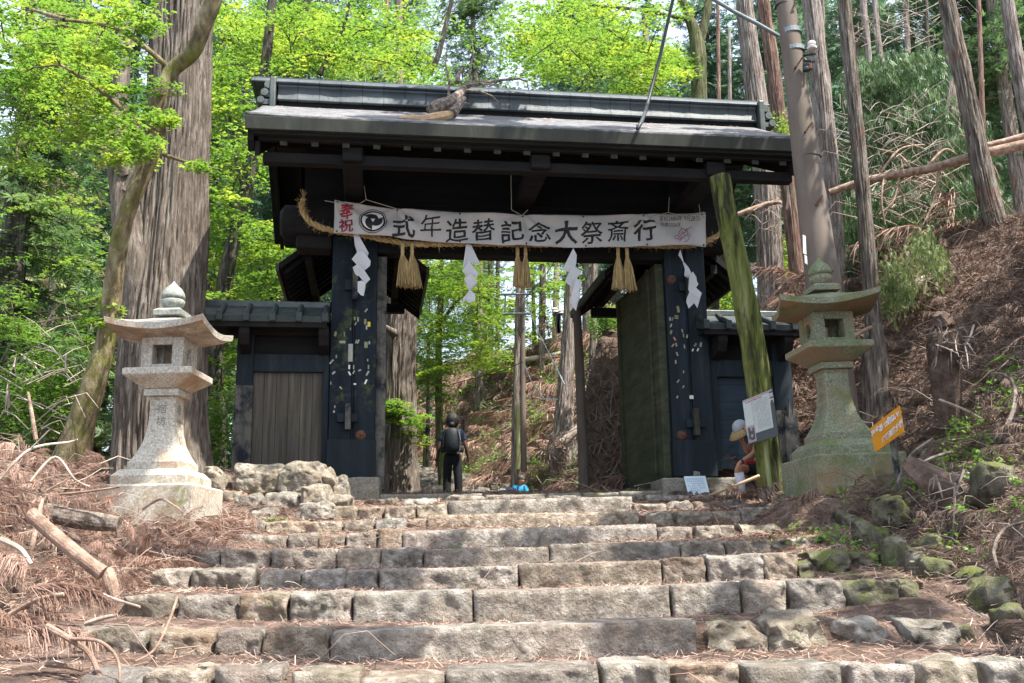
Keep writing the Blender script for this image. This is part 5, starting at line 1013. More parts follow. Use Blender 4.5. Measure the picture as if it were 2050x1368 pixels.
# sapling with bright sprays by the inner cedar
tree('maple_sapling', 'low bright green maple spray reaching in front of the massive inner cedar', 'shrub', [(735, 960, 16, 21.2), (742, 880, 12, 21.2), (770, 820, 8, 21.1), (800, 815, 5, 21)], M['darkbark'],
 [([(745,795),(790,800),(850,840),(868,875),(835,885),(800,865),(755,830)], 20.9, 21.5, 17, 190, .26, .085, 'maple', 61)], n=8)
tree('hillside_maple', 'light green maple on the hill between the slim pole and the leaning cedar', 'tree', [(1072, 800, 12, 40), (1070, 700, 10, 40), (1068, 600, 8, 40), (1066, 520, 6, 40)], M['barkmoss'],
 [([(1045,520),(1130,520),(1125,660),(1090,740),(1050,690)], 37, 42, 34, 170, .8, .15, 'maplemid', 66), ([(1000,560),(1045,600),(1040,740),(960,740),(990,640)], 36, 42, 24, 160, .7, .14, 'maple', 67)])
tree('path_maple', 'light green maple leaning over the path behind the gate', 'tree', [(885, 940, 18, 31), (880, 860, 16, 31), (878, 740, 14, 31), (880, 640, 13, 31), (884, 560, 11, 31), (880, 480, 9, 31)], M['barkmoss'],
 [([(835,520),(900,515),(960,550),(1000,610),(1010,680),(930,740),(840,750),(832,640)], 26, 32, 96, 170, .62, .11, 'maple', 62), ([(840,520),(960,510),(990,560),(850,620)], 30, 36, 34, 160, .8, .13, 'maplemid', 63), ([(832,740),(900,720),(880,830),(835,840)], 27, 31, 20, 150, .5, .1, 'maplemid', 64)],
 extra=[[(878, 660, 8, 30.5), (872, 640, 7, 30), (860, 628, 4, 30)], [(880, 650, 8, 30), (930, 590, 6, 29), (980, 600, 4, 28)]])
# hillside and right hand trunks: name, label, points, bark
HT = [('slender_cedar','pale straight cedar on the hillside right above the hiker',[(961,815,24,40),(960,740,17,40),(960,640,15,40),(960,520,14,40),(960,400,12,40)],'bark'),
('slender_cedar','grey cedar just left of the slim brown pole, seen through the gate',[(1031,905,16,27),(1034,760,14,27),(1037,640,13,27),(1040,500,12,27),(1042,350,10,27)],'bark'),
('slender_cedar','pinkish cedar standing on the hill right of the slim brown pole',[(1084,790,20,38),(1084,700,15,38),(1086,600,14,38),(1086,480,12,38)],'bark'),
('slender_cedar','thin pale cedar behind the white insulators',[(1112,720,17,42),(1113,620,14,42),(1115,500,12,42)],'barkpale'),
('leaning_cedar','pale smooth cedar with flared foot leaning right, in the gateway',[(1130,885,56,29),(1128,850,42,29),(1132,780,34,29),(1138,680,28,29),(1143,580,24,29),(1146,500,22,29),(1150,380,18,29)],'barkpale'),
('slender_cedar','dim cedar pair seen between the hiker and the pole, left stem',[(982,775,14,46),(982,640,12,46),(983,500,11,46)],'darkbark'),
('slender_cedar','dim cedar pair seen between the hiker and the pole, right stem',[(996,770,11,48),(996,640,9,48),(997,500,8,48)],'darkbark'),
('slender_cedar','stem glimpsed at the left of the insulators, right side of gateway',[(1187,700,16,30),(1188,640,14,30),(1190,520,12,30)],'bark'),
('tall_cedar','broad pale cypress trunk right behind the gate, left of the leaning red trunk',[(1552,800,60,25),(1546,640,57,25),(1536,400,54,25),(1520,250,48,25),(1502,100,42,25),(1492,20,38,25),(1482,-150,32,25)],'barkpale'),
('tall_cedar','leaning reddish brown cedar behind the right eave',[(1606,720,30,22.5),(1596,560,31,22.5),(1580,400,31,22.5),(1562,250,31,22.5),(1545,120,30,22.5),(1530,20,28,22.5),(1510,-150,24,22.5)],'barkred'),
('tall_cedar','rough pale flaky cypress just right of the utility pole',[(1690,720,52,20),(1676,600,46,20),(1664,400,44,20),(1646,200,42,20),(1630,60,40,20),(1616,-60,38,20),(1600,-200,32,20)],'barkpale'),
('tall_cedar','slim grey cedar standing right of the right hand lantern',[(1752,740,54,17.2),(1748,640,34,17.2),(1735,480,32,17.2),(1722,330,31,17.2),(1706,170,30,17.2),(1692,30,29,17.2),(1680,-150,26,17.2)],'bark'),
('far_cedar','whitish thin trunk between the slim grey cedar and the big leaning one',[(1795,430,18,27),(1790,300,17,27),(1775,180,15,27),(1758,80,13,27),(1748,-40,12,27)],'barkpale'),
('far_cedar','short whitish stem hanging beside the slim grey cedar at the top',[(1745,200,8,26),(1738,100,14,26),(1730,30,15,26),(1724,-60,15,26)],'barkpale'),
('tall_cedar','big leaning grey cedar rising from the crest of the right bank',[(2016,520,66,18.5),(2000,470,48,18.5),(1975,380,44,18.5),(1950,260,41,18.5),(1925,140,39,18.5),(1903,40,36,18.5),(1885,-60,34,18.5),(1860,-200,28,18.5)],'bark'),
('far_cedar','pale upright trunk cut by the top right corner',[(2075,330,34,21),(2050,200,32,21),(2030,90,30,21),(2012,-20,28,21)],'barkpale'),
('far_cedar','narrow dark red trunk at the right edge near the top',[(2062,60,14,20),(2052,-40,12,20)],'barkred'),
('dead_tree','bleached dead trunk leaning in front of the cypress boughs',[(1845,500,30,24),(1858,420,22,24),(1866,350,18,24),(1884,270,12,24),(1905,160,9,24),(1915,80,6,24)],'barkpale'),
('far_cedar','shadowed double trunk behind the big leaning cedar, lower stem',[(1915,340,30,30),(1910,250,26,30),(1900,150,22,30),(1896,20,18,30)],'bark'),
('far_cedar','dark trunk beside the bleached dead trunk',[(1938,500,20,28),(1935,400,18,28),(1932,290,16,28)],'darkbark'),
('far_cedar','greenish lichen trunk right of the open roof corner beyond the wall',[(1425,700,30,26),(1426,600,28,26),(1428,480,26,26)],'barkmoss'),
('far_cedar','reddish thin trunk glimpsed behind the leaning red cedar',[(1648,560,16,32),(1640,400,14,32),(1632,200,12,32)],'barkred'),
('far_cedar','upright trunk above the middle of the ridge',[(775,330,14,40),(775,160,14,40),(774,60,13,40),(774,-50,12,40)],'barkred'),
('far_cedar','pale grey trunk just right of the broken branch twigs',[(800,330,18,36),(800,160,17,36),(799,60,16,36),(798,-50,15,36)],'bark'),
('far_cedar','slim far trunk above the right half of the ridge',[(1300,330,16,38),(1296,150,15,38),(1290,20,13,38)],'bark'),
('far_cedar','thin straight stem left of the long fallen trunk roots',[(1722,520,12,26),(1716,380,11,26),(1708,200,10,26),(1700,-30,9,26)],'darkbark'),
('far_cedar','dim upright stem right of the whitish thin trunk',[(1832,430,14,30),(1826,280,13,30),(1818,120,12,30),(1812,-40,11,30)],'bark'),
('far_cedar','dark stem close left of the bleached dead trunk',[(1868,470,12,29),(1864,300,11,29),(1858,120,10,29),(1852,-40,9,29)],'darkbark'),
('far_cedar','pinkish stem above the fallen trunk near the right edge',[(1968,280,12,32),(1964,150,11,32),(1958,-30,10,32)],'barkred'),
('far_cedar','thin stem between the leaning red cedar and the flaky cypress',[(1655,300,10,34),(1650,150,9,34),(1646,-30,8,34)],'bark'),
('far_cedar','faint stem above the mossy fork',[(1440,300,9,40),(1438,100,8,40),(1436,-30,7,40)],'barkred'),
('far_cedar','slim trunk right of the mossy forked tree',[(1462,330,8,36),(1461,180,8,36),(1460,60,7,36)],'barkpale'),
]
for nm, lab, pts, bk in HT:
    big = pts[0][2] > 26
    tree(nm, lab, 'tree', pts, M[bk], n=96 if big else 14, fiss=5 if big else 0, flare=.25 if big and pts[0][1] > 480 else 0, ridges=.03 if big else 0, amp=.05, sub=14 if big else 6)
# ------------------------------------------------------------------ cedars with whole crowns
def cedar_parts(h, zb, rmax, nb, seed, mat, tr=.2, per=6, size=.34, T=T_SPRAY):
    rs = np.random.RandomState(seed); C = []; mb = MB()
    mb.tube([(0, 0, -1.5), (0, 0, 0), (rs.randn()*.1, rs.randn()*.1, h*.5), (0, 0, h)], [tr*1.25, tr, tr*.65, .03], 9)
    Z = []
    for i in range(nb):
        t = rs.rand()**.9; z = zb+(h-zb)*t; L = rmax*(1-t)**.65*(.55+.5*rs.rand())+.3; a = rs.rand()*6.283; n = max(3, int(L/.32)); pt = []
        for k in range(n+1):
            q = k/n; pt.append(np.array([math.cos(a)*L*q+rs.randn()*.03, math.sin(a)*L*q+rs.randn()*.03, z+L*(.18*q-.42*q*q)]))
        mb.tube(pt[::max(1, n//3)], [.035*(1-.25*j) for j in range(len(pt[::max(1, n//3)]))], 4, False)
        for k in range(1, n+1):
            for _ in range(per):
                w = .12+.35*L*.25; C.append(pt[k]+np.array([rs.randn()*w, rs.randn()*w, rs.randn()*.1-.05])); Z.append(a)
    C = np.array(C); N = len(C); B = rotmats(N, .9, rs)
    V, Fq = quads(C, B, size*(.6+.8*rs.rand(N)), T)
    return mb, V, Fq
PROTO = []
for i, (h, zb, rm, nb, bk, lf) in enumerate(((24, 7, 3.3, 150, 'bark', 'cedar'), (20, 4, 3.0, 140, 'darkbark', 'cedarb'), (26, 9, 3.4, 140, 'barkpale', 'cedar'), (18, 2, 2.8, 150, 'barkred', 'cedardry'), (22, 3, 3.6, 160, 'bark', 'cedarb'), (15, .5, 2.6, 130, 'darkbark', 'cedar'))):
    mb, V, Fq = cedar_parts(h, zb, rm, nb, 100+i, None, tr=.16+.01*h*.6)
    tm = bpy.data.meshes.new('trunk'); tm.from_pydata(mb.v, [], mb.f); tm.materials.append(M[bk]); cm = mesh_np('crown', V, Fq, M[lf]); PROTO.append((tm, cm))
def place_cedar(i, x, y, s, rz, lab, grp):
    r = empty('cedar_tree', (x, y, tz(x, y)-.2), rz, lab, 'tree', grp); r.scale = (s, s, s*random.uniform(.9, 1.1))
    r.rotation_euler = (random.gauss(0, .02), random.gauss(0, .02), rz)
    link('trunk', PROTO[i][0], r); link('crown', PROTO[i][1], r)
random.seed(21)
pl = []
def ok(x, y, dmin):
    if any(math.hypot(x-a, y-b) < dmin for a, b in pl): return False
    pl.append((x, y)); return True
# band of forest: left valley, hill behind, right hill
tries = 0; cnt = 0
while cnt < 96 and tries < 4000:
    tries += 1; y = random.uniform(27, 88); x = random.uniform(-.62, .62)*y
    xe = float(np.interp(y, *RX)); px = 1025+2050*x/y
    if y < 42 and -5.5 < x-xe < 1.5: continue                      # keep the path clear
    if 830 < px < 1240 and y < 46: continue
    if 900 < px < 1010 and y < 75 and random.random() < .75: continue
    if 985 < px < 1075: continue                         # the patch of open sky
    if px > 1680 and y < 36: continue
    if 110 < px < 330 and random.random() < .7: continue
    if px < 480 and random.random() < .35: continue
    if 1200 < px < 1700 and y < 44: continue
    if not ok(x, y, 2.7): continue
    i = random.choice((0, 1, 2, 4, 4, 1)) if px > 900 else random.choice((0, 1, 3, 4, 5, 5))
    if px < 480: side = 'cedar in the wooded valley left of the gate'
    elif px < 1240: side = 'cedar in the forest behind the gate'
    else: side = 'cedar in the forest on the hill right of the gate'
    place_cedar(i, x, y, random.uniform(.85, 1.2), random.uniform(0, 6.28), side, {'l': 'cedars of the left valley'}.get('x', side.replace('cedar in', 'cedars in'))); cnt += 1
# nearer left valley trees
for j, (x, y, i, s) in enumerate(((-9.5, 19, 5, .8), (-12, 26, 3, .9), (-8.6, 27, 5, .9), (-15, 31, 1, 1), (-6.6, 32, 5, .85), (-11, 36, 4, 1), (-18, 40, 0, 1), (-5.4, 40, 4, .9))):
    place_cedar(i, x, y, s, j, ['short bushy cedar just beyond the debris at the far left', 'half dry cedar in the left valley behind the crooked maple', 'bushy cedar behind the giant cedar', 'blue green cedar deep in the left valley', 'dark young cedar behind the forked maple', 'wide cedar behind the low left wall', 'tall cedar at the back of the left valley', 'broad cedar beside the path beyond the gate'][j], 'nearer cedars of the left valley')
# cypress boughs and shrubs on the right bank
def bush(name, lab, cat, poly, y0, y1, ncl, per, rad, size, mt, seed, root, T=T_SPRAY, tilt=.9, thick=.18, bark='twig'):
    rs = np.random.RandomState(seed); cl = [at(x, y, y0+(y1-y0)*rs.rand()) for x, y in inpoly(poly, ncl, rs)]
    rt = at(*root); r = empty(name, rt, 0, lab, cat); mb = MB(); mb.tube([rt, rt+np.array([.05, 0, .25])], [.03, .022], 6); branches(mb, [rt+np.array([.05, 0, .25])], cl)
    mb.build('stems', M[bark], r, world=True); V, Fq = maple_leaves(cl, per, rad, thick, size, seed, tilt, T); o = link('foliage', mesh_np('foliage', V, Fq, M[mt]), r, True); return r
bush('cypress_bough', 'drooping dark cypress boughs hanging behind the slim grey cedar', 'shrub', [(1690,380),(1860,390),(1870,470),(1800,560),(1700,540),(1685,450)], 20, 24, 60, 130, .45, .22, 'hinoki', 71, (1790, 560, 22), T_DROOP, .35)
bush('cypress_bough', 'upper grey green cypress boughs right of the slim grey cedar', 'shrub', [(1710,130),(1880,110),(1890,250),(1840,300),(1720,290)], 22, 28, 64, 120, .6, .24, 'hinoki', 72, (1790, 330, 25), T_DROOP, .5)
bush('cypress_bough', 'dark cypress boughs right of the bleached dead trunk', 'shrub', [(1880,380),(1960,360),(1990,470),(1900,480)], 20, 23, 34, 120, .4, .22, 'hinoki', 73, (1930, 500, 21), T_DROOP, .4)
bush('cypress_bough', 'dark cypress foliage filling the gap under the long fallen trunk', 'shrub', [(1700,300),(1960,250),(1980,420),(1880,470),(1700,400)], 23, 27, 70, 130, .6, .22, 'hinoki', 82, (1850, 520, 25), T_DROOP, .45)
bush('young_cypress', 'low arching green cypress branch lying over the log on the right bank', 'shrub', [(1765,560),(1800,500),(1850,480),(1905,520),(1860,560),(1800,590),(1775,620)], 17, 18.5, 30, 80, .20, .12, 'cedardry', 74, (1850, 590, 17.7), T_DROOP, .5)
bush('yellow_green_shrub', 'yellow green shrub in sun at the crest of the right bank', 'shrub', [(1870,470),(1930,450),(1940,500),(1890,510)], 22, 23, 18, 160, .26, .09, 'maple', 75, (1900, 520, 22.5), T_MAPLE, .6)
bush('leafy_sapling', 'small maple sprig poking out above the right eave corner', 'shrub', [(1515,250),(1560,252),(1585,270),(1530,262)], 20, 21, 5, 90, .16, .08, 'maple', 76, (1575, 420, 20.5), T_MAPLE, .6)
bush('leafy_shrub', 'sunny green shrub seen under the right rear roof', 'shrub', [(1195,640),(1250,622),(1256,665),(1200,668)], 26, 28, 14, 150, .3, .1, 'maplemid', 77, (1230, 680, 27), T_MAPLE, .6)
bush('leafy_shrub', 'sunlit green shrub in the gap between the right pillar and the mossy post', 'shrub', [(1420,520),(1470,560),(1500,640),(1430,640)], 26, 30, 22, 150, .4, .11, 'maplemid', 78, (1450, 700, 28), T_MAPLE, .6)
bush('leafy_shrub', 'bright shrub between the cypress trunk and the leaning red trunk', 'shrub', [(1560,480),(1620,470),(1610,560),(1565,580)], 28, 32, 16, 150, .4, .12, 'maple', 79, (1590, 600, 30), T_MAPLE, .6)
bush('valley_shrub', 'bright leafy shrub low behind the debris at the far left', 'shrub', [(0,740),(140,700),(190,790),(120,860),(0,860)], 15, 18, 34, 170, .36, .09, 'maplemid', 80, (80, 880, 16.5), T_MAPLE, .5)
bush('valley_shrub', 'green leafy shrub between the giant cedar and the left side wall', 'shrub', [(400,800),(475,770),(470,930),(410,910)], 17.5, 20, 18, 150, .32, .09, 'maplemid', 81, (440, 930, 18.5), T_MAPLE, .5)
# ------------------------------------------------------------------ litter
def scatter(n, fx, rs):
    P = fx(n, rs); P = np.array(P); z = terrain(P[:, 0], P[:, 1]); return np.column_stack([P, z])
def zone_all(n, rs):
    y = 3.5+ (rs.rand(n)**.8)*16; x = rs.uniform(-.62, .62, n)*(y+1.2); return np.column_stack([x, y])
def zone_left(n, rs):
    y = rs.uniform(4, 15, n); x = -3.0-rs.rand(n)**1.2*4+rs.randn(n)*.25; return np.column_stack([x, y])
def zone_right(n, rs):
    y = rs.uniform(4.5, 24, n); x = np.interp(y, *RX)+rs.rand(n)**1.2*6-.2+rs.randn(n)*.2; return np.column_stack([x, y])
def zone_hill(n, rs):
    y = rs.uniform(19, 46, n); x = np.interp(y, *RX)+rs.rand(n)*8; return np.column_stack([x, y])
def zone_mid(n, rs):
    y = rs.uniform(9, 16, n); x = rs.uniform(2.4, 5.4, n); return np.column_stack([x, y])
def needles(name, parts, mat, Lr, wr, seed, lift=.012, tilt=.35):
    rs = np.random.RandomState(seed); C = np.vstack([scatter(n, fx, rs) for fx, n in parts]); N = len(C); C[:, 2] += np.abs(rs.randn(N))*lift
    T = np.array([[(-.5, -.5, 0), (.5, -.5, .05), (.5, .5, .05), (-.5, .5, 0)]]); B = rotmats(N, tilt, rs); L = rs.uniform(*Lr, N); W = rs.uniform(*wr, N)
    far = np.clip(C[:, 1]/9, .8, 4); L *= far**.6; W *= far**.8
    tv = T.reshape(-1, 3); V = C[:, None, :]+tv[None, :, 0:1]*(L[:, None, None]*B[:, None, 0, :])+tv[None, :, 1:2]*(W[:, None, None]*B[:, None, 1, :])+tv[None, :, 2:3]*L[:, None, None]*B[:, None, 2, :]
    return link(name, mesh_np(name, V.reshape(-1, 3), np.arange(N*4).reshape(-1, 4), mat))
tag(needles('needle_litter', ((zone_all, 80000), (zone_left, 30000), (zone_hill, 40000), (zone_right, 26000), (zone_mid, 14000)), M['needle'], (.05, .14), (.003, .006), 1), kind='stuff')
# dead cedar fronds: arching stem with hanging rope-like strands
def frond(rs, n=64, L=.55):
    V = []; 
    for k in range(n):
        t = (k+.5)/n; base = np.array([L*t, 0, .10*L*math.sin(t*3)-.15*L*t*t]); side = (1 if k % 2 else -1)*(.2+.5*rs.rand()); ln = L*(.40+.30*rs.rand())*(1-.45*t)
        d = np.array([.35+.6*rs.rand(), side*(.4+.9*rs.rand()), -.1-.8*rs.rand()]); d /= np.linalg.norm(d); d2 = d*.5+rs.randn(3)*.15+np.array([.1, -side*.2, -1.0]); d2 /= np.linalg.norm(d2); w = .0042
        p0, p1, p2 = base, base+d*ln*.5, base+d*ln*.5+d2*ln*.5
        for a in ((0, 0, 1), np.cross(d, (0, 0, 1))):
            s = np.array(a)*w*1.1
            V += [p0-s, p0+s, p1+s, p1-s, p1-s, p1+s, p2+s*.4, p2-s*.4]
    V += [np.array([0, -.008, 0]), np.array([0, .008, 0]), np.array([L, .002, -.15*L]), np.array([L, -.002, -.15*L])]
    return np.array(V)
def fronds(name, zones, mat, seed, smin=.5, smax=1.2, lift=.1):
    rs = np.random.RandomState(seed); protos = [frond(rs) for _ in range(6)]; VV = []
    for fx, n in zones:
        P = scatter(n, fx, rs); B = rotmats(n, .5, rs)
        for p, b in zip(P, B): s = rs.uniform(smin, smax)*min(1.5, max(.8, p[1]/11)); VV.append(p+np.array([0, 0, lift*rs.rand()+.02])+protos[rs.randint(6)]@b*s)
    V = np.vstack(VV); return link(name, mesh_np(name, V, np.arange(len(V)).reshape(-1, 4), mat))
def zl2(n, rs): y = rs.uniform(4.6, 12.2, n); x = -2.9-rs.rand(n)*3.0; return np.column_stack([x, y])
tag(fronds('dead_fronds', ((zl2, 900),), M['frond'], 3, .35, .8), 'heaps of brown dead cedar fronds on the left bank', 'dead foliage', kind='stuff')
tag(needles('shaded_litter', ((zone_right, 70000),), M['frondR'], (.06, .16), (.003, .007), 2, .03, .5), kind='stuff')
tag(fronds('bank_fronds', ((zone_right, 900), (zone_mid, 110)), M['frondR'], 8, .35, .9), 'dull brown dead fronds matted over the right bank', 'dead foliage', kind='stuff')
tag(fronds('hill_fronds', ((zone_hill, 420),), M['frond'], 4, 1.0, 2.0, .2), 'brown dead fronds over the hillside behind the gate', 'dead foliage', kind='stuff')
# tangle of thin twigs (countless)
def twigs(name, zones, mat, seed, Lr, rr, arch=.25, lift=.1):
    rs = np.random.RandomState(seed); V = []; Fs = []; o = 0
    for fx, n in zones:
        P = scatter(n, fx, rs)
        for p in P:
            L = rs.uniform(*Lr)*min(1.8, max(.8, p[1]/10)); a = rs.rand()*6.283; e = rs.uniform(-.15, .7); d = np.array([math.cos(a)*math.cos(e), math.sin(a)*math.cos(e), math.sin(e)]); c = rs.randn(3)*arch*L
            r = rs.uniform(*rr)*max(.8, p[1]/9); q = [p+np.array([0, 0, rs.rand()*lift]), None, None, None]; q[1] = q[0]+d*L*.35+c*.35; q[2] = q[0]+d*L*.7+c*.2+np.array([0, 0, -.05*L]); q[3] = q[0]+d*L-np.array([0, 0, .25*L])
            x, y, _ = frame(d)
            for i, pp in enumerate(q):
                for k in range(3): t = 2.094*k; V.append(pp+r*(1-.22*i)*(math.cos(t)*x+math.sin(t)*y))
            for i in range(3):
                for k in range(3): Fs.append((o+i*3+k, o+i*3+(k+1) % 3, o+(i+1)*3+(k+1) % 3, o+(i+1)*3+k))
            o += 12
    return link(name, mesh_np(name, V, Fs, mat, True))
tag(twigs('twig_litter', ((zl2, 2200), (zone_all, 160)), M['twig'], 5, (.12, .6), (.0015, .006), .4, .14), 'thin dry twigs tangled over the ground on both banks', 'twigs', kind='stuff')
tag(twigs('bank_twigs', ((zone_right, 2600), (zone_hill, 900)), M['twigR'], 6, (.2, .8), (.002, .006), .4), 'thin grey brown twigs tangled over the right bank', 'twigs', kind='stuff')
# large single fronds
FR = [(60,1175,5.6,1.0,'darkest big dead frond hanging at the left edge near the bottom'),(10,1120,5.9,.9,'big dead frond at the left edge above the dark hanging one'),(40,1260,5.2,.9,'big dark frond drooping below the dark mossy branch'),(300,1068,8.6,.8,'rusty comb shaped frond hanging over the grey split log'),(262,1050,8.9,.6,'small rusty frond at the end of the grey split log'),(205,1085,8.2,.7,'olive brown frond below the split log'),(250,1110,7.9,.7,'drooping frond right of the pinkish log'),(150,1160,6.9,.7,'pale frond hanging under the pinkish log end'),(30,890,8.5,.9,'orange brown frond at the top left of the heap'),(90,940,8.6,.8,'drooping frond on the upper left heap'),(170,900,9.8,.8,'dark frond heap behind the lantern at left'),(210,915,10.2,.8,'brown frond leaning on the giant cedar foot'),(140,1000,8.4,.7,'pale frond left of the lantern plinth'),(380,1090,9.0,.5,'grey brown frond at the left end of the fifth step'),(20,1010,7.6,.8,'reddish frond low at the far left edge'),(150,945,9.2,.7,'fan shaped frond left of the lantern')]
rsf = np.random.RandomState(77)
for i, (px, py, d, s, lab) in enumerate(FR):
    V = frond(rsf, 200, .6)*s*(.66 if i < 3 else .5); V = V@rotmats(1, .3, rsf)[0]; V = V@np.array([[1, 0, 0], [0, 1, 0], [0, 0, 1.0]]); p = at(px, py, d); zz = max(p[2], tz(p[0], p[1])+.12); V = V+np.array([p[0], p[1], zz])
    tag(link('dead_frond', mesh_np('dead_frond', V, np.arange(len(V)).reshape(-1, 4), M['frond'])), lab, 'dead frond', 'large dead fronds on the left heap')
# ------------------------------------------------------------------ individual logs and branches
def stick(name, lab, cat, pts, mat='log', sides=None, n=12, grp=None, cap=True, amp=.06):
    C, R = pc(pts); r = empty(name, C[0], 0, lab, cat, grp); o = trunkobj('stem', C, R, M[mat], r, cap, n=n, amp=amp, seed=pts[0][0]*.13, sub=6); o.matrix_parent_inverse = mw(r).inverted()
    for s_ in (sides or []):
        mb = MB(); C2, R2 = pc(s_); V, Fs, _, _ = trunkmesh(C2, R2, n=6, amp=.04, sub=5); mb.add(V, Fs); mb.build('side_branch', M[mat], r, smooth=True, world=True)
    return r
stick('fallen_log', 'pinkish brown fallen log sloping down to the right at the lower left', 'log', [(62, 1030, 27, 6.5), (95, 1060, 28, 6.45), (140, 1098, 28, 6.4), (180, 1130, 27, 6.35), (205, 1148, 31, 6.35)], n=16)
stick('fallen_log', 'weathered grey split log lying in front of the pale lantern base', 'log', [(95, 1025, 34, 8.3), (140, 1038, 37, 8.2), (190, 1045, 37, 8.15), (238, 1050, 29, 8.15)], 'deadlimb', n=16)
stick('rotten_stub', 'short rotten stub standing under the end of the pinkish log', 'log', [(215, 1145, 27, 6.4), (224, 1175, 25, 6.35), (230, 1206, 21, 6.35)], 'log')
for lab, pts, sd_ in [
 ('long bare branch curving along the lower left corner', [(95,1255,14,5.2),(140,1280,12,5.1),(180,1310,10,5.1),(205,1368,9,5.0)], [[(140,1280,8,5.1),(200,1285,7,5.0),(235,1320,6,5.0),(240,1368,5,4.9)]]),
 ('dark mossy branch ending above the big hanging frond', [(20,1230,10,5.6),(75,1200,9,5.6),(128,1190,8,5.6)], [[(75,1205,7,5.6),(95,1222,6,5.6)]]),
 ('pale stick leaning against the second step at left', [(170,1250,10,5.9),(205,1238,9,5.9),(235,1232,7,5.9)], []),
 ('thin branch rising across the left third step stones', [(355,1195,5,5.9),(340,1240,5,5.8),(310,1300,5,5.6),(270,1325,4,5.5)], []),
 ('long thin pale twig arching over the debris heap', [(0,960,5,7.5),(60,900,5,7.6),(140,885,4,7.8),(155,880,3,7.8)], [[(60,900,3,7.6),(100,860,3,7.6)]]),
 ('slender bent branch in front of the lantern plinth', [(120,990,5,8.2),(170,985,5,8.1),(240,975,4,8.0)], []),
 ('curved dark branch over the lantern plinth', [(285,1020,5,9.2),(320,1000,5,9.2),(345,1010,4,9.1),(365,1025,3,9.1)], []),
 ('thin white twig sweeping above the debris at far left', [(60,965,5,8),(110,915,5,8.2),(150,960,4,8.2),(180,975,4,8.2)], []),
 ('red brown broken branch pointing down beside the rotten stub', [(60,1110,9,6.8),(68,1080,9,6.8),(80,1020,8,6.9),(86,1000,6,7)], []),
 ('pale root like branch low at the left edge', [(0,1080,12,6.2),(40,1100,11,6.2),(62,1130,9,6.2)], []),
 ('forked bleached twig lying on the left of the third step', [(180,1180,7,6.2),(230,1200,6,6.1),(280,1215,5,6.0)], [[(230,1200,4,6.1),(250,1180,3,6.1)]]),
 ('brown branch lying on the lower left step', [(95,1330,12,5.3),(140,1335,11,5.2),(165,1342,9,5.2)], []),
 ('fine dry branch above the eighth step at left', [(395,1070,4,11),(450,1062,4,11.1),(500,1055,3,11.2)], []),
 ('grey dead snag stump poking up behind the debris', [(72,880,9,10.5),(64,830,8,10.5),(56,785,5,10.5)], []),
]: stick('dry_branch', lab, 'branch', pts, 'palewood' if 'pale' in lab or 'white' in lab or 'bleached' in lab else 'log', sd_, n=8, grp='dry branches on the left heap')
for lab, pts, sd_, mt in [
 ('smooth curved root at the right edge of the bank', [(2012,860,10,9.5),(2030,815,9,9.6),(2030,770,8,9.8),(2008,750,7,9.9),(1985,748,5,10)], [], 'deadlimb'),
 ('bent dead branch lying left of the big leaning cedar foot', [(1905,905,7,9.6),(1860,920,7,9.6),(1820,945,5,9.7)], [], 'deadlimb'),
 ('thick stick leaning beside the orange sign stake', [(1797,968,8,10),(1822,915,8,9.9),(1868,878,6,9.8)], [], 'deadlimb'),
 ('looping bare branch over the lower right bank', [(1998,1140,7,6.6),(1990,1100,7,6.7),(2010,1060,6,6.8),(2050,1045,4,6.8)], [], 'deadlimb'),
 ('slanting stick in the litter right of the stairs', [(1637,1022,5,11.4),(1662,1000,5,11.5),(1690,975,4,11.6)], [], 'log'),
 ('old stick lying across the right end of the seventh step', [(1530,1080,5,10.2),(1550,1092,5,10.1),(1562,1100,4,10)], [], 'log'),
 ('arching bleached branch behind the right lantern', [(1660,600,6,16),(1700,590,6,16),(1725,605,5,16),(1740,625,4,16)], [], 'palewood'),
 ('stiff brown branch behind the right lantern roof', [(1690,685,9,15),(1725,665,9,15),(1745,655,7,15)], [], 'log'),
 ('long thin pale branch across the middle of the right bank', [(1880,800,5,11),(1930,820,5,11),(1990,850,5,11),(2045,858,4,11)], [], 'palewood'),
 ('thin dead branch standing up on the right bank', [(1870,690,5,13),(1930,690,5,13),(1950,650,4,13)], [], 'palewood'),
]: stick('dead_branch', lab, 'branch', pts, mt, sd_, n=8, grp='dead branches on the right bank')
# fallen trunks high on the right
stick('fallen_tree', 'long reddish fallen trunk slung across the right hand cedars', 'log', [(1660, 386, 14, 19.5), (1740, 360, 16, 19.3), (1860, 338, 18, 19), (1960, 310, 20, 18.7), (2070, 286, 22, 18.4)], 'log',
 [[(1760,352,6,19.2),(1800,300,5,19.5),(1850,290,3,20)], [(1850,340,6,19),(1890,300,5,19.2),(1915,310,3,19.3)], [(1880,335,5,19),(1870,400,5,18.8),(1848,450,3,18.8)], [(1830,345,5,19),(1800,310,4,19.5),(1760,300,3,19.6)], [(1770,352,4,19.2),(1765,400,4,19),(1772,450,3,19)], [(1800,346,4,19.2),(1790,400,4,19),(1760,430,3,19)], [(1900,330,5,19),(1960,290,4,19.3),(1920,270,3,19.5)], [(1940,315,5,19),(1985,330,4,19),(2000,360,3,19)]], cap=False)
stick('fallen_tree', 'second red fallen trunk just above the long one at the right edge', 'log', [(1975, 292, 14, 20), (2010, 284, 15, 20), (2070, 268, 17, 20)], 'log', cap=False)
stick('fallen_tree', 'grey bare log lying up the crest of the right bank', 'log', [(1785, 590, 22, 18), (1850, 560, 20, 18.4), (1920, 510, 18, 18.8), (1990, 475, 17, 19.4), (2070, 435, 15, 20)], 'palewood')
stick('fallen_tree', 'bare fallen trunk lying on the hill crest seen through the gate', 'log', [(1040, 722, 10, 38), (1080, 716, 11, 38), (1130, 708, 12, 38)], 'palewood')
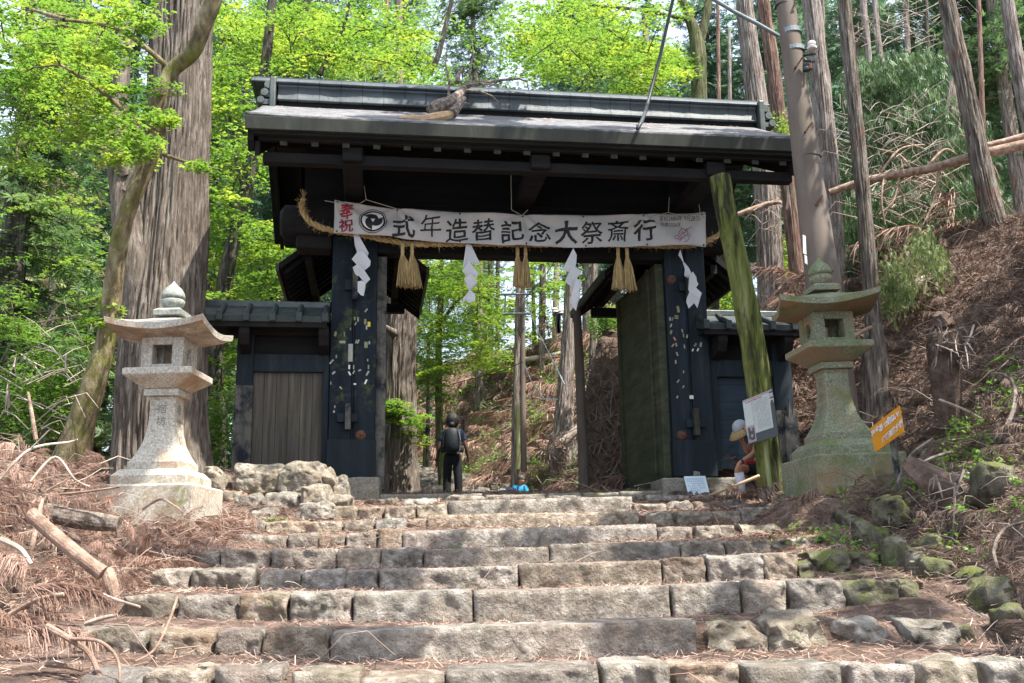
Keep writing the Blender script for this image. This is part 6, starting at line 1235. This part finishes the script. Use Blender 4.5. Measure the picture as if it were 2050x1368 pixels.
stick('dead_bough', 'brown dead bough crossing behind the gate right corner', 'branch', [(1470, 432, 10, 24), (1500, 422, 13, 24), (1540, 408, 11, 24), (1570, 405, 6, 24)], 'log', [[(1510,420,5,24),(1490,440,3,24)]])
# bleached twig sprays under the fallen trunk (one bundle)
def arcs(name, lab, poly, y0, y1, n, seed, mat, L=(.5, 1.3), r=.012):
    rs = np.random.RandomState(seed); mb = MB(); P = inpoly(poly, n, rs)
    for (x, y) in P:
        p = np.array(at(x, y, rs.uniform(y0, y1))); a = rs.uniform(0, 6.283); ln = rs.uniform(*L); d = np.array([math.cos(a), .4*math.sin(a), .5]); mb.tube([p, p+d*ln*.4, p+d*ln*.75-np.array([0, 0, .08*ln]), p+d*ln-np.array([0, 0, .5*ln])], [r, r*.8, r*.6, r*.3], 4, False)
    r_ = mb.build(name, mat); return tag(r_, lab, 'branch')
arcs('bleached_twigs', 'spray of bleached arching twigs above the long fallen trunk', [(1690,230),(1850,200),(1870,330),(1750,360),(1690,350)], 19, 21, 95, 1, M['palewood'], (.5, 1.3), .009)
arcs('hanging_twigs', 'dead brown twigs hanging under the long fallen trunk', [(1720,360),(1900,340),(1900,440),(1730,470)], 19, 20.5, 90, 2, M['twig'])
arcs('dead_twigs', 'fan of dead twigs beside the gate right roof corner', [(1580,400),(1620,380),(1650,520),(1600,540),(1480,440),(1570,380)], 23, 26, 60, 3, M['twig'])
arcs('bare_twigs', 'bare upright twigs at the upper right between the trunks', [(1690,0),(1880,0),(1880,110),(1700,120)], 22, 27, 60, 6, M['palewood'], (.6, 1.8), .009)
arcs('bare_twigs', 'bare grey twigs low between the valley trees at far left', [(0,660),(190,660),(200,880),(0,880)], 12.5, 15, 40, 7, M['palewood'], (.4, 1.1), .009)
# root mass and stumps
def rootmass(name, lab, poly, y0, y1, n, seed, core):
    rs = np.random.RandomState(seed); r = empty(name, at(*core[0][:2], core[0][3]), 0, lab, 'root mass'); C, R = pc(core); o = trunkobj('root_core', C, R, M['soil'], r, True, n=22, amp=.22, seed=seed, sub=8); o.matrix_parent_inverse = mw(r).inverted(); mb = MB()
    for (x, y) in inpoly(poly, n, rs):
        p = np.array(at(x, y, rs.uniform(y0, y1))); d = np.array([rs.randn()*.5, -abs(rs.randn())*.35, -.55+rs.randn()*.45]); d /= np.linalg.norm(d); ln = rs.uniform(.2, .75)*(1 if y0 > 15 else .5); c = rs.randn(3)*.22*ln; q = rs.uniform(.004, .014)
        mb.tube([p-d*ln*.3, p+c, p+d*ln*.5+c*.6, p+d*ln-c*.4], [q*.6, q, q*.8, q*.3], 5, False)
    mb.build('roots', M['twigR'], r, world=True); return r
rootmass('root_mass', 'hanging brown upturned root mass on the bank inside the gateway right side', [(1180,690),(1250,690),(1258,800),(1255,950),(1190,975),(1160,880),(1165,760)], 19.9, 21.2, 330, 9, [(1215,985,60,20.9),(1212,900,78,20.9),(1215,800,84,21),(1222,720,70,21.2),(1230,670,40,21.3)])
rootmass('root_plate', 'small torn reddish root plate at the end of the short log by the leaning cedar', [(1098,870),(1130,868),(1140,900),(1132,940),(1098,935)], 26.3, 27, 90, 10, [(1118,950,34,27),(1117,915,42,27),(1118,880,34,27)])
stick('short_log', 'short pale sawn log joined to the torn root plate', 'log', [(1126, 888, 20, 26.6), (1145, 870, 19, 26.6), (1162, 856, 17, 26.6)], 'palewood')
rootmass('rotten_stump', 'hollow rotten stump with ragged brown rim on the right bank', [(1855,640),(1930,660),(1960,700),(1930,720),(1870,700)], 12.7, 13.4, 70, 12, [(1900,850,56,13.3),(1895,760,60,13.2),(1893,700,70,13.1),(1892,660,52,13.1),(1878,628,20,13.0)])
rootmass('rotten_stump', 'mossy broken stump root at the edge of the right bank below the orange sign', [(1860,960),(1930,950),(1945,1010),(1925,1060),(1890,1040)], 8.9, 9.4, 60, 13, [(1925,1075,44,9.0),(1918,1030,56,9.1),(1900,990,64,9.2),(1860,960,50,9.3),(1820,930,36,9.5)])
# ferns and moss clumps
def fern(loc, s, lab, seed, grp='ferns'):
    rs = np.random.RandomState(seed); V = []
    for k in range(9):
        a = rs.rand()*6.283; e = .5+.4*rs.rand(); L = s*(.7+.5*rs.rand())
        for t in np.linspace(.12, 1, 15):
            c = np.array([math.cos(a)*L*t, math.sin(a)*L*t, L*(e*t-.75*t*t)]); w = L*.24*(1-t)**.6*min(1, t*4)+.01
            for sg in (-1, 1):
                d = np.array([-math.sin(a)*sg, math.cos(a)*sg, -.2]); u = np.array([math.cos(a), math.sin(a), 0]); V += [c-u*L*.022, c+d*w+u*.04*L, c+d*w*1.02+u*.05*L, c+u*L*.022]
    V = np.array(V)+np.array(loc); return tag(link('fern', mesh_np('fern', V, np.arange(len(V)).reshape(-1, 4), M['fern'])), lab, 'fern', grp)
FN = [(975,905,24,.5,'fern clump on the slope above the hiker right shoulder'),(1000,890,26,.6,'larger fern clump on the slope left of the yellow stake'),(960,925,23,.45,'low fern clump beside the path right of the hiker'),(1100,850,27,.6,'sunny fern clump left of the torn root plate'),(1075,790,33,.8,'bright ferns high on the hill left of the leaning cedar'),(1105,785,33,.8,'bright ferns beside the foot of the leaning cedar'),(1075,870,27,.6,'fern just right of the slim brown pole'),(1085,900,25,.5,'pale ferns low beside the slim brown pole'),(1010,975,22,.35,'small ferns at the path edge near the blue jacket'),(1165,935,20.5,.4,'fern in front of the olive brown pole'),(1140,905,24,.4,'fern next to the torn root plate'),(1215,990,18.6,.4,'ferns at the foot of the root mass'),(1250,985,18.4,.35,'fern next to the open door leaf'),(1160,770,24,.4,'fern on the crest by the olive pole'),
 (2035,620,14,.5,'fern at the right edge high on the bank'),(2000,640,14,.45,'fern near the right edge beside the rotten stump'),(1870,740,12.5,.3,'small fern below the hollow stump'),(1830,730,12.8,.3,'tiny fern left of the hollow stump'),(1745,655,15,.35,'fern behind the right lantern roof'),(1735,690,15,.35,'fern behind the right lantern platform'),(2035,690,11.5,.3,'leafy fern at the right edge of the slope'),(1700,1140,8.4,.09,'small leafy plant beside the pale step end rock'),(2010,985,8.2,.25,'narrow leaved plant on the lower right bank'),(1900,1040,8.8,.16,'tiny green plant beside the mossy stump'),(560,1035,13.3,.2,'green weeds at the foot of the rubble pile'),(540,1040,13.2,.14,'tiny weeds left of the rubble front rock'),(1480,1145,8.5,.1,'seedling growing on the fourth step'),(1430,1240,6.7,.07,'seedling at the foot of the third step'),(905,1092,10.9,.12,'weeds in front of the long fifth step slab'),(1720,1150,8.2,.1,'small plants at the right end of the fourth step'),(1760,990,11,.2,'green patch of weeds in the litter below the right lantern'),(1790,1000,11,.15,'weeds near the blue grey rock'),(1560,985,13.2,.2,'grass tuft in front of the mossy post')]
for i, (px, py, d, s, lab) in enumerate(FN):
    p = at(px, py, d); p = np.array([p[0], p[1], tz(p[0], p[1])]); fern(p, s, lab, 700+i)
rs = np.random.RandomState(55)
def green_zone(n, rs):
    c = np.array([(1.0, 30), (-.2, 27), (2.5, 38), (-1.4, 36), (.8, 25), (4.6, 11), (5.0, 13.5), (4.2, 9.4)])[rs.randint(8, size=n)]; return c+rs.randn(n, 2)*np.array([.7, 1.0])
V, Fq = maple_leaves(scatter(520, green_zone, rs)+np.array([0, 0, .05]), 34, .26, .04, .055, 56, .7); tag(link('ground_cover', mesh_np('ground_cover', V, Fq, M['fern'])), kind='stuff')
def hz_(n, rs): y = rs.uniform(23, 46, n); x = np.interp(y, *RX)+rs.rand(n)*7; return np.column_stack([x, y])
V, Fq = maple_leaves(scatter(330, hz_, rs)+np.array([0, 0, .12]), 60, .5, .10, .11, 57, .8); tag(link('hill_undergrowth', mesh_np('hill_undergrowth', V, Fq, M['fern'])), 'low green undergrowth patches on the hillside behind the gate', 'undergrowth', kind='stuff')
# unseen trees added for dappled shade, crown clumps set along sun rays to targets
SUN_AZ, SUN_EL = math.radians(122), math.radians(62)
sund = np.array([math.sin(SUN_AZ)*math.cos(SUN_EL), math.cos(SUN_AZ)*math.cos(SUN_EL), math.sin(SUN_EL)])
def shade(tgt, t, r, n, per, seed):
    rs = np.random.RandomState(seed); c = np.array(tgt)+sund*t; a, b_, _ = frame(sund); return [c+a*rs.randn()*r*.5+b_*rs.randn()*r*.5+sund*rs.randn()*.8 for _ in range(n)]
SHADE = [((4.0, 12.1, 2.2), 9.5, 1.7, 30), ((4.4, 10.2, .9), 9, 1.5, 20), ((5.5, 13.5, 2.6), 9, 2.0, 30), ((6.2, 16.5, 4), 9, 2.0, 20), ((3.0, 16.0, 3.2), 9.5, 1.6, 26), ((2.6, 15.6, 1.5), 10, 1.2, 14), ((-2.6, 16.3, 2.8), 11, 1.1, 13), ((.5, 15.0, 5.6), 9, 1.4, 12), ((-1.6, 9.8, .2), 12, 1.5, 20), ((-1.8, 8.7, 0), 12, 1.3, 14), ((-.3, 10.8, .3), 12, 1.3, 14), ((1.6, 9.9, .2), 11, 1.2, 11), ((1.6, 11.4, .5), 11, 1.1, 9), ((2.7, 8.0, 0), 10, .9, 9), ((-1.5, 6.2, -.4), 12, .8, 9), ((.9, 6.9, -.3), 12, .6, 3), ((4.9, 7.6, .9), 9, 1.4, 18), ((-3.9, 11.6, 1.9), 14, .55, 5), ((-3.6, 15.6, 2.4), 12, .8, 9), ((2.9, 6.6, -.2), 10, .7, 4)]
cl = []
SHADE += [((7.0, 11.5, 2.6), 8, 2.0, 26), ((6.5, 14.5, 3.6), 8, 2.0, 22)]
for i, (tg, t, r, n) in enumerate(SHADE): cl += shade(tg, t, r, max(2, int(n*(.30 if tg[0] < 3 and tg[1] < 15 else (.5 if tg[0] > 5 else .9)))), 0, 800+i)
for j, (base, top) in enumerate((((9.5, 5.5), (8.5, 8.0, 9)), ((12.0, 10.5), (10, 10.5, 11)), ((6.5, 2.0), (5.5, 4.5, 9)))):
    z0 = tz(*base)-.5; r = empty('shade_tree', (base[0], base[1], z0), 0, ['spreading maple right of the stairs whose crown shades the right lantern', 'tall maple up the right bank whose crown shades the gate front', 'maple on the right side of the lower stairs throwing dappled shade'][j], 'tree', 'maples just outside the view')
    b0 = np.array([base[0], base[1], z0]); tp = np.array(top, float); mb = MB(); mb.tube([b0, b0*.6+tp*.4+np.array([.3, 0, 0]), tp*.75+b0*.25, tp], [.24, .19, .15, .1], 10)
    mine = [c for c in cl if j == int(np.argmin([np.linalg.norm(c-np.array(q)) for q in ((8.5, 8.0, 9.), (10, 10.5, 11.), (5.5, 4.5, 9.))]))]
    mb2_ = MB(); branches(mb2_, [tp, tp*.75+b0*.25], mine); mb.build('trunk', M['maplebark'], r, smooth=True, world=True); mb2_.build('limbs', M['maplebark'], r, world=True)
    V, Fq = maple_leaves(mine, 330, .42, .08, .15, 900+j); link('crown', mesh_np('crown', V, Fq, M['maplemid']), r, True)
# ------------------------------------------------------------------ people
def skin(name, J, E, root, mat, parent, sub=2):
    keys = list(J); me = bpy.data.meshes.new(name); me.from_pydata([tuple(J[k][0]) for k in keys], [(keys.index(a), keys.index(b)) for a, b in E], [])
    o = bpy.data.objects.new(name, me); COL.objects.link(o); o.modifiers.new('s', 'SKIN'); s2 = o.modifiers.new('u', 'SUBSURF'); s2.levels = s2.render_levels = sub
    for i, k in enumerate(keys):
        r = J[k][1]; r = r if hasattr(r, '__len__') else (r, r); me.skin_vertices[0].data[i].radius = r; me.skin_vertices[0].data[i].use_root = (k == root)
    dg = bpy.context.evaluated_depsgraph_get(); dg.update(); m2 = bpy.data.meshes.new_from_object(o.evaluated_get(dg)); bpy.data.objects.remove(o)
    for p in m2.polygons: p.use_smooth = True
    m2.materials.clear(); m2.materials.append(mat); return link(name, m2, parent)
def chainE(*c): return [(a, b) for a, b in zip(c[:-1], c[1:])]
def hand(J, E, wr, w, d, side, pref, s=1.):
    """wr wrist key, w wrist pos, d direction to fingers, side: palm width direction"""
    w = np.array(w); d = np.array(d, float); d /= np.linalg.norm(d); sdv = np.array(side, float); sdv -= d*(sdv@d); sdv /= np.linalg.norm(sdv); nrm = np.cross(sdv, d)
    p = w+d*.05*s; J[pref+'palm'] = (p, (.034*s, .02*s)); E.append((wr, pref+'palm'))
    J[pref+'palm2'] = (w+d*.085*s, (.036*s, .016*s)); E.append((pref+'palm', pref+'palm2'))
    for i, (o, l) in enumerate(((-.030, .062), (-.010, .075), (.011, .07), (.030, .055))):
        a = w+d*(.095*s)+sdv*o*s; b = a+d*l*.5*s+nrm*.008; c = a+d*l*.9*s+nrm*.03*s
        for k_, q, r in (('a', a, .0095), ('b', b, .0085), ('c', c, .007)): J[pref+str(i)+k_] = (q, r*s)
        E += [(pref+'palm2', pref+str(i)+'a'), (pref+str(i)+'a', pref+str(i)+'b'), (pref+str(i)+'b', pref+str(i)+'c')]
    a = w+d*.04*s-sdv*.042*s; b = w+d*.075*s-sdv*.06*s+nrm*.01; J[pref+'t1'] = (a, .011*s); J[pref+'t2'] = (b, .009*s); E += [(pref+'palm', pref+'t1'), (pref+'t1', pref+'t2')]
# hiker from behind
hx, hy = float(at(906, 900, 21)[0]), 21.0; hz = tz(hx, hy); H = float(at(906, 831, 21)[2])-hz; k = H/1.74
hk = empty('person', (hx, hy, hz), 0, 'person seen from behind in dark clothes walking up through the gateway', 'person')
hk.scale = (k, k, k)
J = {}; E = []
def j(n, x, y, z, r): J[n] = (np.array([x, y, z]), r)
j('pel', 0, 0, .93, (.15, .11)); j('wst', 0, .0, 1.08, (.135, .10)); j('chs', 0, .02, 1.30, (.165, .115)); j('nb', 0, .03, 1.44, (.09, .07)); j('nk', 0, .04, 1.51, .055); j('hd', 0, .05, 1.57, (.07, .08)); j('hd2', 0, .05, 1.65, (.082, .098)); j('hd3', 0, .05, 1.70, (.06, .07))
E += chainE('pel', 'wst', 'chs', 'nb', 'nk', 'hd', 'hd2', 'hd3')
for s_, n_ in ((-1, 'l'), (1, 'r')):
    j(n_+'sh', s_*.17, .03, 1.40, .062); j(n_+'el', s_*.265, .0, 1.10, .042); j(n_+'wr', s_*.31, .06, .84, .027); E += chainE('chs', n_+'sh', n_+'el', n_+'wr'); hand(J, E, n_+'wr', (s_*.31, .06, .84), (s_*.05, .08, -1), (0, 1, 0), n_)
    j(n_+'hp', s_*.085, 0, .86, .095); j(n_+'kn', s_*.11, .02 if s_ < 0 else -.02, .48, .062); j(n_+'an', s_*.115, .0, .09, .042); j(n_+'ft', s_*.125, .14, .035, (.045, .03)); j(n_+'hl', s_*.115, -.04, .04, .036); E += chainE('pel', n_+'hp', n_+'kn', n_+'an', n_+'ft')+[(n_+'an', n_+'hl')]
skin('body', J, E, 'pel', M['skindark'], hk)
def cloth(name, J2, E2, root, mat, par): return skin(name, {k_: (np.array(v[0]), v[1]) for k_, v in J2.items()}, E2, root, mat, par)
sub_ = lambda ks, ex: {k_: (J[k_][0], tuple(np.array(J[k_][1] if hasattr(J[k_][1], '__len__') else (J[k_][1],)*2)+ex)) for k_ in ks}
sh = sub_(['pel', 'wst', 'chs', 'nb'], .018)
for s_, n_ in ((-1, 'l'), (1, 'r')): sh[n_+'sh'] = (J[n_+'sh'][0], .075); sh[n_+'sl'] = (np.array([s_*.235, .015, 1.20]), .068)
cloth('shirt', sh, chainE('pel', 'wst', 'chs', 'nb')+chainE('chs', 'lsh', 'lsl')+chainE('chs', 'rsh', 'rsl'), 'pel', M['navycloth'], hk)
tr = {'pel': (J['pel'][0], (.175, .13)), 'wst': (np.array([0, 0, 1.06]), (.16, .125))}
for s_, n_ in ((-1, 'l'), (1, 'r')): tr[n_+'hp'] = (J[n_+'hp'][0], .112); tr[n_+'kn'] = (J[n_+'kn'][0], .086); tr[n_+'cf'] = (np.array([s_*.115, 0, .10]), .078)
cloth('trousers', tr, [('pel', 'wst')]+chainE('pel', 'lhp', 'lkn', 'lcf')+chainE('pel', 'rhp', 'rkn', 'rcf'), 'pel', M['blackcloth'], hk)
rsn = np.random.RandomState(4); bm = bmesh.new(); bmesh.ops.create_icosphere(bm, subdivisions=4, radius=1)
for v in bm.verts:
    p = v.co.copy(); n = noise.noise(p*4)*.09+noise.noise(p*11)*.05; v.co = Vector((p.x*.128, p.y*.132+.035, p.z*.155+1.635))*1+Vector((p.x, p.y, p.z))*n*.12
    if v.co.z < 1.56 and v.co.y > .08: v.co.y = .08
me = bpy.data.meshes.new('hair'); bm.to_mesh(me); bm.free(); me.materials.append(M['hair']); [setattr(p, 'use_smooth', True) for p in me.polygons]; link('hair', me, hk)
for s_ in (-1, 1): MB().box(s_*.125-.045, s_*.125+.045, -.06, .2, 0, .09).build('boot', M['blackcloth'], hk, bevel=.02)
mb = MB(); mb.lathe([(.034, -.02), (.036, 0), (.034, .02)], 12, (-.308, .055, .875)); mb.build('wristwatch', M['blackcloth'], hk)
bp = empty('backpack', (hx, hy-.17*k, hz+.92*k), 0, 'large black hiking backpack with strapped tripod on the back of the walking hiker', 'backpack'); bp.scale = (k, k, k)
skin('pack_body', {'a': (np.array([0, -.05, .02]), (.14, .11)), 'b': (np.array([0, -.06, .2]), (.18, .14)), 'c': (np.array([0, -.05, .42]), (.165, .13)), 'd': (np.array([0, -.01, .55]), (.14, .1))}, chainE('a', 'b', 'c', 'd'), 'a', M['pack'], bp)
skin('top_lid', {'a': (np.array([-.07, -.02, .6]), (.09, .07)), 'b': (np.array([.07, -.02, .6]), (.09, .07))}, [('a', 'b')], 'a', M['pack'], bp)
for s_ in (-1, 1):
    mb = MB(); mb.tube([(s_*.15, -.1, .08), (s_*.165, -.13, .3), (s_*.13, -.13, .5)], .012, 6); mb.build('strap', M['iron'] if s_ > 0 else M['pack'], bp)
    skin('side_pocket', {'a': (np.array([s_*.17, 0, .06]), (.06, .06)), 'b': (np.array([s_*.18, 0, .2]), (.05, .05))}, [('a', 'b')], 'a', M['pack'], bp)
mb = MB()
for dx, dz in ((.19, .74), (.215, .80), (.235, .76)): mb.tube([(dx-.02, -.02, .2), (dx, -.03, .5), (dx, -.03, dz)], .008, 6)
for zz in (.55, .62, .68): mb.box(.175, .25, -.06, .0, zz, zz+.02)
mb.build('tripod', M['blackcloth'], bp)
# seated hiker half hidden by the post
J = {}; E = []
def J3(n, px, py, d, r): J[n] = (np.array(at(px, py, d)), r)
J3('pel', 1528, 930, 15.45, (.15, .13)); J3('wst', 1530, 905, 15.35, (.14, .12)); J3('chs', 1522, 872, 15.15, (.16, .13)); J3('nb', 1506, 855, 15.0, (.09, .08)); J3('nk', 1496, 855, 14.95, .055)
J3('hd', 1486, 857, 14.88, (.08, .085)); J3('hd2', 1480, 862, 14.84, (.085, .09)); J3('jaw', 1484, 872, 14.84, (.05, .055)); J3('nos', 1474, 872, 14.76, .018)
E += chainE('pel', 'wst', 'chs', 'nb', 'nk', 'hd', 'hd2')+[('hd', 'jaw'), ('hd2', 'nos')]
J3('lsh', 1520, 868, 14.95, .062); J3('lel', 1510, 908, 14.72, .044); J3('lwr', 1480, 927, 14.62, .028); E += chainE('chs', 'lsh', 'lel', 'lwr')
J3('rsh', 1512, 866, 15.25, .06); J3('rel', 1497, 908, 15.02, .042); J3('rwr', 1488, 888, 14.92, .028); E += chainE('chs', 'rsh', 'rel', 'rwr')
J3('lhp', 1522, 938, 15.3, .1); J3('lkn', 1478, 939, 14.72, .064); J3('lan', 1487, 988, 14.78, .042); J3('lft', 1476, 994, 14.6, (.045, .035)); E += chainE('pel', 'lhp', 'lkn', 'lan', 'lft')
J3('rhp', 1538, 938, 15.4, .1); J3('rkn', 1530, 940, 15.0, .064); J3('ran', 1536, 988, 15.0, .042); J3('rft', 1530, 995, 14.7, (.045, .035)); E += chainE('pel', 'rhp', 'rkn', 'ran', 'rft')
hand(J, E, 'lwr', J['lwr'][0], (-.5, -.25, -.8), (.3, -1, 0), 'l'); hand(J, E, 'rwr', J['rwr'][0], (-.35, -.3, .9), (.3, -1, 0), 'r', .95)
st = empty('person', at(1520, 955, 15.3), 0, 'seated person in black shorts and white knee socks half hidden behind the mossy post', 'person')
b_ = skin('body', J, E, 'pel', M['skin'], st); inv = mw(st).inverted(); b_.matrix_parent_inverse = inv
sh = sub_(['pel', 'wst', 'chs', 'nb'], .02); sh['lsh'] = (J['lsh'][0], .08); sh['lsl'] = (J['lsh'][0]*.55+J['lel'][0]*.45, .072); sh['rsh'] = (J['rsh'][0], .08); sh['rsl'] = (J['rsh'][0]*.55+J['rel'][0]*.45, .07)
o = cloth('shirt', sh, chainE('pel', 'wst', 'chs', 'nb')+chainE('chs', 'lsh', 'lsl')+chainE('chs', 'rsh', 'rsl'), 'pel', M['blackcloth'], st); o.matrix_parent_inverse = inv
tr = {'pel': (J['pel'][0], (.17, .15)), 'lhp': (J['lhp'][0], .12), 'lcf': (J['lhp'][0]*.22+J['lkn'][0]*.78, .088), 'rhp': (J['rhp'][0], .12), 'rcf': (J['rhp'][0]*.2+J['rkn'][0]*.8, .088)}
o = cloth('shorts', tr, chainE('pel', 'lhp', 'lcf')+chainE('pel', 'rhp', 'rcf'), 'pel', M['blackcloth'], st); o.matrix_parent_inverse = inv
A, B_ = J['lkn'][0], J['lhp'][0]
for dz in (.085, .06): 
    mb = MB(); off = np.array([0, -.062, dz]); mb.tube([A*.72+B_*.28+off, A*.3+B_*.7+off+np.array([0, -.03, .02])], [.012, .012], 6); o = mb.build('red_stripe', M['redcloth'], st, world=True)
for n_ in 'lr':
    A, B_ = J[n_+'kn'][0], J[n_+'an'][0]; mb = MB(); mb.tube([A*.86+B_*.14, A*.6+B_*.4, A*.3+B_*.7, B_*1.02-A*.02], [.066, .068, .056, .050], 16); mb.build('sock', M['sock'], st, smooth=True, world=True)
mb = MB(); w = J['lwr'][0]; d = J['lel'][0]-w; d /= np.linalg.norm(d); mb.tube([w+d*.03, w+d*.06], [.036, .036], 12); mb.build('wristwatch', M['rubber'], st, world=True)
bm = bmesh.new(); bmesh.ops.create_uvsphere(bm, u_segments=20, v_segments=12, radius=.108); bmesh.ops.bisect_plane(bm, geom=bm.verts[:]+bm.edges[:]+bm.faces[:], plane_co=(0, 0, -.005), plane_no=(0, 0, -1), clear_outer=True)
me = bpy.data.meshes.new('cap'); bm.to_mesh(me); bm.free(); me.materials.append(M['greycap']); [setattr(p, 'use_smooth', True) for p in me.polygons]
cp = empty('cap', at(1481, 855, 14.82), 0, 'grey cap with a wide tan brim worn by the seated person', 'cap'); cp.rotation_euler = (math.radians(20), math.radians(-38), 0)
link('crown', me, cp).scale = (1.05, 1.0, 1.0)
mb = MB(); V = []; n = 18
for i in range(n+1):
    a = math.radians(95+170*i/n)
    for r, dz in ((.10, 0), (.16, -.02), (.235, -.075)): V.append((r*math.cos(a), r*math.sin(a)*.85, dz))
mb.add(V, [(i*3+q, (i+1)*3+q, (i+1)*3+q+1, i*3+q+1) for i in range(n) for q in range(2)]); o = mb.build('brim', M['tancap'], cp, smooth=True); so = o.modifiers.new('t', 'SOLIDIFY'); so.thickness = .006
# resting person in blue beyond the kerb
J = {}; E = []; D2 = 26.
def J4(n, px, py, d, r): J3(n, px, py-3, d, r)
J4('pel', 1043, 1015, D2, (.15, .12)); J4('chs', 1043, 985, D2, (.15, .11)); J4('nb', 1043, 976, D2, .07); J4('nk', 1043, 973, D2-.02, .05); J4('hd', 1044, 967, D2-.05, (.08, .09)); J4('hd2', 1044, 961, D2-.05, (.07, .08)); E += chainE('pel', 'chs', 'nb', 'nk', 'hd', 'hd2')
for s_, n_ in ((-1, 'l'), (1, 'r')):
    J4(n_+'sh', 1043+s_*10, 979, D2, .06); J4(n_+'el', 1043+s_*13, 993, D2-.1, .05); J4(n_+'wr', 1043+s_*9, 1002, D2-.3, .03); J4(n_+'kn', 1043+s_*10, 1010, D2-.45, .08); J4(n_+'ft', 1043+s_*10, 1040, D2-.5, .06); E += chainE('chs', n_+'sh', n_+'el', n_+'wr')+chainE('pel', n_+'kn', n_+'ft'); hand(J, E, n_+'wr', J[n_+'wr'][0], (0, -.6, -.5), (1, 0, 0), n_)
bl = empty('person', at(1043, 1015, D2), 0, 'small person in a bright blue jacket resting on the path beyond the stone kerb', 'person'); inv = mw(bl).inverted()
o = skin('body', J, E, 'pel', M['skin'], bl); o.matrix_parent_inverse = inv
sh = sub_(['pel', 'chs'], .03); sh['nb'] = (J['nb'][0], .08)
for n_ in 'lr': sh[n_+'sh'] = (J[n_+'sh'][0], .08); sh[n_+'el'] = (J[n_+'el'][0], .065); sh[n_+'wr'] = (J[n_+'wr'][0]*.9+J[n_+'el'][0]*.1, .045)
o = cloth('jacket', sh, chainE('pel', 'chs', 'nb')+chainE('chs', 'lsh', 'lel', 'lwr')+chainE('chs', 'rsh', 'rel', 'rwr'), 'pel', M['bluecloth'], bl); o.matrix_parent_inverse = inv
for s_ in (-1, 1):
    mb = MB(); mb.tube([at(1043+s_*6, 974, D2-.16), at(1043+s_*7, 985, D2-.2), at(1043+s_*7.5, 996, D2-.2)], .022, 6); mb.build('shoulder_strap', M['navycloth'], bl, world=True)
bm = bmesh.new(); bmesh.ops.create_icosphere(bm, subdivisions=3, radius=.1)
for v in bm.verts: v.co = Vector((v.co.x*1.0, v.co.y*1.0, max(-.02, v.co.z)*1.0))
me = bpy.data.meshes.new('hair'); bm.to_mesh(me); bm.free(); me.materials.append(M['greypost']); o = link('hair', me, bl, True); o.location = tuple(at(1044, 959, D2-.02))
def blob(name, lab, cat, px, py, d, r, mat, par=None):
    bm = bmesh.new(); bmesh.ops.create_icosphere(bm, subdivisions=3, radius=1)
    for v in bm.verts: n = noise.noise(v.co*2.2)*.12; v.co = Vector((v.co.x*r[0], v.co.y*r[1], v.co.z*r[2]))*(1+n)
    me = bpy.data.meshes.new(name); bm.to_mesh(me); bm.free(); me.materials.append(mat); [setattr(p, 'use_smooth', True) for p in me.polygons]; o = link(name, me); o.location = tuple(at(px, py, d)); return tag(o, lab, cat)
blob('white_hat', 'white hat beside the resting person in blue', 'hat', 1006, 986, 25.4, (.12, .12, .1), M['sock'])
blob('navy_bag', 'dark navy bag lying next to the resting person in blue', 'bag', 1022, 986, 25.6, (.22, .15, .12), M['navycloth'])
w = bpy.data.worlds.new("World"); SC.world = w; w.use_nodes = True; nt = w.node_tree; bg = nt.nodes['Background']
sk = nt.nodes.new('ShaderNodeTexSky'); sk.sky_type = 'NISHITA'; sk.sun_disc = False; sk.sun_elevation = SUN_EL; sk.sun_rotation = SUN_AZ; sk.air_density = 1; sk.dust_density = 3; sk.ozone_density = 1
mx = nt.nodes.new('ShaderNodeMix'); mx.data_type = 'RGBA'; mx.inputs[0].default_value = .55; mx.inputs[7].default_value = (4.0, 4.5, 5.2, 1); nt.links.new(sk.outputs[0], mx.inputs[6]); nt.links.new(mx.outputs[2], bg.inputs[0]); bg.inputs[1].default_value = .15
ld = bpy.data.lights.new('sun', 'SUN'); ld.energy = 5; ld.angle = math.radians(.53); ld.color = (1, .95, .87); lo = bpy.data.objects.new('sun', ld); COL.objects.link(lo)
lo.rotation_euler = Vector(-sund).to_track_quat('-Z', 'Y').to_euler(); lo.location = tuple(sund*40)
SC.view_settings.view_transform = 'Standard'; SC.view_settings.look = 'None'; SC.view_settings.exposure = 1.45; SC.view_settings.gamma = 1; SC.view_settings.use_curve_mapping = False
SC.cycles.max_bounces = 6; SC.cycles.diffuse_bounces = 3; SC.cycles.glossy_bounces = 2; SC.cycles.transmission_bounces = 3; SC.cycles.transparent_max_bounces = 4
